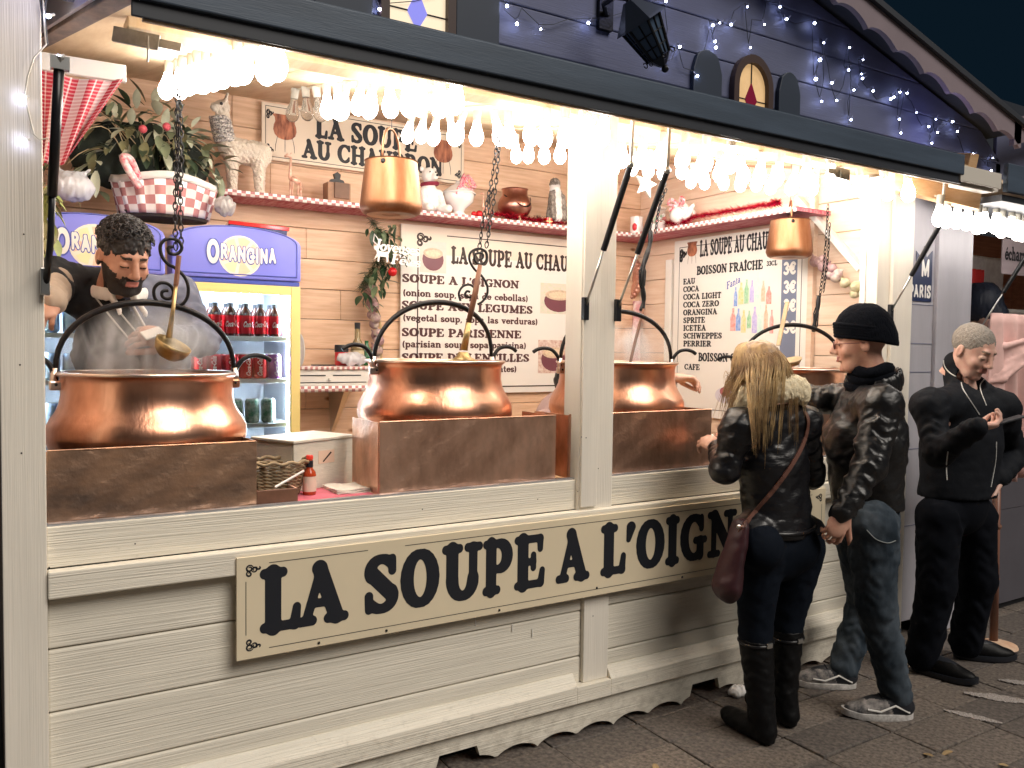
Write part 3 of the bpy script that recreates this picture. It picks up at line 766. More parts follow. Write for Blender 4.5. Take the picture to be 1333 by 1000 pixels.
# windows in the gable
M_glassy = mat('lit_amber_glass', (.5, .35, .2), .25, emit=(1.0, .62, .28), es=.55, var=.3, vscale=14)
M_glassc = mat('lit_cream_glass', (.5, .45, .35), .25, emit=(1.0, .80, .55), es=.85)
M_blueg = mat('blue_glass', (.1, .1, .5), .2, emit=(.32, .32, .85), es=.8)
M_redg = mat('dark_red_glass', (.16, .01, .03), .2, emit=(.16, .01, .03), es=.5)
M_frame = mat('window_frame_brown', (.06, .035, .03), .5)
M_shut = mat('shutter_paint', (.028, .040, .062), .5)
def arch(cx, z0, w, hs, n=14, g=0.):
    return [(cx - w - g, z0), (cx + w + g, z0)] + [(cx + (w + g) * math.cos(math.pi * i / n), z0 + hs + (w + g) * 1.15 * math.sin(math.pi * i / n)) for i in range(n + 1)]
def window(cx, z0, w, hs, gm, dm, dz, shut):
    wd = part('window', MB().prism(arch(cx, z0, w, hs), lambda x, z: (x, -.008, z), lambda x, z: (x, -.001, z)), gm)
    outer, inner = arch(cx, z0, w, hs, g=.03), arch(cx, z0, w, hs)
    b = MB()
    V = [(x, -.03, z) for x, z in outer] + [(x, -.03, z) for x, z in inner] + [(x, -.001, z) for x, z in outer] + [(x, -.001, z) for x, z in inner]
    n = len(outer)
    Fc = []
    for i in range(n):
        j = (i + 1) % n
        Fc += [(i, j, n + j, n + i), (i, 2 * n + i, 2 * n + j, j), (n + i, n + j, 3 * n + j, 3 * n + i)]
    b.add(V, Fc)
    part('frame', b, M_frame, parent=wd)
    h = hs + w * 1.15
    for a, c in (((cx, z0 + dz + .07), (cx, z0 + h)), ((cx - w, z0 + dz), (cx - .035, z0 + dz)), ((cx + .035, z0 + dz), (cx + w, z0 + dz))): part('lead_strip', MB().tube([(a[0], -.011, a[1]), (c[0], -.011, c[1])], .003, 5), M_ink, parent=wd)
    part('pane', MB().prism([(cx, z0 + dz - .06), (cx + .036, z0 + dz), (cx, z0 + dz + .075), (cx - .036, z0 + dz)], lambda x, z: (x, -.013, z), lambda x, z: (x, -.0085, z)), dm, parent=wd)
    for (a, c) in shut:
        P = [(a, z0 - .05), (c, z0 - .05), (c, z0 + hs + .02)] + [(c + (a - c) * i / 8, z0 + hs + .02 + .09 * math.sin(math.pi * (.15 + .7 * i / 8))) for i in range(1, 8)] + [(a, z0 + hs + .02)]
        part('shutter', MB().prism(P, lambda x, z: (x, -.022, z), lambda x, z: (x, -.001, z)), M_shut, .003)
window(2.785, 2.47, .090, .150, M_glassy, M_redg, .100, ((2.44, 2.60), (2.95, 3.09)))
window(1.21, 2.46, .105, .36, M_glassc, M_blueg, .135, ((.86, 1.05), (1.35, 1.52)))

# ------------------------------------------------------------------ festoon bulbs under the awning
def bulb_thing(lab, grp, lit=True):
    t = thing('light_bulb', lab, 'light bulb', (0, 0, 0), grp)
    pr = [(0.001, -.150), (.012, -.147), (.022, -.138), (.0285, -.122), (.0295, -.108), (.026, -.092), (.019, -.072), (.0145, -.052), (.0135, -.045)]
    MB().lathe(pr, 10).build('globe', M_bulb if lit else M_clear, t, smooth=True, world=False)
    MB().lathe([(.001, 0), (.0185, 0), (.0175, -.02), (.0155, -.046), (.001, -.047)], 10).build('socket', M_socket, t, smooth=40, world=False)
    return t
M_clear = mat('clear_glass', (.9, .88, .82), .05, trans=.9, ior=1.2)
GR = 'light bulbs in rows under the awning'
bl = bulb_thing('x', GR); bd = bulb_thing('x', GR, False)
used = [False, False]
rows = [(.640, -.36, 12, .118), (1.19, -.345, 13, .122), (1.755, -.34, 13, .122), (2.33, -.34, 13, .12), (2.90, -.34, 12, .12), (3.44, -.33, 12, .12)]
ROWN = ['leftmost string', 'second string from the left', 'string just left of the middle post', 'string just right of the middle post', 'second string from the right', 'rightmost string']
for r, (x, y0, n, st) in enumerate(rows):
    for i in range(n):
        dead = (r == 1 and i >= 10)
        src = bd if dead else bl
        y = y0 + i * st
        lab = ('clear unlit' if dead else 'glowing white') + ' bulb, %s from the street in the %s' % (ORD[i], ROWN[r])
        loc = (x - .02 * i * st + random.uniform(-.006, .006), y + random.uniform(-.01, .01), zc(y) - .003)
        o = src if not used[dead] else copy_tree(src)
        used[dead] = True
        o.location = (loc[0], loc[1], loc[2] - (0, 0, .022, .032, .03, .03)[r]); o['label'] = lab; o.scale = (1.0, 1.0, .97)
        o.rotation_euler = (R_(random.uniform(-13, 13)), R_(random.uniform(-13, 13)), random.uniform(0, 6))
for r, (x, y0, n, st) in enumerate(rows):
    pts = [(x - .02 * i * st + .006, y0 + i * st - .05, zc(y0 + i * st - .05) - .004) for i in range(n + 1)]
    tag(MB().tube(pts, .004, 5).build('bulb_cable', M_wire), 'pale cable carrying the bulbs of the ' + ROWN[r], 'cable', 'cables of the bulb strings')

# ------------------------------------------------------------------ fairy lights on the gable
leds = [(1000 + x / 4, y / 4) for x, y in ((62, 37), (96, 100), (242, 122), (290, 223), (424, 249), (270, 312), (494, 311), (419, 365), (487, 386), (491, 409), (248, 412), (332, 432), (446, 469), (547, 474), (686, 480), (724, 486), (638, 516), (655, 506), (278, 527), (357, 524), (431, 624), (683, 621), (691, 693), (772, 586), (874, 621), (836, 660), (882, 690), (960, 634), (985, 685), (852, 746), (1066, 805), (1045, 866), (1170, 822), (1162, 890))]
leds += [(660, 8), (673, 31), (704, 38), (766, 30), (867, 2), (885, 61), (866, 80), (928, 33), (931, 54), (932, 62), (908, 99), (952, 32), (937, 30), (995, 32), (1023, 25), (973, 9), (977, 62), (494, 12)]
fl = thing('fairy_lights', 'net of tiny blue-white lights spread over the dark gable', 'fairy lights', (2.6, 0, 2.6))
proto = MB().ball((0, 0, 0), .0042, 6, 4).build('led', M_led, fl, smooth=True, world=False)
ptip = MB().tube([(0, 0, 0), (.003, -.003, .022)], [.0026, .0014], 5).build('led_stem', mat('led_stem_plastic', (.30, .30, .38), .3, emit=(.3, .32, .6), es=.12), fl, world=False)
P0 = []
for i, (u, v) in enumerate(leds):
    p = W(u, v, -.028)
    q = proto if i == 0 else proto.copy(); s = ptip if i == 0 else ptip.copy()
    if i:
        COL.objects.link(q); COL.objects.link(s)
    q.parent = s.parent = fl
    q.location = s.location = p - fl.location
    s.rotation_euler = (random.uniform(-.5, .5), random.uniform(-1.4, 1.4), 0)
    sc = random.uniform(.75, 1.35) * (1.0 if i % 5 else 1.35)
    q.scale = (sc, sc, sc)
    P0.append(p)
P0.sort(key=lambda p: p.x)
b = MB()
for i in range(len(P0) - 1):
    a, c = P0[i] + Vector((0, .012, .02)), P0[i + 1] + Vector((0, .012, .02))
    if (c - a).length > .6: continue
    m = (a + c) / 2 + Vector((random.uniform(-.03, .03), 0, random.uniform(-.05, .05)))
    b.tube([a, (a + m) / 2 + Vector((0, 0, -.01)), m, (m + c) / 2, c], .0016, 4)
b.build('wire', M_wired, fl)
# purple glow of the lights near the gable's right end and over the corner post
lamp('POINT', 'fairy_glow', (4.02, -.12, 2.60), (.34, .36, 1.0), .45, shadow_soft_size=.03)
lamp('POINT', 'fairy_glow', (.10, -.22, 2.50), (.35, .36, 1.0), .7, shadow_soft_size=.03)
lamp('POINT', 'fairy_glow', (2.2, -.30, 2.95), (.36, .42, 1.0), .8, shadow_soft_size=.05)
# fairy lights wound on the left corner post
t = thing('fairy_lights', 'short loop of white fairy lights hanging on the left corner post', 'fairy lights', (.1, -.05, 2.2))
px = [(56, 0), (58, 40), (60, 58), (44, 75), (36, 100), (32, 125), (38, 150), (44, 175), (52, 182), (62, 180), (68, 190)]
MB().tube([W(u, v, -.042) for u, v in px], .0022, 5).build('wire', M_wire, t)
MB().tube([W(u, v, -.04) for u, v in [(52, 0), (56, 30), (62, 58), (58, 20), (60, 0)]], .002, 5).build('wire', M_wired, t)
for (u, v) in ((30, 127), (31, 183), (63, 21), (76, 74)):
    MB().ball(W(u, v, -.05), .006, 7, 5).build('led', M_led, t, smooth=True)
    MB().tube([W(u, v, -.048), W(u + 8, v - 2, -.045)], .004, 5).build('led_stem', M_wire, t)

# ------------------------------------------------------------------ gas struts
def strut(a, c, lab, f=.42, top=True):
    a, c = Vector(a), Vector(c)
    t = thing('gas_strut', lab, 'gas strut', a, 'gas struts holding up the awning')
    m = a.lerp(c, f)
    MB().tube([a, m], .0048, 8).build('rod', M_steel, t, smooth=True)
    MB().tube([m, c], .0115, 10).build('cylinder', M_blackpl, t, smooth=40)
    MB().box(a.x - .012, a.x + .012, a.y - .008, a.y + .012, a.z - .05, a.z + .035).build('bracket', M_blackpl, t, bevel=.002)
    MB().ball(c, .014, 8, 6).build('end_joint', M_steel, t, smooth=True)
    if top: MB().bar(c, (c.x, c.y - .01, zc(c.y) + .004), .007, .012, (1, 0, 0)).build('hanger', M_white, t)
    return t
strut((1.895, -.045, 1.655), (1.874, -.315, 2.13), 'gas strut bolted to the left face of the middle post')
strut((2.062, -.03, 1.655), (2.040, -.315, 2.13), 'gas strut rising just right of the middle post')
strut((3.77, -.045, 1.70), (3.715, -.32, 2.10), 'gas strut on the right corner post in front of the city sign')
s = thing('gas_strut', 'long black gas strut beside the left corner post', 'gas strut', (.14, -.05, 1.655), 'gas struts holding up the awning')
MB().tube([W(60, 372, -.05), W(66, 310, -.12), W(68, 255, -.17)], .0085, 10).build('rod', M_blackpl, s, smooth=True)
MB().tube([W(68, 255, -.17), W(77, 90, -.28)], .012, 10).build('cylinder', M_blackpl, s, smooth=True)
MB().tube([W(77, 90, -.28), W(79, 74, -.29)], .010, 8).box(*(lambda p: (p.x - .02, p.x + .02, p.y - .01, p.y + .012, p.z - .02, p.z + .01))(W(78, 80, -.285))).build('end_joint', M_steel, s)
MB().box(.118, .140, -.062, -.032, 1.62, 1.69).build('bracket', M_steel, s, bevel=.002)
# drawer-runner style steel rails under the awning
for (a, c, lab) in ((W(147, 44, .05), W(236, 62, -.02), 'steel sliding rail under the left end of the awning'), (W(1105, 228, -.38), W(1078, 222, -.38), 'short steel rail behind the right end of the fascia')):
    t = thing('sliding_rail', lab, 'rail', a)
    MB().bar(a, a.lerp(c, .68), .012, .042).build('outer_rail', M_galv, t, bevel=.002)
    MB().bar(a.lerp(c, .6), c, .008, .022).build('inner_rail', M_galv, t)
    m = a.lerp(c, .5)
    MB().tube([m + Vector((0, -.01, .01)), m + Vector((0, -.012, -.03)), m + Vector((0, -.004, -.06))], .003, 6).build('hook', M_galv, t)

# ------------------------------------------------------------------ lantern on the gable
M_lant = mat('lantern_iron', (.030, .040, .062), .5, .3)
lt = thing('wall_lantern', 'black iron coach lantern leaning out from the gable', 'lantern', W(800, 8, -.12))
A, B = W(822, 8, -.22), W(867, 92, -.24)
ax = (B - A).normalized()
Mx = Matrix.Translation(A) @ ax.to_track_quat('Z', 'Y').to_matrix().to_4x4()
L = (B - A).length
def hx(r, z, n=6): return [Mx @ Vector((r * math.cos(math.pi * 2 * i / n + .3), r * math.sin(math.pi * 2 * i / n + .3), z)) for i in range(n)]
def frust(r0, z0, r1, z1): return MB().add(hx(r0, z0) + hx(r1, z1), [(i, (i + 1) % 6, 6 + (i + 1) % 6, 6 + i) for i in range(6)] + [tuple(range(5, -1, -1)), tuple(range(6, 12))])
frust(.022, -.02, .092, .06).build('lantern_roof', M_lant, lt)
frust(.092, .06, .098, .068).build('eaves', M_lant, lt)
frust(.070, .068, .040, L * .78).build('glass', mat('smoked_glass', (.06, .09, .14), .12, spec=.6), lt)
r0, r1 = hx(.073, .068), hx(.042, L * .79)
for i in range(6):
    MB().tube([r0[i], r1[i]], .0055, 5).build('bar', M_iron, lt)
    j = (i + 1) % 6
    MB().tube([(r0[i] + r0[j]) / 2, (r1[i] + r1[j]) / 2], .0025, 4).build('glazing_bar', M_iron, lt)
for f in (.35, .7):
    rr = [r0[i].lerp(r1[i], f) for i in range(6)]
    MB().tube(rr, .0026, 4, closed=True).build('glazing_bar', M_iron, lt)
frust(.046, L * .78, .014, L * .92).build('base', M_iron, lt)
MB().ball(Mx @ Vector((0, 0, L * .97)), .014, 8, 6).build('finial', M_iron, lt, smooth=True)
for i in range(6):
    c = r1[i] + (r1[i] - Mx @ Vector((0, 0, L * .79))) * .3
    MB().tube([c + Mx.to_3x3() @ Vector((.010 * math.cos(a), 0, .010 * math.sin(a))) for a in [k * .7 for k in range(9)]], .002, 4).build('scroll', M_iron, lt)
MB().tube([W(790, 22, -.01), W(786, 6, -.06), W(800, -4, -.14), W(816, -2, -.2), A], .010, 8).box(*(lambda p: (p.x - .035, p.x + .03, -.02, -.001, p.z - .06, p.z + .14))(W(786, 20, 0))).build('bracket', M_iron, lt)

for i, (u, v) in enumerate(((757, 569), (763, 570), (779, 610), (772, 802), (31, 305), (26, 475), (28, 590), (176, 708), (550, 663), (64, 739), (752, 640), (700, 650))):
    y = -.0345 if 750 < u < 764 and v < 600 else -.0225 if u > 750 and v < 700 else -.0165 if u > 750 else -.031 if u < 50 else -.0045
    p = W(u, v, y)
    part('nail', MB().ball(p, (.0024, .0010, .0024), 7, 4), M_iron)

M_drip = mat('dried_drip', (.86, .84, .80), .4)
for (u, v, l) in ((588, 800, 7), (619, 803, 9), (650, 790, 6), (667, 812, 8), (693, 818, 9), (938, 842, 6), (1003, 850, 5)):
    p = W(u, v, -.0005)
    part('drip', MB().tube([p, p + Vector((.001, 0, -.0035 * l))], [.0014, .0024], 5), M_drip)
# ------------------------------------------------------------------ signs
M_signc = mat('sign_cream', (.74, .64, .46), .38, var=.05, vscale=2)
M_signw = mat('menu_white', (.80, .78, .74), .35)
M_signs = mat('menu_sand', (.74, .64, .52), .4)
def on_front(x0, z0, y=0.): return lambda a, b: (x0 + a, y, z0 + b)
def on_side(y0, z0, x=0.): return lambda a, b: (x, y0 - a, z0 + b)
def frame_line(mb, P, x0, x1, z0, z1, w=.003):
    """thin printed border"""
    for (a, b, c, d) in ((x0, x1, z1 - w, z1), (x0, x1, z0, z0 + w), (x0, x0 + w, z0 + w, z1 - w), (x1 - w, x1, z0 + w, z1 - w)):
        mb.add([P(a, c), P(b, c), P(b, d), P(a, d)], [(0, 1, 2, 3)])
def ribbon(mb, P, pts, w):
    n = len(pts)
    V = []
    for i, (x, z) in enumerate(pts):
        a, b = pts[max(i - 1, 0)], pts[min(i + 1, n - 1)]
        dx, dz = b[0] - a[0], b[1] - a[1]
        l = math.hypot(dx, dz) or 1
        ww = w * (.45 + .9 * math.sin(math.pi * (i + .5) / n))
        V += [P(x - dz / l * ww, z + dx / l * ww), P(x + dz / l * ww, z - dx / l * ww)]
    mb.add(V, [(2 * i, 2 * i + 1, 2 * i + 3, 2 * i + 2) for i in range(n - 1)])
def curl(mb, P, x, z, s, sx, sz, w=.003):
    for (ox, oz, r0, a0, turns, dr) in ((0, 0, .9, 0, 1.4, -.6), (1.1, -.25, .7, 3.2, 1.2, -.45), (-.1, -1.2, .7, 1.2, 1.2, -.45), (2.1, .05, .5, 2.6, .8, -.3)):
        pts = []
        for k in range(16):
            a = a0 + turns * 6.283 * k / 15; r = (r0 + dr * k / 15) * s
            pts.append((x + sx * (ox * s + r * math.cos(a)), z + sz * (oz * s + r * math.sin(a))))
        ribbon(mb, P, pts, w)

sg = thing('sign_board', 'long cream board under the counter reading LA SOUPE A L\'OIGNON in black', 'sign', (1.9, -.05, .7))
SX0, SX1, SZ0, SZ1, SY = .616, 3.30, .556, .866, -.0565
MB().box(SX0, SX1, SY, -.0475, SZ0, SZ1).build('board', M_signc, sg, bevel=.0015)
b = MB(); P = lambda x, z: (x, SY - .0006, z)
x0, x1, z0, z1, w = SX0 + .026, SX1 - .026, SZ0 + .024, SZ1 - .024, .0022
for (a, c, d, e) in ((x0 + .07, 1.03, z1 - w, z1), (1.16, x1 - .07, z1 - w, z1), (x0 + .07, x1 - .07, z0, z0 + w), (x0, x0 + w, z0 + .05, z1 - .05), (x1 - w, x1, z0 + .05, z1 - .05)):
    b.add([P(a, d), P(c, d), P(c, e), P(a, e)], [(0, 1, 2, 3)])
for sx, sz in ((1, 1), (1, -1), (-1, 1), (-1, -1)):
    curl(b, P, (x0 if sx > 0 else x1) + sx * .012, (z0 if sz < 0 else z1) - sz * .012, .013, sx, sz, .0022)
b.build('printed_border', M_ink, sg)
for (u, v) in ((415, 827), (503, 811), (650, 784), (777, 754), (888, 742)):
    MB().ball((W(u, v, SY).x, SY - .001, SZ0 + .012 + (.018 if u == 777 else 0)), .0045, 8, 5).build('screw', M_iron, sg)
for li, (ch, ua, ub) in enumerate((('L', 338, 392), ('A', 385, 454), ('S', 474, 519), ('O', 521, 572), ('U', 575, 628), ('P', 628, 667), ('E', 669, 709), ('A', 723, 767), ('L', 781, 814), ("'", 814, 826), ('O', 827, 864), ('I', 865, 883), ('G', 884, 919), ('N', 919, 957), ('O', 962, 995), ('N', 999, 1036))):
    xa, xb = W(ua, 760, SY).x, W(ub, 760, SY).x
    adv, vs_, fs_ = glyph(ch, 90, False, .030)
    gx0, gx1 = min(p[0] for p in vs_), max(p[0] for p in vs_)
    s = (xb - xa) / (gx1 - gx0)
    MB().add([(xa + (p[0] - gx0) * s, SY - .0006 - .0004 * (li % 2), .632 + p[1] * .186) for p in vs_], fs_).build('letter', M_ink, sg)

def line(mb, t, p0, p1, fnw, h, ref=None, sans=False, res=20, slant=0., fat=.022):
    """text whose ref (or all) spans from p0 to p1 horizontally"""
    wid = text_width(ref or t)
    L = abs(p1 - p0)
    put_text(mb, t, fnw, h, L / (wid * h), res=res, sans=sans, slant=slant, fat=fat)

def bowl_print(parent, P, w, h, kind):
    """flat printed photo of a bowl; P(a, b) places it, a and b from 0 to w and 0 to h"""
    bgc = [(.62, .66, .50), (.72, .62, .56), (.50, .30, .25)][kind]
    q = lambda e: (lambda a, b: P(a, b, e))
    MB().add([q(0)(0, 0), q(0)(w, 0), q(0)(w, h), q(0)(0, h)], [(0, 1, 2, 3)]).build('picture', mat('print_ground_%d' % kind, bgc, .5, vscale=40, col2=(.75, .66, .6)), parent)
    el = lambda cx, cz, rx, rz_, e, n=20: ([q(e)(w * (cx + rx * math.cos(6.283 * i / n)), h * (cz + rz_ * math.sin(6.283 * i / n))) for i in range(n)], [tuple(range(n))])
    pic = MB().add(*el(.5, .42, .40, .36, .0006))
    pic.build('printed_bowl', mat('print_maroon', (.16, .05, .07), .4), parent)
    MB().add(*el(.5, .62, .37, .17, .0012)).build('printed_bowl_rim', mat('print_cream', (.72, .55, .40), .4, var=.3, vscale=60), parent)
    MB().add(*el(.5, .62, .28, .11, .0018)).build('printed_soup', mat('print_soup', (.80, .66, .48), .4, var=.2, vscale=80), parent)

# back wall menu
mn = thing('menu_board', 'large white soup menu on the back wall headed LA SOUPE AU CHAUDRON with bowl pictures', 'menu board', (2.7, 1.97, 1.7))
MY = 1.972
MB().box(2.06, 3.62, MY, 1.985, 1.21, 2.215).build('board', M_signw, mn, bevel=.002)
pl = mat('menu_fade', (.78, .68, .57), .4)
MB().box(2.062, 3.618, MY - .0008, MY - .0002, 2.05, 2.213).build('sand_band', pl, mn)
b = MB(); P = lambda x, z: (x, MY - .0016, z)
for (a, c, d, e) in ((2.36, 3.52, 2.163, 2.169), (2.165, 2.173, 1.25, 2.08), (2.165, 3.55, 1.247, 1.255)):
    b.add([P(a, d), P(c, d), P(c, e), P(a, e)], [(0, 1, 2, 3)])
curl(b, P, 2.185, 2.145, .028, 1, 1, .0055)
b.build('printed_border', M_inkb, mn)
b = MB()
def mline(t, u0, v0, u1, h, ref=None, **k):
    p, q = W(u0, v0, MY), W(u1, v0, MY)
    line(b, t, p.x, q.x, on_front(p.x, p.z, MY - .0016), h, ref, **k)
mline('LA SOUPE AU CHAUDRON', 587, 342.5, 749, .098, 'LA SOUPE AU CHAUD', res=26)
b.build('heading', M_inkb, mn); b = MB()
M_pb = mat('plum_print', (.075, .028, .030), .5)
for t, u0, v0, u1 in (("SOUPE A L'OIGNON", 523, 367, 675.5), ('SOUPE AUX LEGUMES', 522.5, 402, 693.5), ('SOUPE PARISIENNE', 522.5, 437.5, 678.5), ('SOUPE DE LENTILLES', 522.5, 470.5, 689)):
    mline(t, u0, v0, u1, .048)
b.build('soup_names', M_pb, mn); b = MB()
for t, u0, v0, u1 in (('(onion soup, sopa de cebollas)', 524, 385, 687.5), ('(vegetal soup, sopa las verduras)', 524, 417.5, 700), ('(parisian soup, sopa parisina)', 523, 452, 685), ('(lentil soup, sopa de lentes)', 524, 485, 672.5)):
    mline(t, u0, v0, u1, .042, res=18)
b.build('small_print', M_pb, mn)
for (ua, va, ub, vb, k) in ((546, 354, 581, 316, 1), (703, 408, 751, 371, 0), (700, 486, 724, 443, 2)):
    p, q = W(ua, va, MY), W(ub, vb, MY)
    bowl_print(mn, lambda a, c, e, p=p: (p.x + a, MY - .0012 - e, p.z + c), q.x - p.x + (.1 if k == 2 else 0), abs(q.z - p.z), k)
# upper sign
us = thing('sign_board', 'sand coloured sign high on the back wall with two copper cauldrons printed on it', 'sign', (1.6, 1.97, 2.55))
UX0, UX1 = W(341, 200, 1.96).x, W(604, 230, 1.96).x
UZ0 = W(345, 207, 1.96).z; UZ1 = UZ0 + .30
MB().box(UX0, UX1, 1.962, 1.975, UZ0, UZ1).build('board', M_signs, us, bevel=.002)
b = MB(); P = lambda x, z: (x, 1.9608, z)
frame_line(b, P, UX0 + .018, UX1 - .018, UZ0 + .016, UZ1 - .016, .0035)
for sx, sz in ((1, 1), (1, -1), (-1, 1), (-1, -1)): curl(b, P, (UX0 if sx > 0 else UX1) + sx * .034, (UZ0 if sz < 0 else UZ1) - sz * .05, .018, sx * .6, sz, .003)
p, q = W(410, 186, 1.96), W(527, 186, 1.96)
line(b, 'LA SOUPE', p.x, q.x, on_front(p.x, UZ0 + .155, 1.9608), .112, 'LA SOUP', res=24)
p, q = W(393, 207, 1.96), W(527, 207, 1.96)
line(b, 'AU CHAUDRON', p.x, q.x, on_front(p.x, UZ0 + .035, 1.9608), .10, 'AU CHAUD', res=24)
b.build('printed_letters', M_ink, us)
M_cup = mat('printed_copper', (.52, .20, .11), .5, vscale=18, col2=(.16, .05, .03), vstretch=(2, 1, .6))
def printed_cauldron(parent, P, s):
    pr = [(0, 0), (.10, .01), (.24, .05), (.36, .16), (.41, .32), (.39, .48), (.34, .6), (.36, .74), (.42, .80), (.42, .84), (.33, .86)]
    pts = [P(x * s, z * s, 0) for x, z in pr] + [P(-x * s, z * s, 0) for x, z in reversed(pr[1:])]
    MB().add(pts, [tuple(range(len(pts)))]).build('printed_cauldron', M_cup, parent)
    b = MB()
    for x in (-.26, 0, .26): ribbon(b, lambda a, c: P(a, c, .0004), [(x * s, .1 * s), (x * 1.25 * s, -.2 * s), (x * 1.3 * s, -.42 * s)], .008 * s)
    b.build('printed_legs', M_inkb, parent)
for u in (371, 577):
    c = W(u, 200, 1.96)
    printed_cauldron(us, lambda a, z, e, c=c: (c.x + a, 1.9606 - e, UZ0 + .115 + z), .155)
# right wall menu
XR = 3.872
dm = thing('menu_board', 'white drinks menu on the right wall with a blue price strip of 3€', 'menu board', (XR, 1, 1.7))
yl, yr = WX(881, 311, XR).y, WX(1050, 284, XR).y
MB().box(XR, XR + .012, yr - .02, yl + .02, 1.07, 2.215).build('board', M_signw, dm, bevel=.002)
b = MB(); P = lambda a, z: (XR - .0010, yl - a, z)
frame_line(b, P, .03, yl - yr - .02, 1.12, 2.17, .004)
for sz, zz in ((1, 2.13), (-1, 1.16)): curl(b, P, .05, zz, .03, .6, sz, .006)
curl(b, P, yl - yr - .06, 2.16, .025, -.8, 1, .005)
b.build('printed_border', M_ink, dm)
b = MB()
def sline(t, u0, v0, u1, h, ref=None, **k):
    p, q = WX(u0, v0, XR), WX(u1, v0, XR)
    line(b, t, p.y, q.y, on_side(p.y, p.z, XR - .0012), h, ref, **k)
sline('LA SOUPE AU CHAUDRON', 911, 334, 999, .098, 'LA SOUPE AU CHAU', res=26)
sline('BOISSON FRAÎCHE', 907, 358, 993, .053)
p = WX(974, 340, XR)
sline('33CL', 998, 346.5, 1012, .028)
sline('BOISSON CHAUDE', 909, 470, 964, .052, 'BOISSON CH')
for i, (t, u1) in enumerate((('EAU', 905), ('COCA', 910), ('COCA LIGHT', 939), ('COCA ZERO', 936), ('ORANGINA', 933.5), ('SPRITE', 918), ('ICETEA', 919), ('SCHWEPPES', 940), ('PERRIER', 926))):
    sline(t, 889.5, 370.5 + i * 10.05, u1, .036, res=18)
sline('CAFE', 891, 481, 911, .036)
b.build('menu_text', M_ink, dm)
b = MB()
ya, yb = WX(1018, 350, XR).y, WX(1038, 350, XR).y
MB().box(XR - .0016, XR - .0002, yb, ya, 1.20, 2.155).build('price_strip', mat('slate_blue', (.16, .19, .28), .5), dm)
for v in (358, 382, 406, 434):
    p, q = WX(1020, v, XR), WX(1036, v, XR)
    line(b, '3€', p.y, q.y, on_side(p.y, p.z, XR - .0022), .070, sans=True)
b.build('prices', M_signw, dm)
# little printed bottles and cans
cols = [(.75, .25, .22), (.15, .30, .70), (.80, .62, .25), (.25, .55, .30), (.45, .40, .75), (.55, .75, .70), (.80, .45, .30)]
yy0, yy1 = WX(955, 390, XR).y, WX(1013, 390, XR).y
random.seed(11)
for i in range(15):
    y = yy0 + (yy1 - yy0) * (i % 8 + .4 * (i // 8)) / 8
    z = (1.62 if i < 8 else 1.78) + random.uniform(-.02, .02)
    hh, ww = random.uniform(.10, .17), random.uniform(.014, .022)
    c = cols[i % 7]
    Q = [(-ww, 0), (ww, 0), (ww, hh * .6), (ww * .4, hh * .8), (ww * .4, hh), (-ww * .4, hh), (-ww * .4, hh * .8), (-ww, hh * .6)]
    MB().add([(XR - .0014 - .0004 * (i // 8), y - a, z + q) for a, q in Q], [tuple(range(8))]).build('printed_drink', mat('drink_print_%d' % (i % 7), tuple(.35 + .6 * q for q in c), .4, vscale=50, col2=c), dm)
b = MB()
p, q = WX(946, 377, XR), WX(961, 373, XR)
put_text(b, 'Fanta', lambda a, c: (XR - .0012, p.y - a, p.z + c + a * .35), .045, .8)
b.build('printed_word', mat('blue_print', (.10, .14, .45), .5), dm)
cy_, cz_ = WX(944, 515, XR).y, WX(944, 515, XR).z
MB().add([(XR - .0012, cy_ + .085 * math.cos(i * .3142), cz_ + .05 * math.sin(i * .3142)) for i in range(20)], [tuple(range(20))]).build('printed_saucer', mat('print_grey', (.62, .60, .68), .4), dm)
MB().add([(XR - .0018, cy_ + .045 * math.cos(i * .3142), cz_ + .025 + .028 * math.sin(i * .3142)) for i in range(20)], [tuple(range(20))]).build('printed_coffee', mat('print_coffee', (.35, .10, .12), .4), dm)
c = WX(901, 334, XR)
printed_cauldron(dm, lambda a, z, e: (XR - .0014 - e, c.y - a, c.z + z), .11)

# ------------------------------------------------------------------ copper
M_cop = mat('polished_copper', (.90, .50, .34), .31, 1., bump=.35, bscale=26, stretch=(3.5, 3.5, .22), bdist=.002, vscale=4.0, col2=(.50, .22, .13), rvar=.10, vstretch=(1.2, 1.2, .7))
M_copd = mat('hammered_copper', (.84, .52, .37), .36, .92, bump=.55, bscale=55, bdist=.004, vscale=5, vstretch=(1.6, 1.6, .7), col2=(.44, .26, .18), rvar=.12)
M_copo = mat('sooty_copper', (.78, .47, .30), .38, .92, bump=.6, bscale=50, bdist=.004, vscale=3.6, vstretch=(.8, .8, 1.6), col2=(.20, .14, .11), rvar=.14)
M_copl = mat('pale_copper', (.36, .19, .11), .46, 1., bump=.15, bscale=20, stretch=(3, 3, .6), vscale=5, col2=(.27, .12, .06), rvar=.08)
M_tin = mat('tinned_rim', (.72, .60, .52), .28, 1.)
M_soup = mat('broth', (.22, .10, .03), .15)
def iron_handle(pts, parent, r=.008, name='side_handle'): return MB().tube(pts, r, 8).build(name, M_iron, parent, smooth=True)
def smooth_pts(P, n=5):
    P = [Vector(p) for p in P]; out = []
    for i in range(len(P) - 1):
        a, b, c, d = P[max(i - 1, 0)], P[i], P[i + 1], P[min(i + 2, len(P) - 1)]
        for k in range(n):
            t = k / n
            out.append(.5 * ((2 * b) + (c - a) * t + (2 * a - 5 * b + 4 * c - d) * t * t + (3 * b - a - 3 * c + d) * t**3))
    out.append(P[-1])
    return out
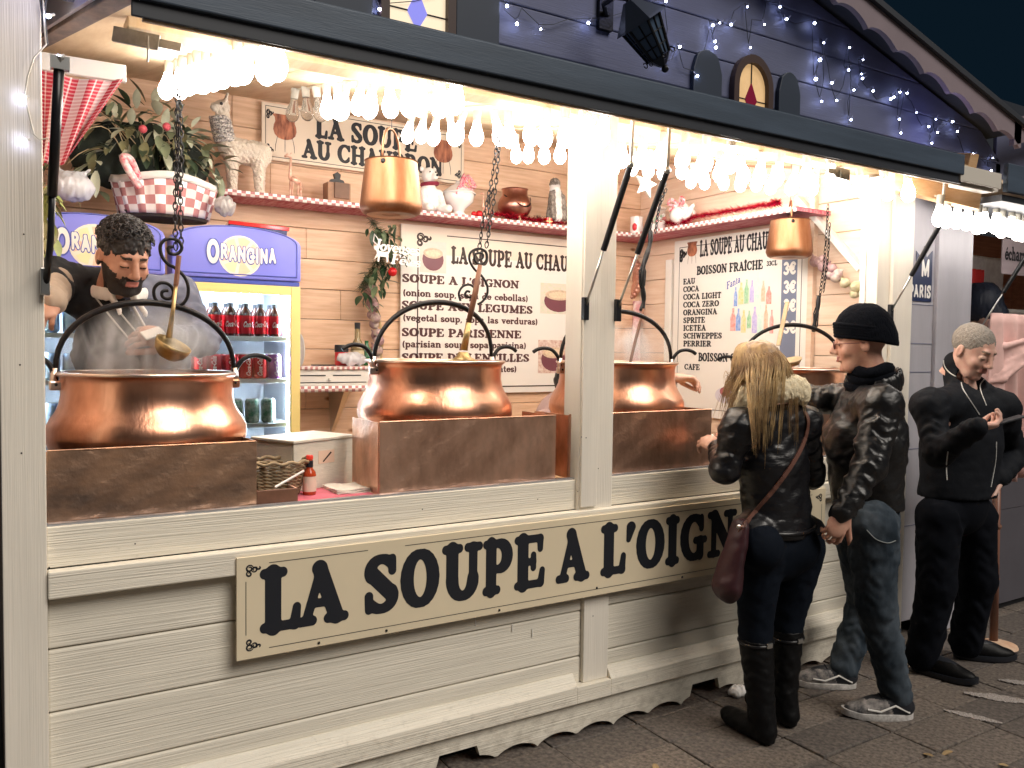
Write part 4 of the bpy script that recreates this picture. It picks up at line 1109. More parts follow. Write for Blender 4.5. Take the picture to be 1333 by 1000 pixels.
def cauldron(cx, zr, ang, lab, rad=.265, bail=.225, lean=0.):
    cyy = .35
    t = thing('copper_cauldron', lab, 'cauldron', (cx, cyy, zr - .31), 'copper soup cauldrons on the counter')
    k = rad / .265
    pr = [(.001, -.332), (.13, -.328), (.205, -.308), (.255, -.275), (.288, -.235), (.299, -.200), (.297, -.165), (.286, -.138), (.270, -.115), (.259, -.092), (.2555, -.065), (.2555, -.025), (.258, -.010), (.264, -.005), (.268, -.002), (.268, .003), (.262, .005), (.251, -.002), (.249, -.03), (.250, -.07), (.262, -.11), (.285, -.16)]
    pr = [(r + (.0012 * math.sin(i * 1.9 + cx * 7) if 2 < i < 12 else 0), z) for i, (r, z) in enumerate(pr)]
    MB().lathe([(r * k, zr + z) for r, z in pr], 72, (cx, cyy, 0)).build('bowl', M_cop, t, smooth=50)
    MB().tube([(cx + .266 * k * math.cos(a), cyy + .266 * k * math.sin(a), zr + .003) for a in [i * .0982 for i in range(64)]], .0055, 8, closed=True).build('rim', M_tin, t, smooth=True)
    MB().lathe([(.001, zr - .075), (.255 * k, zr - .075)], 40, (cx, cyy, 0)).build('soup', M_soup, t)
    dx, dy = math.cos(ang), math.sin(ang)
    pts = []
    for i in range(25):
        a = math.pi * i / 24
        w = .268 * math.cos(a)
        pts.append((cx + dx * w, cyy + dy * w, zr + .005 + bail * math.sin(a)**.85 + lean * w))
    MB().tube(pts, [.0075 + .0035 * math.sin(math.pi * i / 24) for i in range(25)], 8).build('bail_handle', M_iron, t, smooth=True)
    for s_ in (-1, 1):
        f = lambda r, z: (cx + dx * s_ * r, cyy + dy * s_ * r, zr + z)
        iron_handle(smooth_pts([f(.262, -.045), f(.272, .0), f(.284, .03), f(.31, .055), f(.345, .062), f(.375, .056), f(.395, .044)]), t)
        MB().tube([f(.262, -.04), f(.274, -.012), f(.27, .02)], .010, 8).build('lug', M_tin, t, smooth=True)
        tx, ty = -dy, dx
        pts = [f(.268, -.052), f(.266, -.018)]
        MB().box(*(lambda c: (c[0] - .028, c[0] + .028, c[1] - .012, c[1] + .012, c[2] - .018, c[2] + .012))(f(.258, -.03))).build('lug_plate', M_cop if s_ > 0 else M_tin, t, bevel=.006)
        for e in (-.018, .018): MB().ball((f(.268, -.03)[0] + tx * e, f(.268, -.03)[1] + ty * e - .006, zr - .03), .005, 6, 4).build('rivet', M_iron, t)
    # iron ring it rests on
    tr = thing('trivet', 'iron burner ring under the ' + lab.split(' cauldron')[0] + ' cauldron', 'trivet', (cx, cyy, .986), 'burner rings')
    MB().tube([(cx + .16 * math.cos(a), cyy + .16 * math.sin(a), zr - .340) for a in [i * .393 for i in range(16)]], .008, 6, closed=True).build('ring', M_iron, tr)
    for a in (.5, 2.6, 4.7): MB().tube([(cx + .16 * math.cos(a), cyy + .16 * math.sin(a), zr - .340), (cx + .19 * math.cos(a), cyy + .19 * math.sin(a), .987)], .008, 6).build('leg', M_iron, tr)
    return t
PX = [.442, W(567, 470, .35).x, W(803, 473, .35).x, W(1031, 481, .35).x]
PZ = [1.398, 1.44, 1.436, 1.405]
cauldron(PX[0], PZ[0], 0.03, 'leftmost copper cauldron steaming in front of the seller')
cauldron(PX[1], PZ[1], .10, 'second copper cauldron from the left, in front of the soup menu', lean=.06)
cauldron(PX[2], PZ[2], -.25, 'third copper cauldron, partly behind the middle post')
cauldron(PX[3], PZ[3], -.5, 'rightmost copper cauldron, half hidden by the customers')

def copper_stand(x0, x1, z1, lab, m):
    t = thing('copper_screen', lab, 'copper screen', ((x0 + x1) / 2, .04, 1.0), 'hammered copper screens round the burners')
    def sheet(a, c, n=26, name='front_panel'):
        a, c = Vector(a), Vector(c)
        V = []; nz = 9
        d = (c - a); nn = Vector((d.y, -d.x, 0)).normalized()
        for s_ in (0, 1):
            for i in range(n + 1):
                for j in range(nz + 1):
                    p = a + d * (i / n)
                    w = (.0022 * math.sin(i * 1.7 + j * 2.3) + .002 * math.sin(i * .9 - j * 1.3)) if 0 < i < n else 0
                    V.append(p + nn * (w + (.004 if s_ == 0 else 0)) + Vector((0, 0, (z1 - 1.0005) * j / nz)))
        q = (n + 1) * (nz + 1); F_ = []
        for i in range(n):
            for j in range(nz):
                k = i * (nz + 1) + j
                F_ += [(k, k + nz + 1, k + nz + 2, k + 1), (q + k, q + k + 1, q + k + nz + 2, q + k + nz + 1)]
        for i in range(n):
            k = i * (nz + 1); F_.append((k, q + k, q + k + nz + 1, k + nz + 1)); k += nz
            F_.append((k, k + nz + 1, q + k + nz + 1, q + k))
        for k0 in (0, n * (nz + 1)):
            for j in range(nz): F_.append((k0 + j, k0 + j + 1, q + k0 + j + 1, q + k0 + j))
        MB().add(V, F_).build(name, m, t, smooth=35)
    sheet((x0, .036, 1.0005), (x1, .036, 1.0005))
    sheet((x0, .27, 1.0005), (x0, .037, 1.0005), 9, 'side_panel')
    sheet((x1, .037, 1.0005), (x1, .27, 1.0005), 9, 'side_panel')
    MB().tube([(x0, .034, z1 + .001), (x1, .034, z1 + .001)], .003, 6).build('rolled_edge', m, t)
    MB().tube([(x0 + .001, .034, 1.003), (x0 + .001, .034, z1)], .003, 6).build('rolled_edge', m, t)
    return t
copper_stand(.132, .696, 1.199, 'smoke-stained hammered copper screen under the leftmost cauldron', M_copo)
copper_stand(1.106, 1.822, 1.243, 'hammered copper screen in the middle of the left counter opening', M_copd)
copper_stand(1.886, 2.640, 1.243, 'hammered copper screen just right of the middle post', M_copd)
copper_stand(3.10, 3.66, 1.21, 'hammered copper screen hidden behind the two customers', M_copd)

# scroll hooks
def scroll(pts_list, lab, y=.35, r=.0058, loc=None):
    t = thing('scroll_hook', lab, 'hook', W(*pts_list[0][0], y), 'wrought iron hooks holding the cauldrons')
    for k, pp in enumerate(pts_list):
        MB().tube(smooth_pts([W(u, v, y) for u, v in pp], 4), r, 8).build('scroll', M_iron, t, smooth=True)
s1 = [[(180 + x / 6.665, 290 + y / 6.665) for x, y in q] for q in (
 [(300, 210), (268, 215), (262, 240), (275, 265), (320, 275), (360, 255), (378, 215), (355, 165), (300, 140), (240, 145), (200, 180), (190, 230), (210, 300), (260, 360), (330, 400), (400, 470), (432, 550), (430, 630), (400, 690), (360, 722)],
 [(175, 700), (140, 640), (140, 570), (185, 525), (245, 525), (290, 560), (308, 610), (290, 650), (245, 660), (210, 640), (205, 605), (230, 590), (260, 590)])]
scroll(s1, 'wrought iron scroll hook over the leftmost cauldron')
s2 = [[(460 + x / 6.665, 280 + y / 6.665) for x, y in q] for q in (
 [(1090, 390), (1120, 375), (1125, 345), (1100, 330), (1060, 340), (1050, 380), (1075, 420), (1120, 425), (1155, 390), (1155, 330), (1110, 295), (1050, 300), (1010, 340), (1010, 400), (1050, 470), (1115, 530), (1160, 610), (1160, 690), (1120, 750), (1080, 775)],
 [(930, 745), (915, 680), (950, 620), (1010, 605), (1052, 640), (1050, 695), (1005, 715), (968, 695), (985, 662), (1010, 668)])]
scroll(s2, 'wrought iron scroll hook over the second cauldron', r=.0048)
def twist_hook(pp, lab, y=.35):
    t = thing('scroll_hook', lab, 'hook', W(*pp[0], y), 'wrought iron hooks holding the cauldrons')
    P_ = smooth_pts([W(u, v, y) for u, v in pp], 5)
    b = MB().tube(P_, [.008 + .004 * abs(math.sin(i * .6)) for i in range(len(P_))], 8)
    b.build('twisted_bar', M_iron, t, smooth=True)
    m = P_[len(P_) // 2]
    for s_ in (-1, 1): MB().tube([m + Vector((s_ * .004, 0, .05)), m + Vector((s_ * .018, 0, .02)), m + Vector((s_ * .014, 0, -.04)), m + Vector((0, 0, -.07))], .004, 6).build('scroll', M_iron, t, smooth=True)
twist_hook([(847, 300), (846, 318), (838, 345), (836, 368), (838, 390), (835, 405)], 'black twisted hook over the third cauldron')
twist_hook([(1066, 385), (1064, 405), (1061, 418), (1059, 432)], 'black twisted hook over the rightmost cauldron')

def chain(strands, lab, y=.35, ln=.030, wd=.012, r=.0022):
    top = W(*strands[0][-1], y)
    t = thing('chain', lab, 'chain', top, 'chains the cauldrons hang from')
    b = MB()
    for st in strands:
        P_ = smooth_pts([W(u, v, y) for u, v in st], 12)
        d = 0; last = P_[0]; k = 0
        for p in P_[1:]:
            seg = p - last
            while seg.length > ln * .72:
                c = last + seg.normalized() * ln * .36
                ax = seg.normalized()
                a = (k % 2) * 1.25 + random.uniform(-.3, .3)
                sd = Vector((math.cos(a), math.sin(a), 0)); sd = (sd - ax * sd.dot(ax)).normalized()
                b.tube([c + ax * (ln * .5 * math.cos(q) if True else 0) + sd * wd * .5 * math.sin(q) * (1.15 if abs(math.sin(q)) > .9 else 1) for q in [j * .785 for j in range(8)]], r, 4, closed=True)
                last = last + seg.normalized() * ln * .72; seg = p - last; k += 1
    b.build('links', M_iron if wd > .011 else M_galv, t)
chain([[(229, 325), (228, 290), (229, 230), (231, 120), (231, 100)], [(236, 318), (235, 260), (236, 200), (234, 110)], [(231, 255), (233, 200), (232, 130)]], 'double black chain holding the leftmost cauldron')
chain([[(624, 324), (630, 280), (640, 235), (648, 175), (650, 160)], [(633, 322), (640, 280), (646, 235), (651, 175)], [(635, 300), (637, 262), (644, 240)]], 'thin chain holding the second cauldron', wd=.013)
chain([[(846, 305), (850, 280), (858, 250), (864, 228), (866, 215)], [(853, 303), (858, 270), (866, 236)], [(855, 285), (861, 262), (868, 245)]], 'bunched chain beside the strut over the third cauldron')
chain([[(1067, 388), (1073, 340), (1077, 285), (1078, 262)], [(1072, 380), (1078, 330), (1080, 290)]], 'short chain holding the rightmost cauldron', wd=.013)

# ladles
M_brass = mat('old_brass', (.62, .46, .22), .38, .9, var=.5, vscale=12)
M_woodr = mat('red_brown_wood', (.22, .10, .06), .5, var=.3, vscale=20)
M_woodl = mat('pale_spoon_wood', (.55, .42, .26), .6, var=.3, vscale=20)
t = thing('ladle', 'brass ladle hanging from the scroll over the leftmost cauldron', 'ladle', W(232, 331, .33), 'ladles')
MB().tube([W(233, 333, .335), W(229, 372, .332)], .008, 8).build('grip', M_woodr, t)
MB().tube([W(229, 372, .332), W(225, 405, .33), W(220, 440, .325)], [.006, .0065, .010], 8).build('handle', M_brass, t, smooth=True)
c = W(224, 452, .30)
MB().lathe([(.001, -.042), (.03, -.036), (.048, -.020), (.056, .0), (.058, .014), (.056, .014), (.05, .0), (.03, -.028), (.001, -.034)], 24, c, Euler((R_(20), R_(24), 0)).to_matrix()).build('bowl', mat('ladle_brass', (.50, .36, .16), .4, .8, var=.6, vscale=18, bump=.3, bscale=60), t, smooth=True)
t = thing('ladle', 'long wooden-handled masher standing in the second cauldron', 'ladle', W(624, 350, .34), 'ladles')
MB().tube([W(625, 345, .33), W(619, 380, .33), W(610, 420, .34)], [.009, .012, .011], 8).build('handle', M_woodr, t, smooth=True)
MB().tube([W(610, 420, .34), W(604, 456, .35)], [.011, .015], 10).build('ferrule', M_brass, t, smooth=True)
MB().lathe([(.001, .03), (.018, .03), (.03, .01), (.05, .0), (.052, -.012), (.001, -.014)], 20, W(603, 468, .36)).build('foot', M_brass, t, smooth=40)
t = thing('ladle', 'thin brown stirring stick in the third cauldron', 'ladle', W(836, 405, .35), 'ladles')
MB().tube([W(838, 402, .34), W(828, 440, .36), W(820, 474, .38), W(818, 490, .38)], .007, 8).build('stick', M_woodr, t, smooth=True)
MB().ball(W(818, 492, .38), (.03, .03, .012), 10, 6).build('scoop', M_brass, t, smooth=True)
t = thing('ladle', 'pale wooden scoop leaning over the rightmost cauldron', 'ladle', W(1024, 395, .36), 'ladles')
MB().bar(W(1025, 393, .34), W(1013, 450, .32), .022, .008).build('handle', M_woodl, t, bevel=.002)
MB().lathe([(.001, -.03), (.035, -.022), (.052, 0), (.054, .008), (.045, 0), (.001, -.02)], 20, W(1030, 470, .28), Euler((0, R_(-18), 0)).to_matrix()).build('bowl', M_woodl, t, smooth=True)

# hanging copper pans
def hang_pot(u0, u1, vt, vb, y, lab, m, bail):
    a, c = W(u0, (vt + vb) / 2, y), W(u1, (vt + vb) / 2, y)
    ctr = (a + c) / 2; px = (c.x - a.x)
    tq = W((u0 + u1) / 2, vt, y); bq = W((u0 + u1) / 2, vb, y)
    depth = (ctr - Vector((0, CY, CH))).dot(AF)
    rad = (u1 - u0) / CF * depth / 2
    t = thing('copper_pot', lab, 'copper pot', (tq.x, y, tq.z), 'copper pots hanging under the awning')
    hh = tq.z - bq.z
    pr = [(.001, bq.z + .010), (rad * .82, bq.z + .006), (rad * .93, bq.z + .014), (rad, bq.z + .035), (rad * .985, bq.z + .05), (rad * .93, bq.z + hh * .55), (rad * .84, tq.z - .012), (rad * .83, tq.z), (rad * .86, tq.z + .004), (rad * .84, tq.z + .004), (rad * .80, tq.z - .01), (rad * .88, bq.z + hh * .5), (rad * .9, bq.z + .05), (.001, bq.z + .02)]
    MB().lathe(pr, 40, (tq.x, y, 0)).build('pan', m, t, smooth=45)
    MB().lathe([(rad * .30, bq.z + .0065), (rad * .78, bq.z + .0045)], 32, (tq.x, y, 0)).build('soot_ring', M_copo, t)
    w = rad * .86
    MB().tube([(tq.x + w * .62 * math.cos(q), y + w * .6 * math.cos(q), tq.z - .01 + bail * math.sin(q)**.7) for q in [math.pi * i / 16 for i in range(17)]], .0045, 7).build('bail_handle', M_copl, t, smooth=True)
    for s_ in (-1, 1): MB().ball((tq.x + s_ * w * .62, y + s_ * w * .6 - (.01 if s_ < 0 else 0), tq.z - .014), .012, 8, 5).build('lug', M_iron, t)
    # wire up to the awning boards
    MB().tube([(tq.x, y, tq.z - .01 + bail), (tq.x, y, zc(y))], .0015, 4).build('hanging_wire', M_wired, t)
    return t
hang_pot(469, 550, 212, 282, .50, 'large copper pot hanging in front of the back shelf', M_copl, .14)
hang_pot(999, 1058, 288, 337, .50, 'small copper pot hanging by the drinks menu', M_copl, .12)

# ------------------------------------------------------------------ on the counter
M_red = mat('red_cloth', (.55, .05, .07), .8)
M_clothp = mat('pink_counter_cloth', (.66, .16, .22), .8, var=.2, vscale=10)
tag(MB().box(.705, 1.10, .034, .52, .9855, .9995).build('counter_cloth', M_clothp, bevel=.002), 'pink red cloth lying on the counter between the copper screens', 'cloth')
M_crate = mat('whitewashed_wood', (.72, .66, .56), .6, var=.12, vscale=6, bump=.25, bscale=20, stretch=(3, 3, 14))
cr = thing('wooden_box', 'whitewashed wooden box with a small label between the copper screens', 'box', (.955, .36, 1.0)); cr.rotation_euler = (0, 0, R_(24))
for (nm, bx) in (('side_board', (-.14, .14, -.105, -.095, 0, .165)), ('side_board', (-.14, .14, .095, .105, 0, .165)), ('end_board', (-.14, -.13, -.0945, .0945, 0, .165)), ('end_board', (.13, .14, -.0945, .0945, 0, .165)), ('lid', (-.145, .145, -.11, .11, .1655, .175))):
    MB().box(*bx).build(nm, M_crate, cr, bevel=.002, world=False)
MB().box(-.03, .045, -.1062, -.1052, .085, .130).build('label', mat('peach_label', (.75, .55, .42), .5), cr, world=False)
MB().add([(-.012, -.107, .092), (-.006, -.107, .090), (.032, -.107, .120), (.026, -.107, .124)], [(0, 1, 2, 3)]).build('label_print', M_inkb, cr, world=False)
# wicker basket
M_wick = mat('wicker', (.36, .26, .15), .6, var=.45, vscale=30)
wk = thing('wicker_basket', 'small brown wicker basket beside the left copper screen', 'basket', (.80, .19, 1.0))
for k in range(9):
    z = 1.008 + .0115 * k; rr = .062 + .0028 * k
    for ph in (0, 1):
        pts = []
        for i in range(40):
            a = i * .157
            q = rr * (1 + .05 * math.sin(a * 10 + ph * math.pi + k * math.pi))
            pts.append((.80 + q * 1.25 * math.cos(a), .19 + q * .95 * math.sin(a), z + .003 * math.cos(a * 10 + ph * 3.14 + k * 3.14)))
        MB().tube(pts, .0042, 5, closed=True).build('withy', M_wick, wk, smooth=True)
pts = [(.80 + .092 * 1.25 * math.cos(i * .1), .19 + .092 * .95 * math.sin(i * .1), 1.114 + .004 * math.sin(i * 1.3)) for i in range(63)]
MB().tube(pts, .0065, 6, closed=True).build('rim_withy', M_wick, wk, smooth=True)
MB().ball((.80, .19, 1.01), (.07, .05, .006), 12, 5).build('base', M_wick, wk)
# wooden tray and stick
t = thing('wooden_tray', 'small dark wooden tray with a pale stick on the counter edge', 'tray', (.775, .06, 1.0))
MB().box(.70, .83, .036, .044, 1.0, 1.045).build('front', M_woodr, t, bevel=.002)
MB().box(.822, .83, .045, .13, 1.0, 1.045).build('side', mat('pale_pink_wood', (.55, .33, .24), .6), t, bevel=.002)
MB().box(.70, .708, .045, .13, 1.0, 1.045).build('side', M_woodr, t, bevel=.002)
MB().box(.709, .821, .045, .13, 1.0, 1.006).build('base', M_woodr, t)
tag(MB().tube([(.76, .05, 1.05), (.875, .12, 1.085)], .004, 6).build('stirring_stick', M_white), 'thin white stick lying across the wooden tray', 'stick')
# sauce bottle
t = thing('sauce_bottle', 'small hot sauce bottle with a red cap on the pink cloth', 'bottle', (.905, .15, 1.0))
MB().lathe([(.001, 1.0), (.020, 1.0), (.022, 1.004), (.022, 1.066), (.020, 1.076), (.011, 1.088), (.0105, 1.118), (.001, 1.118)], 20, (.905, .15, 0)).build('glass', mat('sauce_red', (.42, .06, .02), .12), t, smooth=40)
MB().lathe([(.0225, 1.012), (.0226, 1.062)], 20, (.905, .15, 0)).build('label', mat('cream_label', (.72, .60, .48), .5), t, smooth=True)
MB().lathe([(.0112, 1.092), (.0122, 1.093), (.0122, 1.113), (.0112, 1.114)], 16, (.905, .15, 0)).build('neck_label', M_ink, t)
MB().lathe([(.001, 1.132), (.010, 1.132), (.012, 1.128), (.012, 1.1185), (.001, 1.1185)], 16, (.905, .15, 0)).build('cap', mat('cap_red', (.75, .05, .03), .3), t, smooth=40)
# folded napkin
t = MB()
for k in range(3):
    V = []
    for i in range(9):
        for j in range(5): V.append((.985 + .018 * i, .10 + .035 * j + k * .004, 1.003 + k * .005 + .0025 * math.sin(i * 1.1 + j + k)))
    t.add(V, [(i * 5 + j, i * 5 + 5 + j, i * 5 + 6 + j, i * 5 + j + 1) for i in range(8) for j in range(4)])
o = t.build('napkin', mat('cream_napkin', (.76, .70, .62), .8, bump=.3, bscale=60)); sm = o.modifiers.new('s', 'SOLIDIFY'); sm.thickness = .003
tag(o, 'folded cream napkin lying on the pink counter cloth', 'napkin')
# striped packet beside the woman's elbow
t = thing('striped_holder', 'black and white striped holder between the third screen and the woman', 'holder', (2.72, .15, 1.0))
for k in range(9): MB().tube([(2.70 + .05 * math.cos(a), .15 + .05 * math.sin(a), 1.005 + k * .014) for a in [i * .524 for i in range(12)]], .006, 6, closed=True).build('ring', M_ink if k % 2 else M_white, t, smooth=True)

# ------------------------------------------------------------------ fridges
M_violet = mat('violet_fridge_header', (.20, .22, .74), .3, var=.08, vscale=3)
M_violetd = mat('violet_fridge_trim', (.06, .09, .42), .35)
M_yel = mat('yellow_door_frame', (.86, .70, .28), .4)
M_fw = mat('fridge_white', (.80, .84, .90), .45)
M_fgl = bpy.data.materials.new('door_glass'); M_fgl.use_nodes = True
_n, _l = M_fgl.node_tree.nodes, M_fgl.node_tree.links
_n.remove(_n['Principled BSDF'])
_t, _g, _m, _f = _n.new('ShaderNodeBsdfTransparent'), _n.new('ShaderNodeBsdfGlossy'), _n.new('ShaderNodeMixShader'), _n.new('ShaderNodeFresnel')
_t.inputs[0].default_value = (.90, .95, .96, 1); _g.inputs['Roughness'].default_value = .05; _f.inputs[0].default_value = 1.6
_l.new(_f.outputs[0], _m.inputs[0]); _l.new(_t.outputs[0], _m.inputs[1]); _l.new(_g.outputs[0], _m.inputs[2]); _l.new(_m.outputs[0], _n['Material Output'].inputs[0])
M_flit = mat('fridge_light', (1, 1, 1), .5, emit=(.80, .88, 1.0), es=150)
M_shelf = mat('fridge_shelf', (.85, .88, .92), .35)
FY = 1.45
def fridge(x0, x1, lab):
    t = thing('drinks_fridge', lab, 'fridge', ((x0 + x1) / 2, FY, .14), 'drinks fridges by the back wall')
    cx = (x0 + x1) / 2; w = (x1 - x0) / 2
    zb, zt = 1.80, 1.97
    arc = [(x0, zb), (x1, zb)] + [(cx + w * math.cos(a) , zt + .075 * math.sin(a)) for a in [math.pi * i / 14 for i in range(15)]]
    MB().prism(arc, lambda x, z: (x, FY - .03, z), lambda x, z: (x, FY + .10, z)).build('header', M_violet, t, bevel=.008)
    ins = [(cx + (x - cx) * .93, zb + .02 + (z - zb) * .90) for x, z in arc]
    MB().tube([(x, FY - .032, z) for x, z in ins], .0028, 5, closed=True).build('header_trim', M_violetd, t)
    MB().box(x0 + .004, x1 - .004, FY - .02, FY - .002, 1.778, 1.7985).build('header_lip', M_violetd, t, bevel=.003)
    MB().box(x0, x1, FY + .52, FY + .54, .16, 1.799).build('back_panel', M_fw, t)
    for a in (x0, x1 - .025): MB().box(a, a + .025, FY + .012, FY + .5195, .16, 1.799).build('side_panel', M_fw, t)
    MB().box(x0 + .026, x1 - .026, FY + .012, FY + .5195, .16, .34).build('base', M_violetd, t)
    MB().box(x0 + .026, x1 - .026, FY + .012, FY + .5195, 1.76, 1.799).build('ceiling_panel', M_fw, t)
    for (a, c, d, e, nm) in ((x0, x0 + .045, .36, 1.777, 'door_stile'), (x1 - .045, x1, .36, 1.777, 'door_stile'), (x0 + .0455, x1 - .0455, 1.735, 1.777, 'door_rail'), (x0 + .0455, x1 - .0455, .36, .41, 'door_rail')):
        MB().box(a, c, FY - .022, FY + .010, d, e).build(nm, M_yel, t, bevel=.003)
    MB().box(x0 + .046, x1 - .046, FY - .008, FY - .003, .411, 1.734).build('door_glass', M_fgl, t)
    for a in (x0 + .035, x1 - .047): MB().box(a, a + .012, FY + .03, FY + .045, .5, 1.70).build('light_tube', M_flit, t)
    MB().box(x0 + .06, x1 - .06, FY + .10, FY + .13, 1.742, 1.758).build('light_tube', M_flit, t)
    for z in SHZ: MB().box(x0 + .0255, x1 - .0255, FY + .03, FY + .5, z - .022, z).build('shelf', M_shelf, t, bevel=.002)
    # printed logo: segmented disc and word
    lx, lz = cx + .005, 1.905
    yy = FY - .0315
    n = 28
    MB().add([(lx + .098 * math.cos(6.283 * i / n), yy, lz + .094 * math.sin(6.283 * i / n)) for i in range(n)], [tuple(range(n))]).build('logo_disc', mat('logo_cream', (.84, .78, .66), .4), t)
    b = MB(); b2 = MB()
    for k in range(7):
        a0 = k * .9
        (b if k % 2 else b2).add([(lx + .012 * math.cos(a0 + .45), yy - .0008, lz + .012 * math.sin(a0 + .45)), (lx + .085 * math.cos(a0 + .1), yy - .0008, lz + .082 * math.sin(a0 + .1)), (lx + .09 * math.cos(a0 + .45), yy - .0008, lz + .087 * math.sin(a0 + .45)), (lx + .085 * math.cos(a0 + .8), yy - .0008, lz + .082 * math.sin(a0 + .8))], [(0, 1, 2, 3)])
    b.build('logo_segments', mat('logo_orange', (.86, .58, .40), .4), t); b2.build('logo_segments', mat('logo_yellow', (.86, .76, .45), .4), t)
    for (mm, fat, e, nm) in ((M_violetd, .11, .0016, 'word_shadow'), (M_white, .035, .0024, 'word')):
        b = MB()
        x = lx - .150
        for k, ch in enumerate('ORANGINA'):
            adv, vv, ff = glyph(ch, 22, True, fat)
            hh = .098 if k == 0 else .066
            oz = lz - .035 if k == 0 else lz - .012 - .010 * math.sin(k * .45) + .002 * (k % 2)
            b.add([(x + a * hh * .62, yy - e, oz + c * hh - .0006 * k * 3) for a, c in vv], ff)
            x += (adv + .04) * hh * .62
        b.build(nm, mm, t)
    return t
SHZ = [W(330, v, FY + .05).z for v in (438, 493, 551, 606, 660, 720)]
fridge(.10, .672, 'violet-headed drinks fridge behind the seller, left one of the pair')
fridge(.700, 1.285, 'violet-headed drinks fridge with yellow door frame, right one of the pair')
# drinks
def can_thing(kind):
    t = thing('drink_can', 'x', 'drink can', (0, 0, 0), 'drinks in the fridges')
    body = [mat('can_red', (.62, .02, .03), .25, .4), mat('can_green_white', (.75, .82, .78), .3, .1, vscale=26, col2=(.04, .22, .14)), mat('can_blue_white', (.75, .80, .86), .3, .1, vscale=22, col2=(.03, .06, .30)), mat('can_purple', (.30, .12, .42), .3, .3), None, mat('can_sky', (.20, .34, .62), .3, .3, vscale=20, col2=(.5, .6, .75))][kind]
    if kind == 4:
        MB().lathe([(.001, 0), (.028, 0), (.030, .006), (.030, .10), (.024, .118), (.0125, .136), (.0125, .150), (.001, .150)], 14).build('bottle', mat('cola_brown', (.05, .015, .01), .1), t, smooth=40, world=False)
        MB().lathe([(.0304, .012), (.0304, .098)], 14).build('label', mat('can_red', (.62, .02, .03), .25, .4), t, smooth=True, world=False)
        MB().lathe([(.0135, .138), (.0135, .155), (.001, .155)], 10).build('cap', M_ink, t, world=False)
    else:
        MB().lathe([(.001, 0), (.024, .0), (.0325, .008), (.033, .012), (.033, .104), (.031, .110), (.026, .116)], 14).build('can_body', body, t, smooth=40, world=False)
        MB().lathe([(.0265, .1155), (.0265, .118), (.024, .115), (.001, .115)], 14).build('lid', M_steel, t, smooth=40, world=False)
    if kind in (0, 4, 3):
        b = MB()
        R0 = .0308 if kind == 4 else .0335
        if kind == 4: fn = lambda a, c: (R0 * math.sin((a - .028) / R0), -R0 * math.cos((a - .028) / R0), .042 + c + .08 * a)
        else: fn = lambda a, c: (R0 * math.sin((.010 - c) / R0), -R0 * math.cos((.010 - c) / R0), .012 + a)
        put_text(b, 'Coca-Cola', fn, .026 if kind == 4 else .022, .56 if kind == 4 else .78, res=12, sans=True, slant=.3)
        b.build('lettering', M_white, t, world=False)
    return t
cp = {k: can_thing(k) for k in (0, 1, 2, 3, 4, 5)}
cu = set()
def put_can(kind, x, y, z, lab):
    o = cp[kind] if kind not in cu else copy_tree(cp[kind])
    cu.add(kind)
    o.location = (x, y, z + .0005); o['label'] = lab; o.rotation_euler = (0, 0, random.uniform(-.35, .35))
NM = {0: 'red cola can', 4: 'red-labelled cola bottle', 1: 'green and white can', 2: 'blue and white can', 3: 'purple can', 5: 'blue can'}
SN = ['top', 'second', 'third', 'fourth', 'fifth']
for s_, (kinds, z) in enumerate((([4] * 7, SHZ[0]), ([0, 0, 0, 0, 0, 0, 3], SHZ[1]), ([1] * 6, SHZ[2]), ([2] * 6, SHZ[3]))):
    for i, k in enumerate(kinds):
        x = .765 + i * (.070 if len(kinds) == 7 else .078)
        for row in (0, 1):
            if row == 1 and s_ > 1: continue
            put_can(k, x + .004 * row, FY + .065 + row * .09, z, '%s, %s from left, %s row, %s shelf, right fridge' % (NM[k], ORD[i], ('front', 'rear')[row], SN[s_]))
for s_ in range(4):
    for i in range(4):
        put_can(5, .155 + i * .075, FY + .065, SHZ[s_], 'blue can, %s from the left on the %s shelf of the left fridge' % (ORD[i], SN[s_]))
# ------------------------------------------------------------------ people
random.seed(21)
M_skin = mat('skin', (.62, .36, .26), .45, var=.12, vscale=30, col2=(.55, .27, .20), bump=.1, bscale=200, bdist=.001)
M_skin2 = mat('skin_tan', (.46, .26, .18), .45, var=.12, vscale=30, col2=(.40, .20, .14), bump=.1, bscale=200, bdist=.001)
M_skinp = mat('skin_pale', (.66, .44, .35), .45, var=.12, vscale=30, col2=(.62, .34, .27), bump=.1, bscale=200, bdist=.001)
M_lip = mat('lips', (.42, .16, .13), .4)
M_brow = mat('brow_hair', (.035, .022, .016), .6)
M_browg = mat('brow_grey', (.20, .15, .11), .6)
M_beard = mat('beard_black', (.022, .017, .015), .6, bump=.8, bscale=300, bdist=.002)
M_leather = mat('black_leather', (.005, .005, .007), .36, bump=.5, bscale=20, stretch=(.6, .6, 1.7), bdist=.010, var=.3, vscale=10, detail=3, rvar=.08, spec=.6)
M_leather2 = mat('worn_black_leather', (.006, .006, .007), .38, bump=.5, bscale=17, stretch=(.7, .7, 1.5), bdist=.012, var=.3, vscale=7, detail=3, rvar=.1, spec=.6)
M_softsh = mat('black_softshell', (.004, .0055, .009), .75, spec=.22, bump=.5, bscale=16, bdist=.012)
M_trous = mat('black_trousers', (.003, .004, .007), .9, spec=.12, bump=.3, bscale=16, bdist=.01)
M_jeans = mat('faded_blue_jeans', (.070, .088, .108), .85, spec=.2, vscale=9, col2=(.020, .030, .042), bump=.35, bscale=18, bdist=.01, vstretch=(1, 1, .5))
M_djeans = mat('dark_jeans', (.003, .0055, .011), .85, spec=.15, bump=.3, bscale=18, bdist=.01)
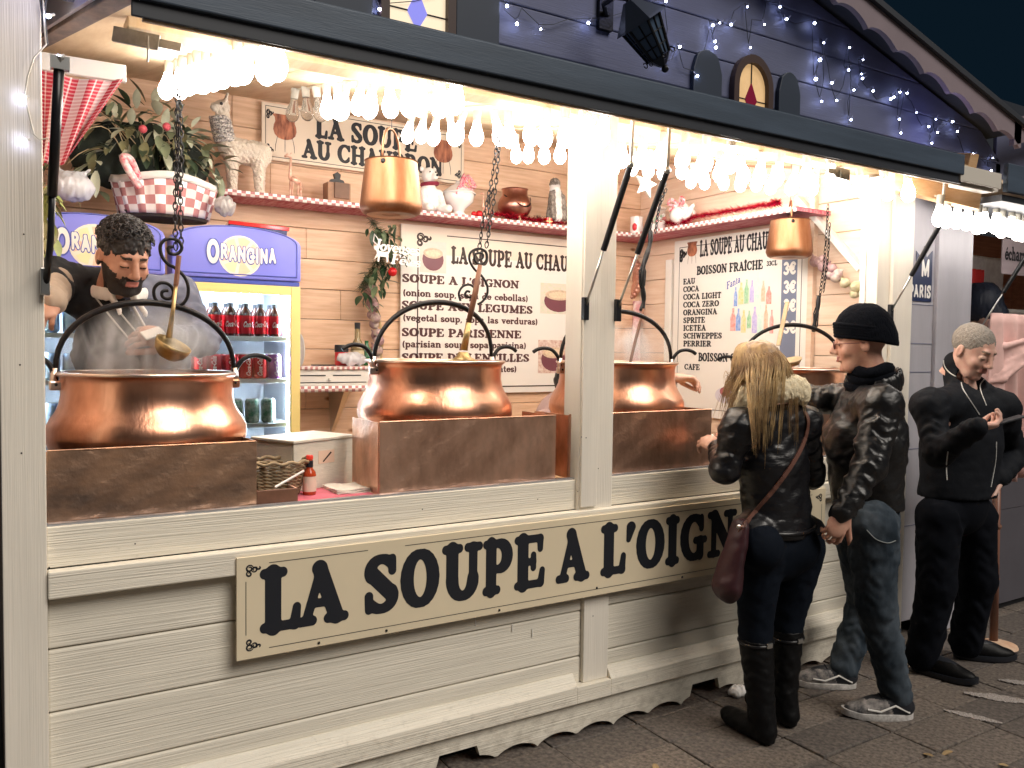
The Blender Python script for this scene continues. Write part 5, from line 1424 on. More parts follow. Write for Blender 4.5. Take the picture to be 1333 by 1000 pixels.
M_boot = mat('black_boot', (.0035, .0035, .004), .5, bump=.4, bscale=20, bdist=.008, spec=.2)
M_knit = mat('black_knit', (.004, .005, .008), .95, spec=.1, bump=.9, bscale=170, stretch=(1, 1, .3), bdist=.004)
M_fleece = mat('cream_fleece', (.88, .78, .56), .9, bump=.7, bscale=130, bdist=.005, vscale=90, col2=(.76, .62, .40))
M_hairb = mat('blond_hair', (.42, .27, .12), .42, vscale=40, col2=(.20, .12, .06), vstretch=(1, 1, .12))
M_hairk = mat('black_hair', (.010, .009, .010), .5)
M_hairg = mat('grey_hair', (.30, .27, .235), .7, vscale=160, col2=(.20, .175, .15), bump=.9, bscale=230, bdist=.004)

def head_parts(M, hs=.0042, beard=False, jaw=1., ear=True, male=True):
    """face looks along +y, z up, origin at the middle of the head; M places it"""
    S = SDF((-.10, -.13, -.15), (.10, .15, .14), hs)
    S.ell((0, -.012, .035), (.076, .095, .085), .01).ell((0, .02, -.03), (.062 * jaw, .074, .078), .03)
    S.cap((-.030 * jaw, .052, -.092), (.030 * jaw, .052, -.092), .020, k=.035).ell((0, .078, -.096), (.020, .014, .014), .018)
    S.cap((-.032, .080, .036), (.032, .080, .036), .010, k=.014)
    for s_ in (-1, 1):
        S.ell((s_ * .031, .104, .010), (.019, .017, .013), .010, '-')
        S.ell((s_ * .031, .078, .008), (.0155, .0135, .0125), .004)
        S.ell((s_ * .040, .062, -.026), (.022, .020, .020), .02)
        S.cap((s_ * .010, .098, -.024), (s_ * .012, .100, -.027), .0085, k=.006)
        S.cap((s_ * .006, .100, -.060), (s_ * .024, .088, -.058), .004, k=.008)
        if ear:
            S.ell((s_ * .078, -.010, -.004), (.009, .019, .031), .006).ell((s_ * .088, -.004, .0), (.006, .010, .017), .005, '-')
    S.cap((0, .088, .028), (0, .114, -.020), .0075, .0120, .010)
    S.cap((-.018, .094, -.047), (.018, .094, -.047), .0055, k=.006).cap((-.015, .093, -.059), (.015, .093, -.059), .0065, k=.006)
    S.cap((-.022, .103, -.0525), (.022, .103, -.0525), .0016, k=.003, op='-')
    S.cap((0, -.02, -.05), (0, -.04, -.15), .052 if male else .044, .056 if male else .046, .02)
    V, Q = S.mesh()
    c = V[Q].mean(1)
    x, y, z = np.abs(c[:, 0]), c[:, 1], c[:, 2]
    mi = np.zeros(len(Q), int)
    mi[(x < .024) & (z < -.042) & (z > -.064) & (y > .088)] = 1
    mi[(x > .012) & (x < .047) & (z > .030 + .1 * (x - .012) * 0) & (z < .040) & (y > .068)] = 2
    mi[(x > .018) & (x < .045) & (z > .001) & (z < .0055) & (y > .072)] = 2
    if beard:
        line_ = -.030 - .22 * np.clip(y - .03, 0, .1) + .0 * x
        bd = (y > -.005) & (z < line_ + .018 * (x > .05)) & (z > -.128) & ~((x < .021) & (z < -.045) & (z > -.063) & (y > .09))
        mu = (x < .034) & (z < -.031) & (z > -.044) & (y > .08)
        mi[bd | mu] = 3
    return (V, Q, M, mi)

def hand_parts(M, curl=(.5, .6, .4), spread=.1, thumb=(.03, .045, -.012), mir=1, h=.0034, finger_var=.12):
    S = SDF((-.08, -.05, -.11), (.08, .21, .05), h)
    S.cap((0, -.018, 0), (0, .01, 0), .024, .024, .01, flat=((1, 0, 0), 1.15))
    S.ell((0, .045, 0), (.041, .052, .0165), .012)
    for i, (x, L, b0) in enumerate(((.030, .072, .082), (.010, .080, .088), (-.011, .075, .085), (-.030, .058, .076))):
        p = np.array([x, b0 - .012, .0]); a = 0.; r = .0092 - .0006 * (i == 3)
        sp = spread * (1.5 - i) / 1.5
        for k, f in enumerate((.42, .32, .26)):
            a += curl[k] * (1 + finger_var * (i - 1.5))
            q = p + L * f * (1.15 if k == 0 else 1) * np.array([math.sin(sp) * math.cos(a), math.cos(sp) * math.cos(a), -math.sin(a)])
            S.cap(p, q, r, r * .93, .0035); r *= .93; p = q
    b = np.array([.026, .015, -.004]); t1 = np.array([.048, .045, -.016]); t2 = t1 + np.array(thumb) * .9; t3 = t2 + np.array(thumb) * .55
    S.cap(b, t1, .017, .0125, .012).cap(t1, t2, .0118, .0105, .003).cap(t2, t3, .0105, .009, .002)
    V, Q = S.mesh()
    if mir < 0:
        V = V * np.array([-1, 1, 1]); Q = Q[:, ::-1]
    return (V, Q, M)

def frame(o, fwd, up):
    f = Vector(fwd).normalized(); u = Vector(up); u = (u - f * u.dot(f)).normalized(); r = f.cross(u)
    return Matrix(((r.x, f.x, u.x, o[0]), (r.y, f.y, u.y, o[1]), (r.z, f.z, u.z, o[2]), (0, 0, 0, 1)))
def bounds(pts, m):
    a = np.array([tuple(p) for p in pts]); return a.min(0) - m, a.max(0) + m
def limb(name, mats, parent, pts, m, h, fn, **k):
    lo, hi = bounds(pts, m)
    S = SDF(lo, hi, h); fn(S)
    V, Q = S.mesh()
    return np_mesh(name, [(V, Q)], mats, parent, **k)
def core(J, h=.011):
    """slim body under the clothes, joining head, hands and feet"""
    lo, hi = bounds([p for c in J for p in (c[0], c[1])], .16)
    S = SDF(lo, hi, h)
    for c in J: S.cap(c[0], c[1], min(c[2] * .6, .055), min(c[3] * .6, .05), .02)
    return S.mesh()
def v3(*a): return Vector(a)
from mathutils.bvhtree import BVHTree
def skin_line(o, pp, lift=.002, n=5):
    """points of a seam lying on the surface of a garment"""
    me = o.data
    off = Vector((0, 0, 0)); p = o.parent
    while p is not None: off += p.location; p = p.parent
    bv = BVHTree.FromPolygons([v.co + off for v in me.vertices], [tuple(q.vertices) for q in me.polygons])
    eye = Vector((0, CY, CH)); out = []
    for q in smooth_pts([Vector((u, v, 0)) for u, v in pp], n):
        d = (W(q.x, q.y, 0) - eye).normalized()
        h = bv.ray_cast(eye, d)
        if h[0] is not None: out.append(h[0] - d * lift)
    return out

def sneaker(parent, heel, toe, mats, L=.285):
    """a shoe: sole, upper, laces"""
    d = (Vector(toe) - Vector(heel)); d.z = 0; d.normalize()
    M = frame((heel[0], heel[1], .002), d, (0, 0, 1))
    S = SDF((-.07, -.03, -.01), (.07, L + .03, .14), .0048)
    S.cap((0, .045, .05), (0, .06, .10), .040, .044, .02).ell((0, .07, .045), (.040, .075, .045), .02).ell((0, .19, .032), (.045, .09, .034), .03).ell((0, .13, .05), (.038, .08, .042), .03)
    S.cut((0, 0, .022), (0, 0, -1)).cut((0, 0, .118), (0, 0, 1))
    V, Q = S.mesh()
    cc = V[Q].mean(1)
    mi_ = ((cc[:, 1] < .10 + .5 * (cc[:, 2] - .04)) | (cc[:, 2] > .082) | ((np.abs(cc[:, 0]) < .016) & (cc[:, 1] < .20))).astype(int)
    np_mesh('shoe_upper', [(V, Q, M, mi_)], [mats[0], M_ink], parent)
    b = MB()
    n = 30
    def out(k, s, z):
        pts = []
        for i in range(n):
            a = 6.283 * i / n
            y = L * .5 * (1 + math.cos(a) * 1.0); w = (.040 + .012 * math.sin(math.pi * y / L * .8 + .3)) * s
            pts.append(M @ Vector((w * math.sin(a) * (abs(math.sin(a))**-.25 if abs(math.sin(a)) > .02 else 1), y, z + (.012 * max(0, y / L - .75) / .25 if k else 0))))
        return pts
    A, B, C_ = out(1, .97, .0), out(1, 1.03, .010), out(1, 1.0, .026)
    b.add(A + B + C_, [(i, (i + 1) % n, n + (i + 1) % n, n + i) for i in range(n)] + [(n + i, n + (i + 1) % n, 2 * n + (i + 1) % n, 2 * n + i) for i in range(n)] + [tuple(range(n - 1, -1, -1)), tuple(range(2 * n, 3 * n))])
    b.build('sole', mats[1], parent, smooth=50)
    return M

# ---- woman in leather jacket ----------------------------------------------------
wm = thing('person', 'woman with long blond hair, black leather jacket and tall black boots at the counter', 'person', (2.60, -.36, .005), 'customers at the stall')
yb = -.37
pel, che, nek = W(1014, 700, yb), W(1006, 600, yb + .02), W(1001, 528, yb + .03)
hd = W(984, 488, yb + .06)
shL, shR = W(962, 556, yb), W(1046, 550, yb)
elL, wrL = W(943, 612, yb + .03), W(936, 584, yb + .22)
elR, wrR = W(1056, 618, yb + .06), W(1040, 590, yb + .26)
hpL, hpR = W(988, 715, yb), W(1042, 713, yb)
anL, anR = v3(2.505, -.40, .11), v3(2.70, -.345, .11)
knL, knR = hpL.lerp(anL, .52) + v3(0, .025, 0), hpR.lerp(anR, .52) + v3(0, .025, 0)
Vc, Qc = core([(pel, che, .10, .09), (che, nek, .09, .04), (nek, hd + v3(0, -.01, -.05), .045, .045), (che, shL, .06, .045), (che, shR, .06, .045), (shL, elL, .04, .035), (elL, wrL, .033, .02), (shR, elR, .04, .035), (elR, wrR, .033, .02),
   (pel, hpL, .09, .08), (pel, hpR, .09, .08), (hpL, knL, .07, .045), (knL, anL, .045, .03), (hpR, knR, .07, .045), (knR, anR, .045, .03), (anL, anL + v3(0, .06, -.06), .02, .015), (anR, anR + v3(0, .06, -.06), .02, .015)])
Mh = frame(hd, (-.12, 1, -.42), (-.03, .42, 1))
np_mesh('body', [(Vc, Qc), head_parts(Mh, .005, male=False), hand_parts(frame(wrL, (-.05, .9, .35), (-.5, -.2, 1)), (.6, .7, .4)), hand_parts(frame(wrR, (-.25, .95, .1), (.3, 0, 1)), (.5, .5, .3), mir=-1)], [M_skin, M_lip, M_browg, M_brow], wm)
def f_(S):
    S.cap(pel + v3(0, 0, -.02), che, .150, .145, .04, flat=((0, 1, 0), .78)).cap(che, nek + v3(0, 0, -.05), .145, .085, .05, flat=((0, 1, 0), .72))
    S.cap(W(980, 690, yb), W(1048, 692, yb), .085, .085, .03, flat=((0, 0, 1), .8))
    S.cap(shL, shR, .066, .066, .04)
    S.cap(shL, elL, .058, .052, .045, fold=(.006, 4, 0)).cap(elL, wrL, .053, .040, .022, fold=(.006, 5, 1))
    S.cap(shR, elR, .058, .052, .045, fold=(.006, 4, 2)).cap(elR, wrR, .057, .040, .022, fold=(.006, 5, 1))
    S.rough(.0034, 26, 1.3, (.5, .5, 1.3)).rough(.0018, 60, .3, (.5, .5, 1.3))
    S.cut(W(1010, 697, yb), (0, 0, -1), .004)
wjk = limb('jacket', M_leather, wm, [pel, nek, elL, elR, wrL, wrR, shL, shR], .17, .0075, f_)
c = W(1010, 686, yb)
MB().tube([(c.x + .172 * math.cos(a), c.y + .122 * math.sin(a), c.z) for a in [i * .2094 for i in range(30)]], .010, 6, closed=True).build('hem_band', M_leather, wm, smooth=True)
def f_(S):
    S.cap(pel + v3(0, 0, -.02), pel + v3(0, 0, .03), .15, .13, .03, flat=((0, 1, 0), .75))
    S.cap(hpL, knL, .096, .062, .03, fold=(.003, 5, 0)).cap(knL, anL, .060, .046, .02).cap(hpR, knR, .096, .062, .03, fold=(.003, 5, 2)).cap(knR, anR, .060, .046, .02)
    S.ell(W(990, 712, yb - .05), (.085, .085, .09), .03).ell(W(1038, 711, yb - .05), (.085, .085, .09), .03)
    S.rough(.0016, 40, .6, (1, 1, .4))
limb('jeans', M_djeans, wm, [pel, hpL, hpR, anL, anR], .17, .0085, f_)
for s_, an, kn, toe in ((-1, anL, knL, v3(2.515, -.205, 0)), (1, anR, knR, v3(2.72, -.145, 0))):
    heel = v3(an.x, an.y - .045, 0)
    top = kn.lerp(an, .06)
    def f_(S):
        S.cap(an, top, .050, .066, .02, fold=(.003, 5, s_)).cap(an, heel + v3(0, .02, .05), .048, .040, .02)
        S.cap(heel + v3(0, .03, .038), toe + v3(0, -.02, .034), .036, .033, .03).ell(heel.lerp(toe, .55) + v3(0, 0, .035), (.045, .10, .034), .03)
        S.cap(heel + v3(0, .012, .01), heel + v3(0, .02, .04), .026, .03, .006)
        S.cut((0, 0, .006), (0, 0, -1)).cut(top, (0, 0, 1))
        S.rough(.0014, 50, 2)
    lo, hi = bounds([an, top, heel, toe], .08)
    S = SDF(lo, hi, .0065); f_(S); V, Q = S.mesh()
    bt = np_mesh('boot', [(V, Q)], M_boot, wm)
    zz = W(1010, 833, an.y).z
    ct = an.lerp(kn, (zz - an.z) / (kn.z - an.z))
    MB().tube([(ct.x + .064 * math.cos(a), ct.y + .064 * math.sin(a), zz + .006 * math.sin(a + 1)) for a in [i * .3142 for i in range(20)]], .007, 6, closed=True).build('boot_strap', M_leather, bt, smooth=True)
    MB().box(ct.x - .016, ct.x + .012, ct.y - .073, ct.y - .066, zz - .010, zz + .010).build('buckle', M_steel, bt, bevel=.002)
# fleece collar
pts = []
for i in range(22):
    a = -2.55 + 5.1 * i / 21
    pts.append(Vector((nek.x + .140 * math.sin(a) + .012, nek.y + .010 - .112 * math.cos(a), nek.z + .020 + .055 * (1 - abs(a) / 2.55)**.7 - .03 * (abs(a) / 2.55))))
lo, hi = bounds(pts, .07); S = SDF(lo, hi, .0055)
for i in range(21): S.cap(pts[i], pts[i + 1], .027 if 2 < i < 18 else .022, k=.012, flat=((0, 0, 1), 1.7))
S.rough(.0028, 130, 1).rough(.0015, 260, 2)
V, Q = S.mesh(); np_mesh('fleece_collar', [(V, Q)], M_fleece, wm)
# hair: cap on the skull and long strands
hr = None
S = SDF(np.array(hd) - .16, np.array(hd) + .16, .006)
ic = Mh @ Vector((0, -.018, .032))
S.ell(ic, (.088, .106, .098), .01, M=Mh).rough(.0022, 60, 3, (1.5, 1.5, .2))
fc = Mh @ Vector((0, .075, -.055)); S.ell(fc, (.07, .055, .10), .01, '-', M=Mh)
V, Q = S.mesh(); hr = np_mesh('hair', [(V, Q)], M_hairb, wm)
b = MB()
crown = Mh @ Vector((0, -.03, .125))
random.seed(5)
for i in range(820):
    side = random.random()
    a = random.uniform(-2.5, 2.5) * (1 if side > .25 else .8)
    # direction on skull: a = 0 is straight back
    dv = Vector((math.sin(a), -math.cos(a), 0))
    p0 = crown + dv * random.uniform(.0, .02)
    el_ = Mh.to_3x3() @ Vector((math.sin(a) * .096, -math.cos(a) * .114 - .018, random.uniform(-.01, .03)))
    p1 = ic + (crown - ic) * .72 + Vector((dv.x * .066, dv.y * .072, 0))
    p2 = hd + el_
    lo_ = random.gauss(.175, .045) if -1.6 < a < .35 else random.gauss(.07, .03)
    if -.55 < a < .3 and random.random() < .5: lo_ = random.gauss(.08, .03)
    cl = round(a * 3.2) / 3.2
    dx = math.sin(cl) * .13 + random.gauss(0, .008) + (.02 if a > 0 else -.045)
    dy = -math.cos(cl) * .125 + random.gauss(0, .008)
    dx *= min(1, max(.55, lo_ / .16))
    if abs(a) < 1.5 and lo_ > .13: dy = min(dy, -.155)
    p4 = Vector((hd.x + dx, hd.y + dy, hd.z - lo_ - .03))
    p3 = p2.lerp(p4, .45) + Vector((dx * .12, -.012 if abs(a) < 1.6 else 0, .02)) + Vector(rid(.006, .006, .0))
    P_ = smooth_pts([p0, p1, p2, p3, p4], 4)
    r = random.uniform(.0009, .0021)
    b.tube(P_, [r * (1 - .75 * (k / (len(P_) - 1))**2) for k in range(len(P_))], 4)
b.build('hair_strands', [mat('hair_strand_blond', (.60, .42, .20), .40, vscale=8, col2=(.26, .155, .075), vstretch=(1.5, 1.5, 1.2))], hr, smooth=True)
# shoulder bag
bg_ = thing('shoulder_bag', 'dark maroon shoulder bag hanging at the blond woman\'s left hip', 'bag', W(956, 690, yb - .02))
M_mar = mat('maroon_leather', (.040, .012, .016), .42, var=.4, vscale=8, bump=.3, bscale=30)
S = SDF(np.array(W(950, 725, yb - .02)) - .2, np.array(W(950, 725, yb - .02)) + .2, .006)
a1, a2 = W(963, 688, yb - .03), W(946, 762, yb - .02)
S.cap(a1, a2, .040, .066, .02, flat=((1, 0, 0), .62)).rough(.003, 24, 2)
V, Q = S.mesh(); np_mesh('bag', [(V, Q)], M_mar, bg_)
MB().ball(W(962, 686, yb - .10), .009, 8, 6).build('clasp', M_steel, bg_)
st = [W(u, v, y) for u, v, y in ((1046, 538, yb - .045), (1052, 552, yb - .082), (1048, 572, yb - .118), (1034, 600, yb - .135), (1010, 634, yb - .135), (985, 662, yb - .125), (968, 682, yb - .09))]
Pst = smooth_pts(st, 4)
Pst = skin_line(wjk, [(1048, 536), (1052, 550), (1047, 574), (1034, 600), (1012, 632), (988, 660), (972, 680)], .006, 6) + [W(968, 684, yb - .13), W(962, 690, yb - .09)]
bb = MB()
for i in range(len(Pst) - 1): bb.bar(Pst[i], Pst[i + 1], .017, .005, (0, -1, .2))
bb.build('strap', mat('brown_strap', (.14, .062, .045), .45), bg_)

# ---- man with the black beanie ---------------------------------------------------
mn1 = thing('person', 'man in black knit beanie, glasses, black leather jacket and blue jeans', 'person', (3.10, -.42, .005), 'customers at the stall')
yb = -.40
pel, che, nek = W(1128, 668, yb), W(1126, 570, yb), W(1135, 505, yb)
hd = W(1121, 448, yb + .01)
shN, shF = W(1148, 528, yb - .17), W(1108, 522, yb + .17)
elN, wrN = W(1132, 606, yb - .20), W(1096, 668, yb - .18)
elF, wrF = W(1068, 520, yb + .24), W(1030, 508, yb + .34)
hpN, hpF = W(1136, 685, yb - .09), W(1116, 680, yb + .08)
anN, anF = v3(3.155, -.535, .11), v3(3.235, -.225, .11)
knN, knF = W(1140, 785, yb - .10), W(1128, 782, yb + .13)
Vc, Qc = core([(pel, che, .11, .11), (che, nek, .11, .05), (nek, hd + v3(.02, 0, -.05), .05, .05), (che, shN, .08, .06), (che, shF, .08, .06), (shN, elN, .045, .04), (elN, wrN, .038, .024), (shF, elF, .045, .04), (elF, wrF, .038, .024),
   (pel, hpN, .09, .08), (pel, hpF, .09, .08), (hpN, knN, .08, .055), (knN, anN, .05, .035), (hpF, knF, .08, .055), (knF, anF, .05, .035), (anN, anN + v3(-.08, .05, -.05), .035, .025), (anF, anF + v3(-.08, .05, -.05), .035, .025)])
Mh = frame(hd, (-.62, .78, -.12), (-.08, .09, 1))
np_mesh('body', [(Vc, Qc), head_parts(Mh, .0042), hand_parts(frame(wrN, (-.30, .12, -.9), (-.5, -.9, .1)), (.55, .7, .5), mir=-1, h=.004), hand_parts(frame(wrF, (-.8, .5, -.2), (0, 0, 1)), (.4, .4, .3), h=.0045)], [M_skin, M_lip, M_browg, M_brow], mn1)
def f_(S):
    S.cap(pel + v3(0, 0, .03), che, .150, .165, .05, flat=((1, 0, 0), .80)).cap(che, nek + v3(.01, 0, -.06), .165, .11, .05, flat=((1, 0, 0), .85))
    S.cap(shN, shF, .080, .080, .05).cap(nek + v3(.02, 0, -.05), nek + v3(.0, 0, .0), .09, .075, .03)
    S.cap(shN, elN, .074, .062, .03, fold=(.009, 4, 0)).cap(elN, wrN, .062, .044, .022, fold=(.008, 5, 1))
    S.cap(shF, elF, .072, .060, .03, fold=(.009, 4, 2)).cap(elF, wrF, .060, .044, .022, fold=(.009, 5, 1))
    S.rough(.0042, 22, .7, (.8, .8, 1.2)).rough(.002, 52, 1.1, (.7, .7, 1.2))
    S.cut(W(1128, 660, yb), (0, 0, -1), .004)
limb('jacket', M_leather2, mn1, [pel, nek, elN, elF, wrN, wrF, shN, shF], .16, .0080, f_)
# collar folded over, scarf
cn = Vector(nek).lerp(Mh @ Vector((0, -.04, -.12)), .35)
pts = [Vector((cn.x + .006 + .104 * math.cos(a), cn.y + .098 * math.sin(a), cn.z + .000 + .022 * math.cos(a))) for a in [-2.4 + 4.8 * i / 20 for i in range(21)]]
lo, hi = bounds(pts, .07); S = SDF(lo, hi, .0055)
for i in range(20): S.cap(pts[i], pts[i + 1], .013, k=.008, flat=((0, 0, 1), 2.9))
S.rough(.0015, 50, 1); V, Q = S.mesh(); np_mesh('collar', [(V, Q)], M_leather2, mn1)
nm = Mh @ Vector((0, -.030, -.100))
tag_s = MB()
for k in range(3):
    cc_ = nm.lerp(Vector(nek), .1 + .35 * k)
    tag_s.tube([(cc_.x + (.066 + .01 * k) * math.cos(a), cc_.y + (.064 + .01 * k) * math.sin(a), cc_.z + .006 * math.sin(3 * a + k) + .012 * math.cos(a)) for a in [i * .2618 for i in range(24)]], .026, 8, closed=True)
tag_s.build('scarf', M_knit, mn1, smooth=True)
# beanie
S = SDF(np.array(hd) - .17, np.array(hd) + .17, .0052)
ic = Mh @ Vector((0, -.015, .050))
S.ell(ic, (.098, .118, .120), .01, M=Mh).ell(Mh @ Vector((0, -.055, .0)), (.092, .088, .105), .02, M=Mh).rough(.0012, 90, 1)
q = Mh @ Vector((0, .03, .0)); nn = Mh.to_3x3() @ Vector((0, .34, -1)); S.cut(Mh @ Vector((0, .05, .040)), nn)
V, Q = S.mesh(); bn = np_mesh('beanie', [(V, Q)], M_knit, mn1)
rim = [Mh @ Vector((.090 * math.cos(a), -.015 + .109 * math.sin(a), .012 + .026 * math.sin(a) + .008)) for a in [i * .1963 for i in range(32)]]
bb = MB()
for dz in (.0, .012, .024, .036, .048): bb.tube([p + (Mh.to_3x3() @ Vector((0, 0, dz))) for p in rim], .0095, 7, closed=True)
bb.build('beanie_cuff', M_knit, bn, smooth=True)
gl = thing('glasses', 'thin dark glasses worn by the man in the beanie', 'glasses', Mh @ Vector((0, .1, .01)))
for s_ in (-1, 1):
    MB().tube([Mh @ Vector((s_ * .032 + .021 * math.cos(a), .1045 - .1 * (math.cos(a) * .02 * s_), .006 + .016 * math.sin(a))) for a in [i * .393 for i in range(16)]], .0016, 5, closed=True).build('rim', mat('dark_red_frame', (.12, .02, .03), .3), gl)
    MB().tube([Mh @ Vector((s_ * .053, .102, .01)), Mh @ Vector((s_ * .078, .05, .008)), Mh @ Vector((s_ * .084, -.01, .004))], .0016, 5).build('temple', mat('dark_red_frame', (.12, .02, .03), .3), gl)
MB().tube([Mh @ Vector((-.011, .107, .010)), Mh @ Vector((.011, .107, .010))], .0016, 5).build('bridge', mat('dark_red_frame', (.12, .02, .03), .3), gl)
def f_(S):
    S.cap(pel + v3(0, 0, -.02), pel + v3(0, 0, .05), .135, .13, .03, flat=((1, 0, 0), .85))
    S.cap(hpN, knN, .104, .078, .03, fold=(.005, 4, 0)).cap(knN, anN + v3(.0, 0, -.015), .076, .062, .02, fold=(.007, 4.5, 2)).cap(hpF, knF, .104, .078, .03, fold=(.005, 4, 2)).cap(knF, anF + v3(0, 0, -.015), .076, .062, .02, fold=(.007, 4, 1))
    S.rough(.003, 26, .6, (1, 1, .8)).rough(.0015, 60, .6)
jn = limb('jeans', M_jeans, mn1, [pel, hpN, hpF, anN, anF, knN, knF], .15, .008, f_)

MB().tube(skin_line(jn, [(1128, 690), (1140, 702), (1155, 707), (1166, 704)]), .0025, 5).build('pocket_seam', mat('denim_seam', (.2, .22, .22), .7), mn1)
M_sng, M_sns = mat('grey_mesh_shoe', (.34, .31, .29), .6, vscale=26, col2=(.05, .05, .055), bump=.4, bscale=200), mat('white_sole', (.66, .64, .62), .5, vscale=50, col2=(.4, .38, .36))
for (hl, to) in (((3.205, -.580), (2.975, -.425)), ((3.275, -.265), (3.06, -.105))):
    M = sneaker(mn1, (*hl, 0), (*to, 0), (M_sng, M_sns), .29)
    for k in range(5): MB().tube([M @ Vector((-.024, .135 + k * .018, .088 - k * .008)), M @ Vector((0, .140 + k * .018, .096 - k * .009)), M @ Vector((.024, .135 + k * .018, .088 - k * .008))], .0028, 5).build('lace', M_ink, mn1)
    for s_ in (-1, 1): MB().tube([M @ Vector((s_ * .040, .03, .035)), M @ Vector((s_ * .046, .09, .065)), M @ Vector((s_ * .049, .15, .040)), M @ Vector((s_ * .045, .20, .046))], .004, 5).build('side_stripe', M_ink if s_ > 0 else M_white, mn1)

# ---- man looking at his phone ------------------------------------------------------
mn2 = thing('person', 'grey-haired man in black zip jacket with white piping looking down at a phone', 'person', (3.95, -.36, .005), 'customers at the stall')
yb = -.35
pel, che, nek = W(1246, 650, yb), W(1252, 570, yb), W(1262, 508, yb)
hd = W(1266, 458, yb - .02)
shA, shB = W(1209, 529, yb - .02), W(1305, 531, yb - .08)
elA, wrA = W(1222, 590, yb - .10), W(1272, 556, yb - .30)
elB, wrB = W(1320, 594, yb - .05), W(1300, 622, yb - .12)
hpA, hpB = W(1222, 672, yb), W(1268, 672, yb)
anA, anB = v3(3.70, -.31, .11), v3(4.06, -.31, .11)
knA, knB = hpA.lerp(anA, .5) + v3(0, -.03, 0), hpB.lerp(anB, .5) + v3(.0, -.04, 0)
Vc, Qc = core([(pel, che, .11, .11), (che, nek, .11, .05), (nek, hd + v3(0, .02, -.05), .05, .05), (che, shA, .08, .06), (che, shB, .08, .06), (shA, elA, .045, .04), (elA, wrA, .038, .026), (shB, elB, .045, .04), (elB, wrB, .038, .026),
   (pel, hpA, .09, .08), (pel, hpB, .09, .08), (hpA, knA, .08, .055), (knA, anA, .05, .035), (hpB, knB, .08, .055), (knB, anB, .05, .035), (anA, anA + v3(.05, -.08, -.05), .035, .025), (anB, anB + v3(.08, -.05, -.05), .035, .025)])
fd = Vector((-.12, -.98, -.50)); Mh = frame(hd, fd, (.0, -.40, 1))
hm = frame(wrA, (.86, -.36, .08), (-.25, -.2, -1))
np_mesh('body', [(Vc, Qc), head_parts(Mh, .0038), hand_parts(hm, (.55, .75, .5), mir=1, thumb=(.006, .05, -.024), h=.0032), hand_parts(frame(wrB, (-.75, .45, -.35), (1, 0, 0)), (.4, .5, .4), h=.0045)], [M_skinp, M_lip, M_browg, M_brow], mn2)
S = SDF(np.array(hd) - .15, np.array(hd) + .15, .0045)
S.ell(Mh @ Vector((0, -.020, .044)), (.082, .098, .086), .01, M=Mh)
S.ell(Mh @ Vector((0, .10, -.012)), (.085, .085, .062), .012, '-', M=Mh).ell(Mh @ Vector((0, .02, -.075)), (.2, .11, .08), .01, '-', M=Mh)
S.rough(.0016, 150, 1).rough(.001, 300, 2)
V, Q = S.mesh(); np_mesh('hair', [(V, Q)], M_hairg, mn2)
def f_(S):
    S.cap(pel + v3(0, 0, .02), che, .200, .200, .05, flat=((.2, 1, 0), .70)).cap(che, nek + v3(0, 0, -.05), .20, .11, .06, flat=((.2, 1, 0), .68))
    S.cap(shA, shB, .062, .062, .06)
    S.cap(shA, elA, .064, .062, .05, fold=(.010, 3, 0)).cap(elA, wrA, .060, .044, .022, fold=(.006, 4, 1))
    S.cap(shB, elB, .060, .056, .05, fold=(.010, 3, 2)).cap(elB, wrB, .062, .046, .022, fold=(.006, 4, 1))
    S.cap(nek + v3(0, .01, -.03), Mh @ Vector((0, -.044, -.088)), .088, .062, .02).cap(nek + v3(-.03, 0, -.01), shA, .060, .056, .06).cap(nek + v3(.03, 0, -.01), shB, .060, .054, .06)
    S.ell(Mh @ Vector((0, .062, -.115)), (.060, .075, .060), .008, '-', M=Mh)
    S.rough(.003, 18, 2.7, (.8, .8, 1.2))
    S.cut(W(1246, 645, yb), (0, 0, -1), .004)
j2 = limb('jacket', M_softsh, mn2, [pel, nek, elA, elB, wrA, wrB, shA, shB, nek + v3(0, 0, .04)], .16, .0085, f_)
M_pipe = mat('white_piping', (.60, .60, .58), .5)
for k, pp in enumerate(([(1229, 462), (1229, 475), (1236, 485), (1248, 492)], [(1250, 490), (1253, 505), (1262, 520), (1275, 540)], [(1293, 482), (1281, 494), (1276, 505), (1284, 528)], [(1234, 588), (1232, 605), (1233, 625)], [(1297, 575), (1296, 600), (1290, 634)])):
    sp_ = skin_line(j2, pp)
    if len(sp_) > 2: MB().tube(sp_, .0024, 5).build('piping', M_pipe, mn2)
def f_(S):
    S.cap(pel + v3(0, 0, -.02), pel + v3(0, 0, .05), .155, .15, .03, flat=((0, 1, 0), .8))
    S.cap(hpA, knA, .100, .082, .04, fold=(.008, 3, 0)).cap(knA, anA + v3(.0, 0, -.03), .082, .074, .03, fold=(.008, 3, 2)).cap(hpB, knB, .100, .082, .04, fold=(.008, 3, 1)).cap(knB, anB + v3(0, 0, -.03), .082, .074, .03, fold=(.008, 3, 1))
limb('trousers', M_trous, mn2, [pel, hpA, hpB, anA, anB], .16, .0095, f_)
for (hl, to) in (((3.70, -.26), (3.745, -.46)), ((4.03, -.27), (4.22, -.44))):
    sneaker(mn2, (*hl, 0), (*to, 0), (M_boot, M_ink), .29)
ph = thing('phone', 'black phone held by the grey-haired man', 'phone', W(1300, 544, yb - .38))
c = wrA + Vector((.115, -.06, .028))
Mp = frame(c, (.75, -.55, .30), (-.3, .25, 1))
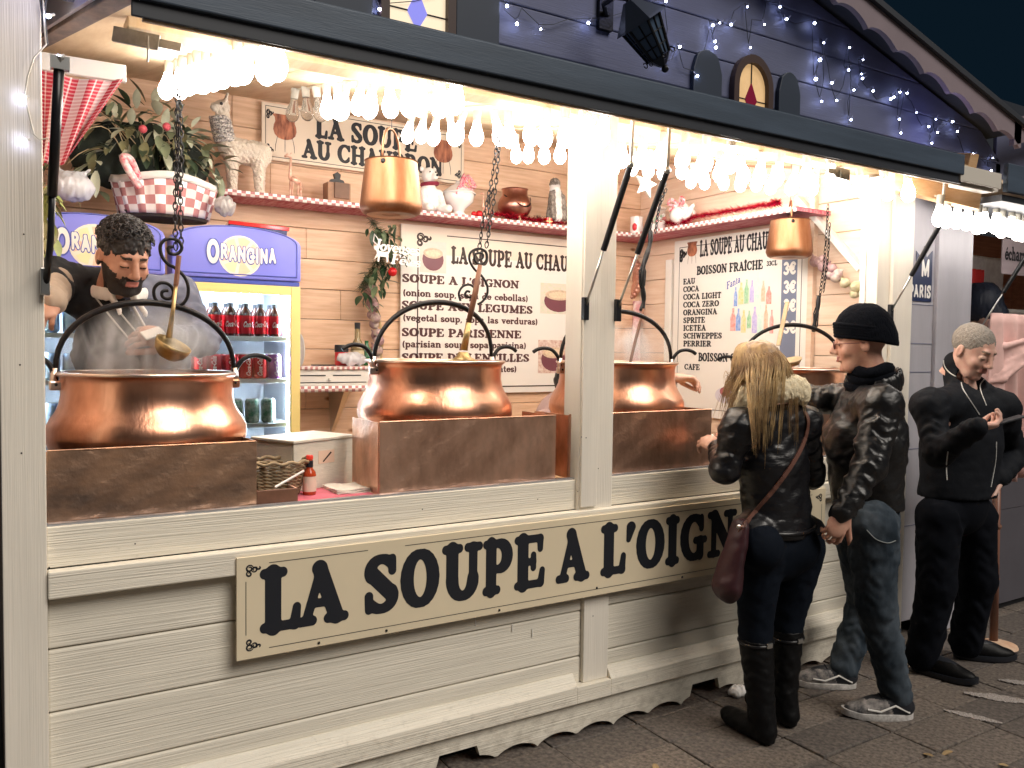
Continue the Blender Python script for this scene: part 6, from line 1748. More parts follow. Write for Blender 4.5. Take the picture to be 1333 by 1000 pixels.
MB().add([Mp @ Vector((x, y, z)) for z in (-.004, .004) for y in (-.068, .068) for x in (-.034, .034)], [(0, 2, 3, 1), (4, 5, 7, 6), (0, 1, 5, 4), (2, 6, 7, 3), (0, 4, 6, 2), (1, 3, 7, 5)]).build('case', M_ink, ph, bevel=.003)

# ---- the seller -----------------------------------------------------------------
sl = thing('person', 'bearded seller in black and grey rugby shirt looking down behind the cauldron', 'person', (.40, .72, .14), 'sellers')
yb = .76
hd = W(161, 336, .60)
pel, che, nek = W(185, 560, yb + .04), W(172, 440, yb), W(160, 385, yb - .03)
shA, shB = W(98, 376, yb), W(228, 388, yb)
elA, wrA = W(82, 350, yb + .02), W(66, 392, yb - .20)
elA = W(72, 360, yb - .02)
elB, wrB = W(262, 442, yb - .14), W(218, 440, yb - .26)
ft = [v3(.36, .80, .16), v3(.56, .80, .16)]
Vc, Qc = core([(pel, che, .11, .12), (che, nek, .12, .05), (nek, hd + v3(0, .02, -.05), .05, .05), (che, shA, .09, .06), (che, shB, .09, .06), (shA, elA, .045, .04), (elA, wrA, .038, .026), (shB, elB, .045, .04), (elB, wrB, .038, .026), (pel, ft[0] + v3(0, 0, .06), .11, .05), (pel, ft[1] + v3(0, 0, .06), .11, .05), (ft[0] + v3(0, 0, .03), ft[0] + v3(0, -.12, .0), .04, .03), (ft[1] + v3(0, 0, .03), ft[1] + v3(0, -.12, 0), .04, .03)])
Mh = frame(hd, (.30, -1, -.55), (.12, -.5, 1))
np_mesh('body', [(Vc, Qc), head_parts(Mh, .0036, beard=True, jaw=1.08), hand_parts(frame(wrB, (-1, -.15, .10), (.1, -.9, .5)), (.6, .7, .5), mir=-1, thumb=(.0, .05, -.02), h=.0034), hand_parts(frame(wrA, (-.3, -.6, -.5), (0, -.5, .5)), (.6, .7, .5), h=.0045)], [M_skin2, M_lip, M_brow, M_beard], sl)
S = SDF(np.array(hd) - .16, np.array(hd) + .16, .0042)
S.ell(Mh @ Vector((0, -.016, .046)), (.081, .100, .088), .01, M=Mh)
S.ell(Mh @ Vector((0, .12, -.022)), (.078, .085, .062), .012, '-', M=Mh).ell(Mh @ Vector((0, .06, -.085)), (.2, .11, .08), .01, '-', M=Mh)
S.rough(.0036, 85, 1).rough(.0022, 170, 2)
V, Q = S.mesh(); hr = np_mesh('hair', [(V, Q)], M_hairk, sl)
b = MB()
for i in range(420):
    th, phi = random.uniform(0, 6.283), random.uniform(.0, 1.35)
    n_ = Vector((math.sin(phi) * math.cos(th), math.sin(phi) * math.sin(th), math.cos(phi)))
    if n_.y > .55 and n_.z < .55: continue
    p = Vector((n_.x * .081, -.016 + n_.y * .099, .046 + n_.z * .087))
    tg = n_.cross(Vector(rid(1, 1, 1))).normalized()
    pp = [Mh @ (p + tg * .011 * math.sin(q * 1.4) + n_ * (.004 + .009 * math.sin(q * .8)) + n_.cross(tg) * .010 * math.cos(q * 1.4)) for q in range(5)]
    b.tube(pp, [.002, .0022, .002, .0016, .001], 4)
b.build('curls', mat('hair_curl', (.022, .020, .022), .35), hr, smooth=True)
M_half = mat('grey_blue_shirt', (.135, .15, .215), .8, var=.2, vscale=8, bump=.4, bscale=14, bdist=.01)
M_blks = mat('black_shirt', (.008, .010, .014), .85, bump=.35, bscale=14, bdist=.01)
def f_(S):
    S.cap(pel, che, .165, .185, .05, flat=((0, 1, 0), .7)).cap(che, nek + v3(0, 0, -.05), .20, .10, .06, flat=((0, 1, 0), .7))
    S.cap(shA, shB, .082, .082, .05)
    S.cap(shA, elA, .080, .062, .03, fold=(.010, 3, 0)).cap(shB, elB, .076, .062, .04, fold=(.014, 3, 2)).cap(elB, wrB, .060, .042, .022, fold=(.012, 4, 1))
    S.cap(elA, elA.lerp(wrA, .42), .066, .062, .02)
    S.rough(.005, 22, 2.7, (.8, .8, 1.2)).rough(.002, 55, 1.7, (.8, .8, 1.2))
A_, B_ = W(163, 385, .6), W(215, 480, .6)
def mf(c, V, Q):
    # dark half on the wearer's right, split along a slanting seam
    t = (A_.z - c[:, 2]) / (A_.z - B_.z)
    return np.where(c[:, 0] < A_.x + (B_.x - A_.x) * t - .05 * (c[:, 1] - .6), 1, 0)
shirt = limb('shirt', [M_half, M_blks], sl, [pel, nek, elA, elB, wrB, shA, shB], .2, .0075, f_, matfn=mf)
M_beige = mat('beige_sleeve', (.38, .31, .25), .8, bump=.4, bscale=16, bdist=.01)
limb('rolled_sleeve', M_beige, sl, [elA, wrA], .1, .006, lambda S: S.cap(elA.lerp(wrA, .34), wrA, .060, .048, .01, fold=(.006, 3, 1)).rough(.002, 50, 1))
def f_(S):
    for k in (0, 1): S.cap(pel + v3((k - .5) * .16, 0, 0), ft[k] + v3(0, 0, .05), .12, .08, .03)
limb('trousers', M_trous, sl, [pel, ft[0], ft[1]], .16, .012, f_)
# collar points and button strip
M_col = mat('pale_collar', (.72, .70, .68), .7)
nm = Mh @ Vector((0, -.032, -.105))
cn = Vector(nek).lerp(nm, .45)
pts = [Vector((cn.x + .088 * math.sin(a), cn.y + .082 * math.cos(a), cn.z + .018 * math.cos(a) - .006)) for a in [-2.75 + 5.5 * i / 24 for i in range(25)]]
pts = [pts[0] + Vector((.02, -.035, -.055))] + pts + [pts[-1] + Vector((.035, -.035, -.060))]
lo, hi = bounds(pts, .06); S = SDF(lo, hi, .0045)
for i in range(len(pts) - 1): S.cap(pts[i], pts[i + 1], .008, k=.012, flat=((0, .25, 1), 2.4))
V, Q = S.mesh(); np_mesh('collar', [(V, Q)], M_col, sl)
MB().tube(skin_line(shirt, [(172, 396), (190, 428), (212, 468)]), .0045, 6).build('placket', M_col, sl, smooth=True)
for (a, c) in (((122, 384), (172, 446)), ((137, 382), (184, 440))):
    MB().tube(skin_line(shirt, [a, ((a[0] + c[0]) / 2 - 1, (a[1] + c[1]) / 2), c]), .0032, 6).build('piping', M_pipe, sl)
ph = thing('phone', 'white phone in the seller\'s hand above the steaming cauldron', 'phone', W(203, 432, .47))
a, c = W(186, 438, .455), W(212, 430, .47)
MB().bar(a, c, .045, .008, (0, -.45, .6)).build('case', M_white, ph, bevel=.003)

# ---- seller bending behind the third cauldron, one hand out ----------------------------
s2_ = thing('person', 'seller bending behind the third cauldron with one hand reaching out over the counter', 'person', (2.62, .95, .14), 'sellers')
wr, el2, sh2 = W(884, 492, .62), W(862, 497, .72), v3(2.62, .98, 1.22)
pel = v3(2.66, 1.22, .85); che = v3(2.60, 1.05, 1.12); nek = v3(2.56, .96, 1.24); hd2 = v3(2.54, .90, 1.30)
ft = [v3(2.56, 1.2, .16), v3(2.78, 1.2, .16)]
Vc, Qc = core([(pel, che, .12, .12), (che, nek, .11, .05), (nek, hd2, .05, .06), (sh2, el2, .045, .038), (el2, wr, .034, .024), (che, v3(2.4, .95, 1.12), .08, .05), (v3(2.4, .95, 1.12), v3(2.35, .85, 1.0), .05, .035), (pel, ft[0] + v3(0, 0, .05), .11, .05), (pel, ft[1] + v3(0, 0, .05), .11, .05), (ft[0], ft[0] + v3(0, -.12, 0), .04, .03), (ft[1], ft[1] + v3(0, -.12, 0), .04, .03)])
np_mesh('body', [(Vc, Qc), head_parts(frame(hd2, (-.5, -1, -.9), (0, -.8, 1)), .006), hand_parts(frame(wr, (1, -.25, -.08), (.1, .2, 1)), (.55, .6, .4), mir=-1, thumb=(.0, .05, -.02), h=.0034)], [M_skinp, M_lip, M_browg, M_brow], s2_)
limb('sweater', mat('pink_grey_sweater', (.42, .30, .30), .85), s2_, [pel, sh2, el2, nek, v3(2.3, .85, 1.0)], .15, .01, lambda S: S.cap(pel, che, .16, .16, .04).cap(che, nek, .15, .08, .04).cap(sh2, el2, .06, .05, .03).cap(el2, el2.lerp(wr, .55), .046, .036, .02).cap(che, v3(2.4, .95, 1.12), .09, .06, .03).cap(v3(2.4, .95, 1.12), v3(2.36, .86, 1.0), .06, .045, .03))
limb('trousers', M_trous, s2_, [pel, ft[0], ft[1]], .16, .013, lambda S: S.cap(pel, ft[0] + v3(0, 0, .05), .13, .07, .03).cap(pel, ft[1] + v3(0, 0, .05), .13, .07, .03))
S = SDF(np.array(hd2) - .16, np.array(hd2) + .16, .007)
S.ell(hd2 + v3(.01, .03, .03), (.09, .10, .09), .01).rough(.003, 80, 1)
V, Q = S.mesh(); np_mesh('hair', [(V, Q)], M_hairk, s2_)
# ------------------------------------------------------------------ shelves with gingham
random.seed(31)
def gingham(name, c1, c2, sx, sy, rot=0.):
    m = bpy.data.materials.new(name); m.use_nodes = True
    nt = m.node_tree; N, Lk = nt.nodes, nt.links
    b = N['Principled BSDF']; b.inputs['Roughness'].default_value = .8
    tc = N.new('ShaderNodeTexCoord'); sep = N.new('ShaderNodeSeparateXYZ')
    Lk.new(tc.outputs['UV'], sep.inputs[0])
    outs = []
    for ax, s in (('X', sx), ('Y', sy)):
        mu = N.new('ShaderNodeMath'); mu.operation = 'MULTIPLY'; mu.inputs[1].default_value = s
        fr = N.new('ShaderNodeMath'); fr.operation = 'FRACT'
        gt = N.new('ShaderNodeMath'); gt.operation = 'GREATER_THAN'; gt.inputs[1].default_value = .5
        Lk.new(sep.outputs[ax], mu.inputs[0]); Lk.new(mu.outputs[0], fr.inputs[0]); Lk.new(fr.outputs[0], gt.inputs[0])
        outs.append(gt)
    ad = N.new('ShaderNodeMath'); ad.operation = 'ADD'
    Lk.new(outs[0].outputs[0], ad.inputs[0]); Lk.new(outs[1].outputs[0], ad.inputs[1])
    cr = N.new('ShaderNodeValToRGB'); cr.color_ramp.interpolation = 'CONSTANT'
    cr.color_ramp.elements[0].color = (*c2, 1)
    mid = tuple(a * .7 + c * .3 for a, c in zip(c1, c2))
    e = cr.color_ramp.elements.new(.25); e.color = (*mid, 1)
    e = cr.color_ramp.elements.new(.75); e.color = (*c1, 1)
    mh = N.new('ShaderNodeMath'); mh.operation = 'MULTIPLY'; mh.inputs[1].default_value = .5
    Lk.new(ad.outputs[0], mh.inputs[0]); Lk.new(mh.outputs[0], cr.inputs[0]); Lk.new(cr.outputs[0], b.inputs['Base Color'])
    return m
def uv_grid(name, fn, nu, nv, m, parent, us=1., vs_=1., thick=0., smooth=True):
    """sheet from a parametric surface, with UV"""
    off = Vector((0, 0, 0)); p = parent
    while p is not None: off += p.location; p = p.parent
    V = [Vector(fn(i / nu, j / nv)) - off for i in range(nu + 1) for j in range(nv + 1)]
    F_ = [(i * (nv + 1) + j, (i + 1) * (nv + 1) + j, (i + 1) * (nv + 1) + j + 1, i * (nv + 1) + j + 1) for i in range(nu) for j in range(nv)]
    me = bpy.data.meshes.new(name); me.from_pydata(V, [], F_); me.materials.append(m)
    uv = me.uv_layers.new()
    for l in me.loops:
        k = l.vertex_index
        uv.data[l.index].uv = ((k // (nv + 1)) / nu * us, (k % (nv + 1)) / nv * vs_)
    me.polygons.foreach_set('use_smooth', [smooth] * len(me.polygons))
    o = bpy.data.objects.new(name, me); COL.objects.link(o)
    if parent is not None: o.parent = parent
    if thick:
        s = o.modifiers.new('s', 'SOLIDIFY'); s.thickness = thick
    return o
M_gred = gingham('red_gingham', (.34, .004, .012), (.74, .68, .66), 1, 1)
M_wine = mat('wine_lined_cloth', (.40, .05, .10), .8, vscale=60, col2=(.58, .28, .32), vstretch=(1, .15, 1))
SZ = 2.262
sh = thing('wall_shelf', 'long shelf with red gingham edging on the back wall', 'shelf', (2.3, 1.85, SZ))
MB().box(.86, 3.62, 1.74, 1.999, SZ - .022, SZ - .003).build('board', M_wine, sh)
uv_grid('cloth_edge', lambda u, v: (.86 + 2.76 * u, 1.735 + .002 * math.sin(u * 90), SZ - .026 + .028 * v), 120, 1, M_gred, sh, 62, 1.0, .002)
MB().box(.86, 3.62, 1.737, 1.999, SZ - .0028, SZ).build('cloth_top', M_red, sh)
sh2b = thing('wall_shelf', 'shelf with red gingham edging above the drinks menu on the right wall', 'shelf', (3.76, 1.2, SZ))
MB().box(3.625, 3.899, .42, 1.999, SZ - .022, SZ - .003).build('board', M_wine, sh2b)
uv_grid('cloth_edge', lambda u, v: (3.620 + .002 * math.sin(u * 60), .42 + 1.315 * u, SZ - .026 + .028 * v), 60, 1, M_gred, sh2b, 30, 1.0, .002)
MB().box(3.622, 3.899, .42, 1.999, SZ - .0028, SZ).build('cloth_top', M_red, sh2b)

def on_shelf(u, y=1.84): return W(u, 270, y).x
M_wool = mat('cream_wool', (.74, .66, .56), .9, bump=1., bscale=90, bdist=.01)
# llama
x = on_shelf(312)
t = thing('llama_figure', 'white woolly toy llama with a black and white scarf on the back shelf', 'toy llama', (x, 1.85, SZ))
lo = np.array((x - .26, 1.70, SZ)); S = SDF(lo, lo + (.5, .3, .56), .0065)
S.cap((x - .03, 1.85, SZ + .22), (x + .10, 1.85, SZ + .215), .062, .066, .03)
S.cap((x - .06, 1.85, SZ + .24), (x - .085, 1.84, SZ + .40), .042, .032, .03)
S.cap((x - .085, 1.84, SZ + .425), (x - .125, 1.82, SZ + .415), .036, .022, .015)
for dx, dy in ((-.045, -.03), (-.03, .03), (.09, -.03), (.11, .03)):
    S.cap((x + dx, 1.85 + dy, SZ + .18), (x + dx + .005, 1.85 + dy, SZ + .015), .033, .022, .02)
S.cap((x - .075, 1.82, SZ + .45), (x - .065, 1.815, SZ + .49), .012, .006, .006).cap((x - .07, 1.86, SZ + .45), (x - .06, 1.865, SZ + .49), .012, .006, .006)
S.rough(.0045, 95, 1).rough(.002, 190, 2); S.cut((0, 0, SZ + .002), (0, 0, -1))
V, Q = S.mesh(); np_mesh('body', [(V, Q)], M_wool, t)
MB().ball((x - .10, 1.795, SZ + .43), .008, 8, 6).build('eye', M_ink, t)
b = MB()
for k in range(7): b.tube([(x - .072 - .004 * k + .046 * math.cos(a), 1.842 + .046 * math.sin(a), SZ + .255 + .018 * k + .004 * math.sin(a * 3 + k)) for a in [i * .524 for i in range(12)]], .010, 6, closed=True)
b.build('scarf', mat('speckled_scarf', (.03, .03, .05), .8, vscale=120, col2=(.78, .74, .70)), t, smooth=True)
# giraffe of copper wire
def wire_giraffe(x, s, lab, y=1.82, z=SZ):
    t = thing('giraffe_figure', lab, 'giraffe figure', (x, y, z))
    m = mat('rose_copper_glaze', (.70, .34, .24), .35, .3, vscale=50, col2=(.82, .62, .5))
    b = MB()
    f = lambda a, c: (x + a * s, y, z + c * s)
    b.tube([f(.02, .42), f(-.01, .45), f(.0, .70), f(.01, .92)], [.045 * s, .04 * s, .028 * s, .026 * s], 8)
    b.tube([f(.01, .92), f(-.07, .94), f(-.13, .90)], [.045 * s, .04 * s, .02 * s], 8)
    b.tube([f(.0, .44), f(.10, .42), f(.20, .36)], [.06 * s, .075 * s, .055 * s], 8)
    for a, c in ((0, -.01), (.05, .03), (.17, .16), (.22, .24)): b.tube([f(a, .38), f(c, .0)], [.028 * s, .014 * s], 6)
    b.tube([f(.24, .38), f(.30, .25)], .008 * s, 5)
    b.tube([f(.0, .95), f(.02, 1.0)], .01 * s, 5)
    b.build('body', m, t, smooth=True)
wire_giraffe(on_shelf(378, 1.82), .24, 'slim rose copper giraffe figure on the back shelf')
wire_giraffe(on_shelf(629, 1.80), .16, 'small copper giraffe figure beside the white tureen', 1.80)
# key house / cuckoo box
x = on_shelf(440)
t = thing('cuckoo_box', 'small dark wooden house box with a carved black top on the back shelf', 'wooden box', (x, 1.86, SZ))
M_wd = mat('dark_wood', (.17, .085, .05), .5, var=.3, vscale=14); M_wd2 = mat('mid_wood', (.34, .19, .11), .5, var=.3, vscale=14)
MB().box(x - .065, x + .065, 1.82, 1.90, SZ, SZ + .115).build('case', M_wd2, t, bevel=.003)
MB().box(x - .03, x + .055, 1.812, 1.8195, SZ + .03, SZ + .115).build('door', M_wd, t, bevel=.002)
MB().prism([(x - .045, SZ + .115), (x + .045, SZ + .115), (x + .035, SZ + .135), (x + .015, SZ + .14), (x + .02, SZ + .165), (x, SZ + .178), (x - .02, SZ + .165), (x - .012, SZ + .14), (x - .036, SZ + .135)], lambda a, z: (a, 1.85, z), lambda a, z: (a, 1.87, z)).build('carved_top', M_ink, t)
# polar bear
def soft(name, lab, cat, x, y, z, ext, h, fn, m, rough=.002, fr=120):
    t = thing(name, lab, cat, (x, y, z))
    lo = np.array((x - ext[0], y - ext[1], z - .005)); S = SDF(lo, lo + (2 * ext[0], 2 * ext[1], ext[2]), h)
    fn(S, lambda a, b, c: (x + a, y + b, z + c))
    if rough: S.rough(rough, fr, 1)
    V, Q = S.mesh(); np_mesh('body', [(V, Q)], m, t)
    return t
M_wbear = mat('white_plush', (.80, .78, .76), .9, bump=.8, bscale=120, bdist=.006)
x = on_shelf(561, 1.80)
def f_(S, p):
    S.ell(p(0, 0, .07), (.062, .05, .075), .02).ell(p(-.005, 0, .135), (.045, .042, .045), .02).ell(p(-.01, -.01, .215), (.042, .045, .044), .012).ell(p(.005, -.05, .205), (.022, .026, .02), .008)
    S.ell(p(-.05, 0, .25), (.013, .01, .016), .004).ell(p(.03, .0, .252), (.013, .01, .016), .004)
    S.cap(p(-.05, -.02, .12), p(-.05, -.06, .03), .022, .02, .01).cap(p(.05, -.02, .12), p(.06, -.06, .03), .022, .02, .01).cap(p(-.04, -.05, .02), p(-.05, -.10, .022), .025, .024, .01).cap(p(.05, -.05, .02), p(.07, -.10, .022), .025, .024, .01)
t = soft('polar_bear_figure', 'sitting white toy polar bear with a dark red scarf on the back shelf', 'toy bear', x, 1.82, SZ, (.13, .14, .30), .0055, f_, M_wbear)
for a, c, r in ((.008, .208, .008), (-.022, .228, .005), (.014, .230, .005)): MB().ball((x + a, 1.82 - (.082 if r > .006 else .05), SZ + c), r, 8, 6).build('nose' if r > .006 else 'eye', M_ink, t)
MB().tube([(x + .045 * math.cos(a), 1.82 + .042 * math.sin(a), SZ + .168 + .006 * math.cos(a)) for a in [i * .42 for i in range(15)]], .012, 6, closed=True).build('scarf', mat('wine_scarf', (.20, .015, .04), .8), t, smooth=True)
# tureen
M_por = mat('white_porcelain', (.82, .81, .80), .15, coat=.5)
x = on_shelf(599, 1.80)
t = thing('soup_tureen', 'white porcelain tureen with a pink-spotted ribbon on its lid', 'tureen', (x, 1.82, SZ))
MB().lathe([(.001, 0), (.045, 0), (.048, .012), (.032, .028), (.040, .045), (.085, .085), (.094, .125), (.092, .132), (.001, .132)], 36, (x, 1.82, SZ)).build('bowl', M_por, t, smooth=45)
MB().lathe([(.100, .130), (.102, .136), (.085, .150), (.050, .178), (.02, .192), (.016, .205), (.001, .212)], 36, (x, 1.82, SZ)).build('lid', M_por, t, smooth=45)
b = MB()
for k in range(7): b.tube(smooth_pts([(x, 1.80, SZ + .205), (x + .02 * math.cos(k * .9) + .02, 1.76, SZ + .225 + .012 * math.sin(k * 2)), (x + .055 * math.cos(k * .55), 1.745, SZ + .20 - .012 * k), (x + .08 * math.cos(k * .4 - .5), 1.75, SZ + .19 - .012 * k)], 4), .006, 5)
b.build('ribbon', mat('spotted_ribbon', (.78, .60, .62), .7, vscale=90, col2=(.65, .05, .12)), t, smooth=True)
# shelf cauldron
x = on_shelf(671, 1.82)
t = thing('copper_cauldron', 'small round copper cauldron on three feet standing on the back shelf', 'cauldron', (x, 1.83, SZ))
R1 = .105
MB().lathe([(.001, .022), (.05, .028), (.085, .05), (R1, .09), (.103, .12), (.088, .152), (.080, .162), (.078, .198), (.084, .204), (.080, .204), (.074, .196), (.074, .16), (.09, .12)], 40, (x, 1.83, SZ)).build('bowl', mat('rose_copper', (.62, .33, .25), .3, 1., vscale=8, col2=(.34, .15, .12), rvar=.1), t, smooth=45)
for a in (.6, 2.7, 4.7): MB().tube([(x + .055 * math.cos(a), 1.83 + .055 * math.sin(a), SZ + .04), (x + .07 * math.cos(a), 1.83 + .07 * math.sin(a), SZ)], .008, 6).build('foot', M_woodl, t)
MB().tube([(x - .09 + .19 * q, 1.83 - .10 * math.sin(math.pi * q) - .02, SZ + .16 - .075 * math.sin(math.pi * q)) for q in [i / 14 for i in range(15)]], .0045, 6).build('bail_handle', M_iron, t, smooth=True)
# badger / dog figure
x = on_shelf(725, 1.80)
def f_(S, p):
    S.ell(p(0, 0, .075), (.058, .05, .085), .02).ell(p(0, 0, .17), (.045, .042, .06), .03).ell(p(-.012, -.01, .27), (.030, .038, .035), .012).cap(p(-.01, -.02, .268), p(-.022, -.055, .262), .018, .012, .008)
    S.cap(p(-.04, -.02, .19), p(-.045, -.05, .05), .018, .016, .01).cap(p(.04, -.02, .19), p(.045, -.05, .05), .018, .016, .01).cap(p(0, 0, .22), p(-.005, 0, .25), .036, .03, .02)
x_ = x
def mf(c, V, Q): return np.where((np.abs(c[:, 0] - x_ + .0) < .022) & (c[:, 1] < 1.82) & (c[:, 2] < SZ + .24) | ((c[:, 2] > SZ + .225) & (c[:, 2] < SZ + .255)), 1, 0)
t = thing('dog_figure', 'sitting grey and white toy dog on the back shelf', 'toy dog', (x, 1.82, SZ))
lo = np.array((x - .12, 1.70, SZ - .005)); S = SDF(lo, lo + (.24, .24, .34), .005); f_(S, lambda a, b, c: (x + a, 1.82 + b, SZ + c)); S.rough(.003, 110, 1).rough(.0015, 210, 2)
V, Q = S.mesh(); np_mesh('body', [(V, Q)], [mat('grey_brown_fur', (.10, .085, .075), .9, vscale=60, col2=(.34, .30, .27), bump=.8, bscale=120), M_wbear], t, matfn=mf)
# small red things on the shelf
for u, y, r, lab in ((624, 1.78, .022, 'shiny red bauble by the little giraffe'), (617, 1.76, .016, 'small dark red bauble at the shelf edge')):
    tag(MB().ball((on_shelf(u, y), y, SZ + r), r, 14, 10).build('bauble', mat('red_gloss', (.55, .015, .02), .12, .3), smooth=True), lab, 'bauble')
x = on_shelf(715, 1.75)
t = thing('gift_box', 'tiny red and gold gift box in front of the toy dog', 'gift', (x, 1.76, SZ))
MB().box(x - .02, x + .02, 1.745, 1.785, SZ, SZ + .04).build('box', mat('red_gloss', (.55, .015, .02), .12, .3), t, bevel=.002)
MB().box(x - .022, x + .022, 1.743, 1.787, SZ + .016, SZ + .022).box(x - .004, x + .004, 1.742, 1.788, SZ + .001, SZ + .042).build('ribbon', M_brass, t)
# tinsel
M_tins = mat('red_tinsel', (.52, .01, .05), .25, .7)
M_pinew = mat('fir_green', (.030, .075, .030), .6, var=.4, vscale=20)
def tinsel(pts, lab, m, n=900, L=.045, name='tinsel_garland', cat='tinsel', r=.0028):
    P_ = smooth_pts(pts, 8)
    b = MB().tube(P_, .003, 5)
    for i in range(n):
        k = random.uniform(0, len(P_) - 1.001); i0 = int(k)
        p = P_[i0].lerp(P_[i0 + 1], k - i0)
        d = Vector(rid(1, 1, 1)).normalized() * random.uniform(.5, 1) * L
        sd = d.orthogonal().normalized() * r
        b.add([p - sd, p + sd, p + d], [(0, 1, 2)])
    o = b.build(name, m); o['kind'] = 'stuff'
    return tag(o, lab, cat)
tinsel([(on_shelf(u, 1.77), 1.77, SZ + .022 + .008 * (u % 3)) for u in (640, 655, 672, 690, 705)] , 'dark red tinsel under the little cauldron on the back shelf', M_tins, 700)
tinsel([(on_shelf(u, 1.77), 1.77, SZ + .022) for u in (712, 730, 748, 770, 800)], 'dark red tinsel round the toy dog on the back shelf', M_tins, 700)
tinsel([(3.665, WX(u, 270, 3.665).y, SZ + .035 + .012 * math.sin(u)) for u in (868, 885, 900, 925, 950, 975, 1000, 1013)], 'bushy red tinsel along the right shelf', M_tins, 2600, .055)
tinsel([(on_shelf(u, 1.9), 1.9, SZ + .03 + q) for u, q in ((695, 0), (702, .03), (708, 0))], 'little sprig of fir behind the copper cauldron on the shelf', M_pinew, 300, .05, 'fir_sprig', 'fir sprig', .002)
# right shelf: jar, cups, teapot with bow
def rs(u): return WX(u, 290, 3.72).y
t = thing('candy_jar', 'glass jar of sweets standing on the right shelf near the corner', 'jar', (3.72, 1.86, SZ))
y = 1.62
MB().lathe([(.001, .002), (.055, .002), (.058, .01), (.058, .13), (.05, .145), (.05, .15)], 24, (3.73, y, SZ)).build('glass', mat('jar_glass', (.85, .88, .86), .05, alpha=.25, spec=.8), t, smooth=45)
for i in range(22): MB().ball((3.73 + random.uniform(-.035, .035), y + random.uniform(-.035, .035), SZ + .02 + .1 * i / 22), .012, 7, 5).build('sweet', (mat('sweet_red', (.7, .06, .08), .3), mat('sweet_green', (.25, .45, .25), .3), M_por)[i % 3], t, smooth=True)
MB().lathe([(.001, .17), (.02, .168), (.052, .16), (.054, .15), (.001, .15)], 24, (3.73, y, SZ)).build('lid', M_por, t, smooth=45)
t = thing('santa_mug', 'white mug with a red heart shape on the right shelf behind the post', 'mug', (3.72, 1.78, SZ))
MB().lathe([(.001, .002), (.04, .002), (.045, .02), (.042, .10), (.045, .12), (.040, .118), (.038, .02)], 24, (3.70, 1.80, SZ)).build('cup', M_por, t, smooth=45)
MB().ball((3.662, 1.775, SZ + .05), (.012, .022, .026), 10, 7).build('red_heart', mat('sweet_red', (.7, .06, .08), .3), t, smooth=True)
y = rs(892)
t = thing('teapot', 'white porcelain teapot with a red and white bow amid the tinsel', 'teapot', (3.70, y, SZ))
MB().lathe([(.001, .0), (.04, 0), (.045, .01), (.078, .04), (.085, .07), (.07, .10), (.035, .118), (.03, .124), (.02, .14), (.001, .145)], 30, (3.70, y, SZ + .012)).build('pot', M_por, t, smooth=45)
MB().tube(smooth_pts([(3.66, y - .06, SZ + .05), (3.65, y - .11, SZ + .07), (3.64, y - .135, SZ + .105), (3.64, y - .155, SZ + .11)], 4), [.02] * 4 + [.016] * 4 + [.012] * 4 + [.012], 8).build('spout', M_por, t, smooth=True)
MB().tube(smooth_pts([(3.72, y + .07, SZ + .09), (3.72, y + .12, SZ + .09), (3.72, y + .12, SZ + .04), (3.72, y + .08, SZ + .03)], 4), .007, 6).build('handle', M_por, t, smooth=True)
for s_ in (-1, 1): MB().tube(smooth_pts([(3.67, y, SZ + .13), (3.64, y + s_ * .04, SZ + .175), (3.64, y + s_ * .07, SZ + .15), (3.66, y + s_ * .02, SZ + .13), (3.64, y + s_ * .06, SZ + .11)], 4), .011, 6).build('bow', mat('red_white_bow', (.72, .05, .10), .6, vscale=40, col2=(.8, .7, .7)), t, smooth=True)
t = thing('cups', 'pair of small white cups beside the teapot on the right shelf', 'cups', (3.70, rs(866), SZ))
for dy in (0, .075): MB().lathe([(.001, .002), (.02, .002), (.032, .05), (.034, .052), (.028, .05), (.018, .01)], 20, (3.69, rs(866) + dy, SZ)).build('cup', M_por, t, smooth=45)
# star hanging
c = W(842, 240, .12)
P_ = [(c.x + (.062 if i % 2 == 0 else .027) * math.sin(math.pi * i / 5 + .2), c.z + (.062 if i % 2 == 0 else .027) * math.cos(math.pi * i / 5 + .2)) for i in range(10)]
t = thing('star_ornament', 'white star ornament hanging among the bulbs right of the middle post', 'star', c)
MB().prism(P_, lambda x, z: (x, c.y, z), lambda x, z: (x, c.y + .012, z)).build('star', M_white, t, bevel=.003)
MB().tube([(c.x, c.y + .006, c.z + .055), (c.x, c.y + .006, zc(c.y))], .001, 4).build('thread', M_wire, t)
# round copper mould and pink hanging on the right wall corner
c = WX(818, 363, 3.86)
t = thing('copper_mould', 'round fluted copper mould hanging on the right wall near the corner', 'mould', c)
Mr = Matrix(((0, 0, -1), (1, 0, 0), (0, 1, 0)))
MB().lathe([(.001, .03), (.05, .03), (.07, .012), (.10, .03), (.13, .03), (.15, .008), (.16, .0)], 40, c, Mr).build('dish', mat('pinkish_copper', (.80, .52, .42), .35, .8, vscale=20, col2=(.55, .28, .22), bump=.6, bscale=40), t, smooth=True)
for i in range(28):
    a = i * 6.283 / 28
    MB().ball((c.x - .02, c.y + .145 * math.cos(a), c.z + .145 * math.sin(a)), .018, 7, 5).build('flute', mat('pinkish_copper', (.8, .5, .4), .35), t, smooth=True)
c0, c1 = WX(828, 392, 3.84), WX(832, 470, 3.84)
t = thing('hanging_towel', 'pink and white patterned towel hanging below the copper mould', 'towel', c0)
uv_grid('cloth', lambda u, v: (3.85 - .02 * math.sin(u * 14 + v * 2) * (1 - .4 * v), c0.y + .22 * (u - .35) * (1 - .3 * math.sin(v * 3)), c0.z + (c1.z - c0.z - .15) * (1 - v)), 20, 14, mat('pink_pattern', (.76, .62, .60), .8, vscale=22, col2=(.55, .22, .25)), t, 1, 1, .003)
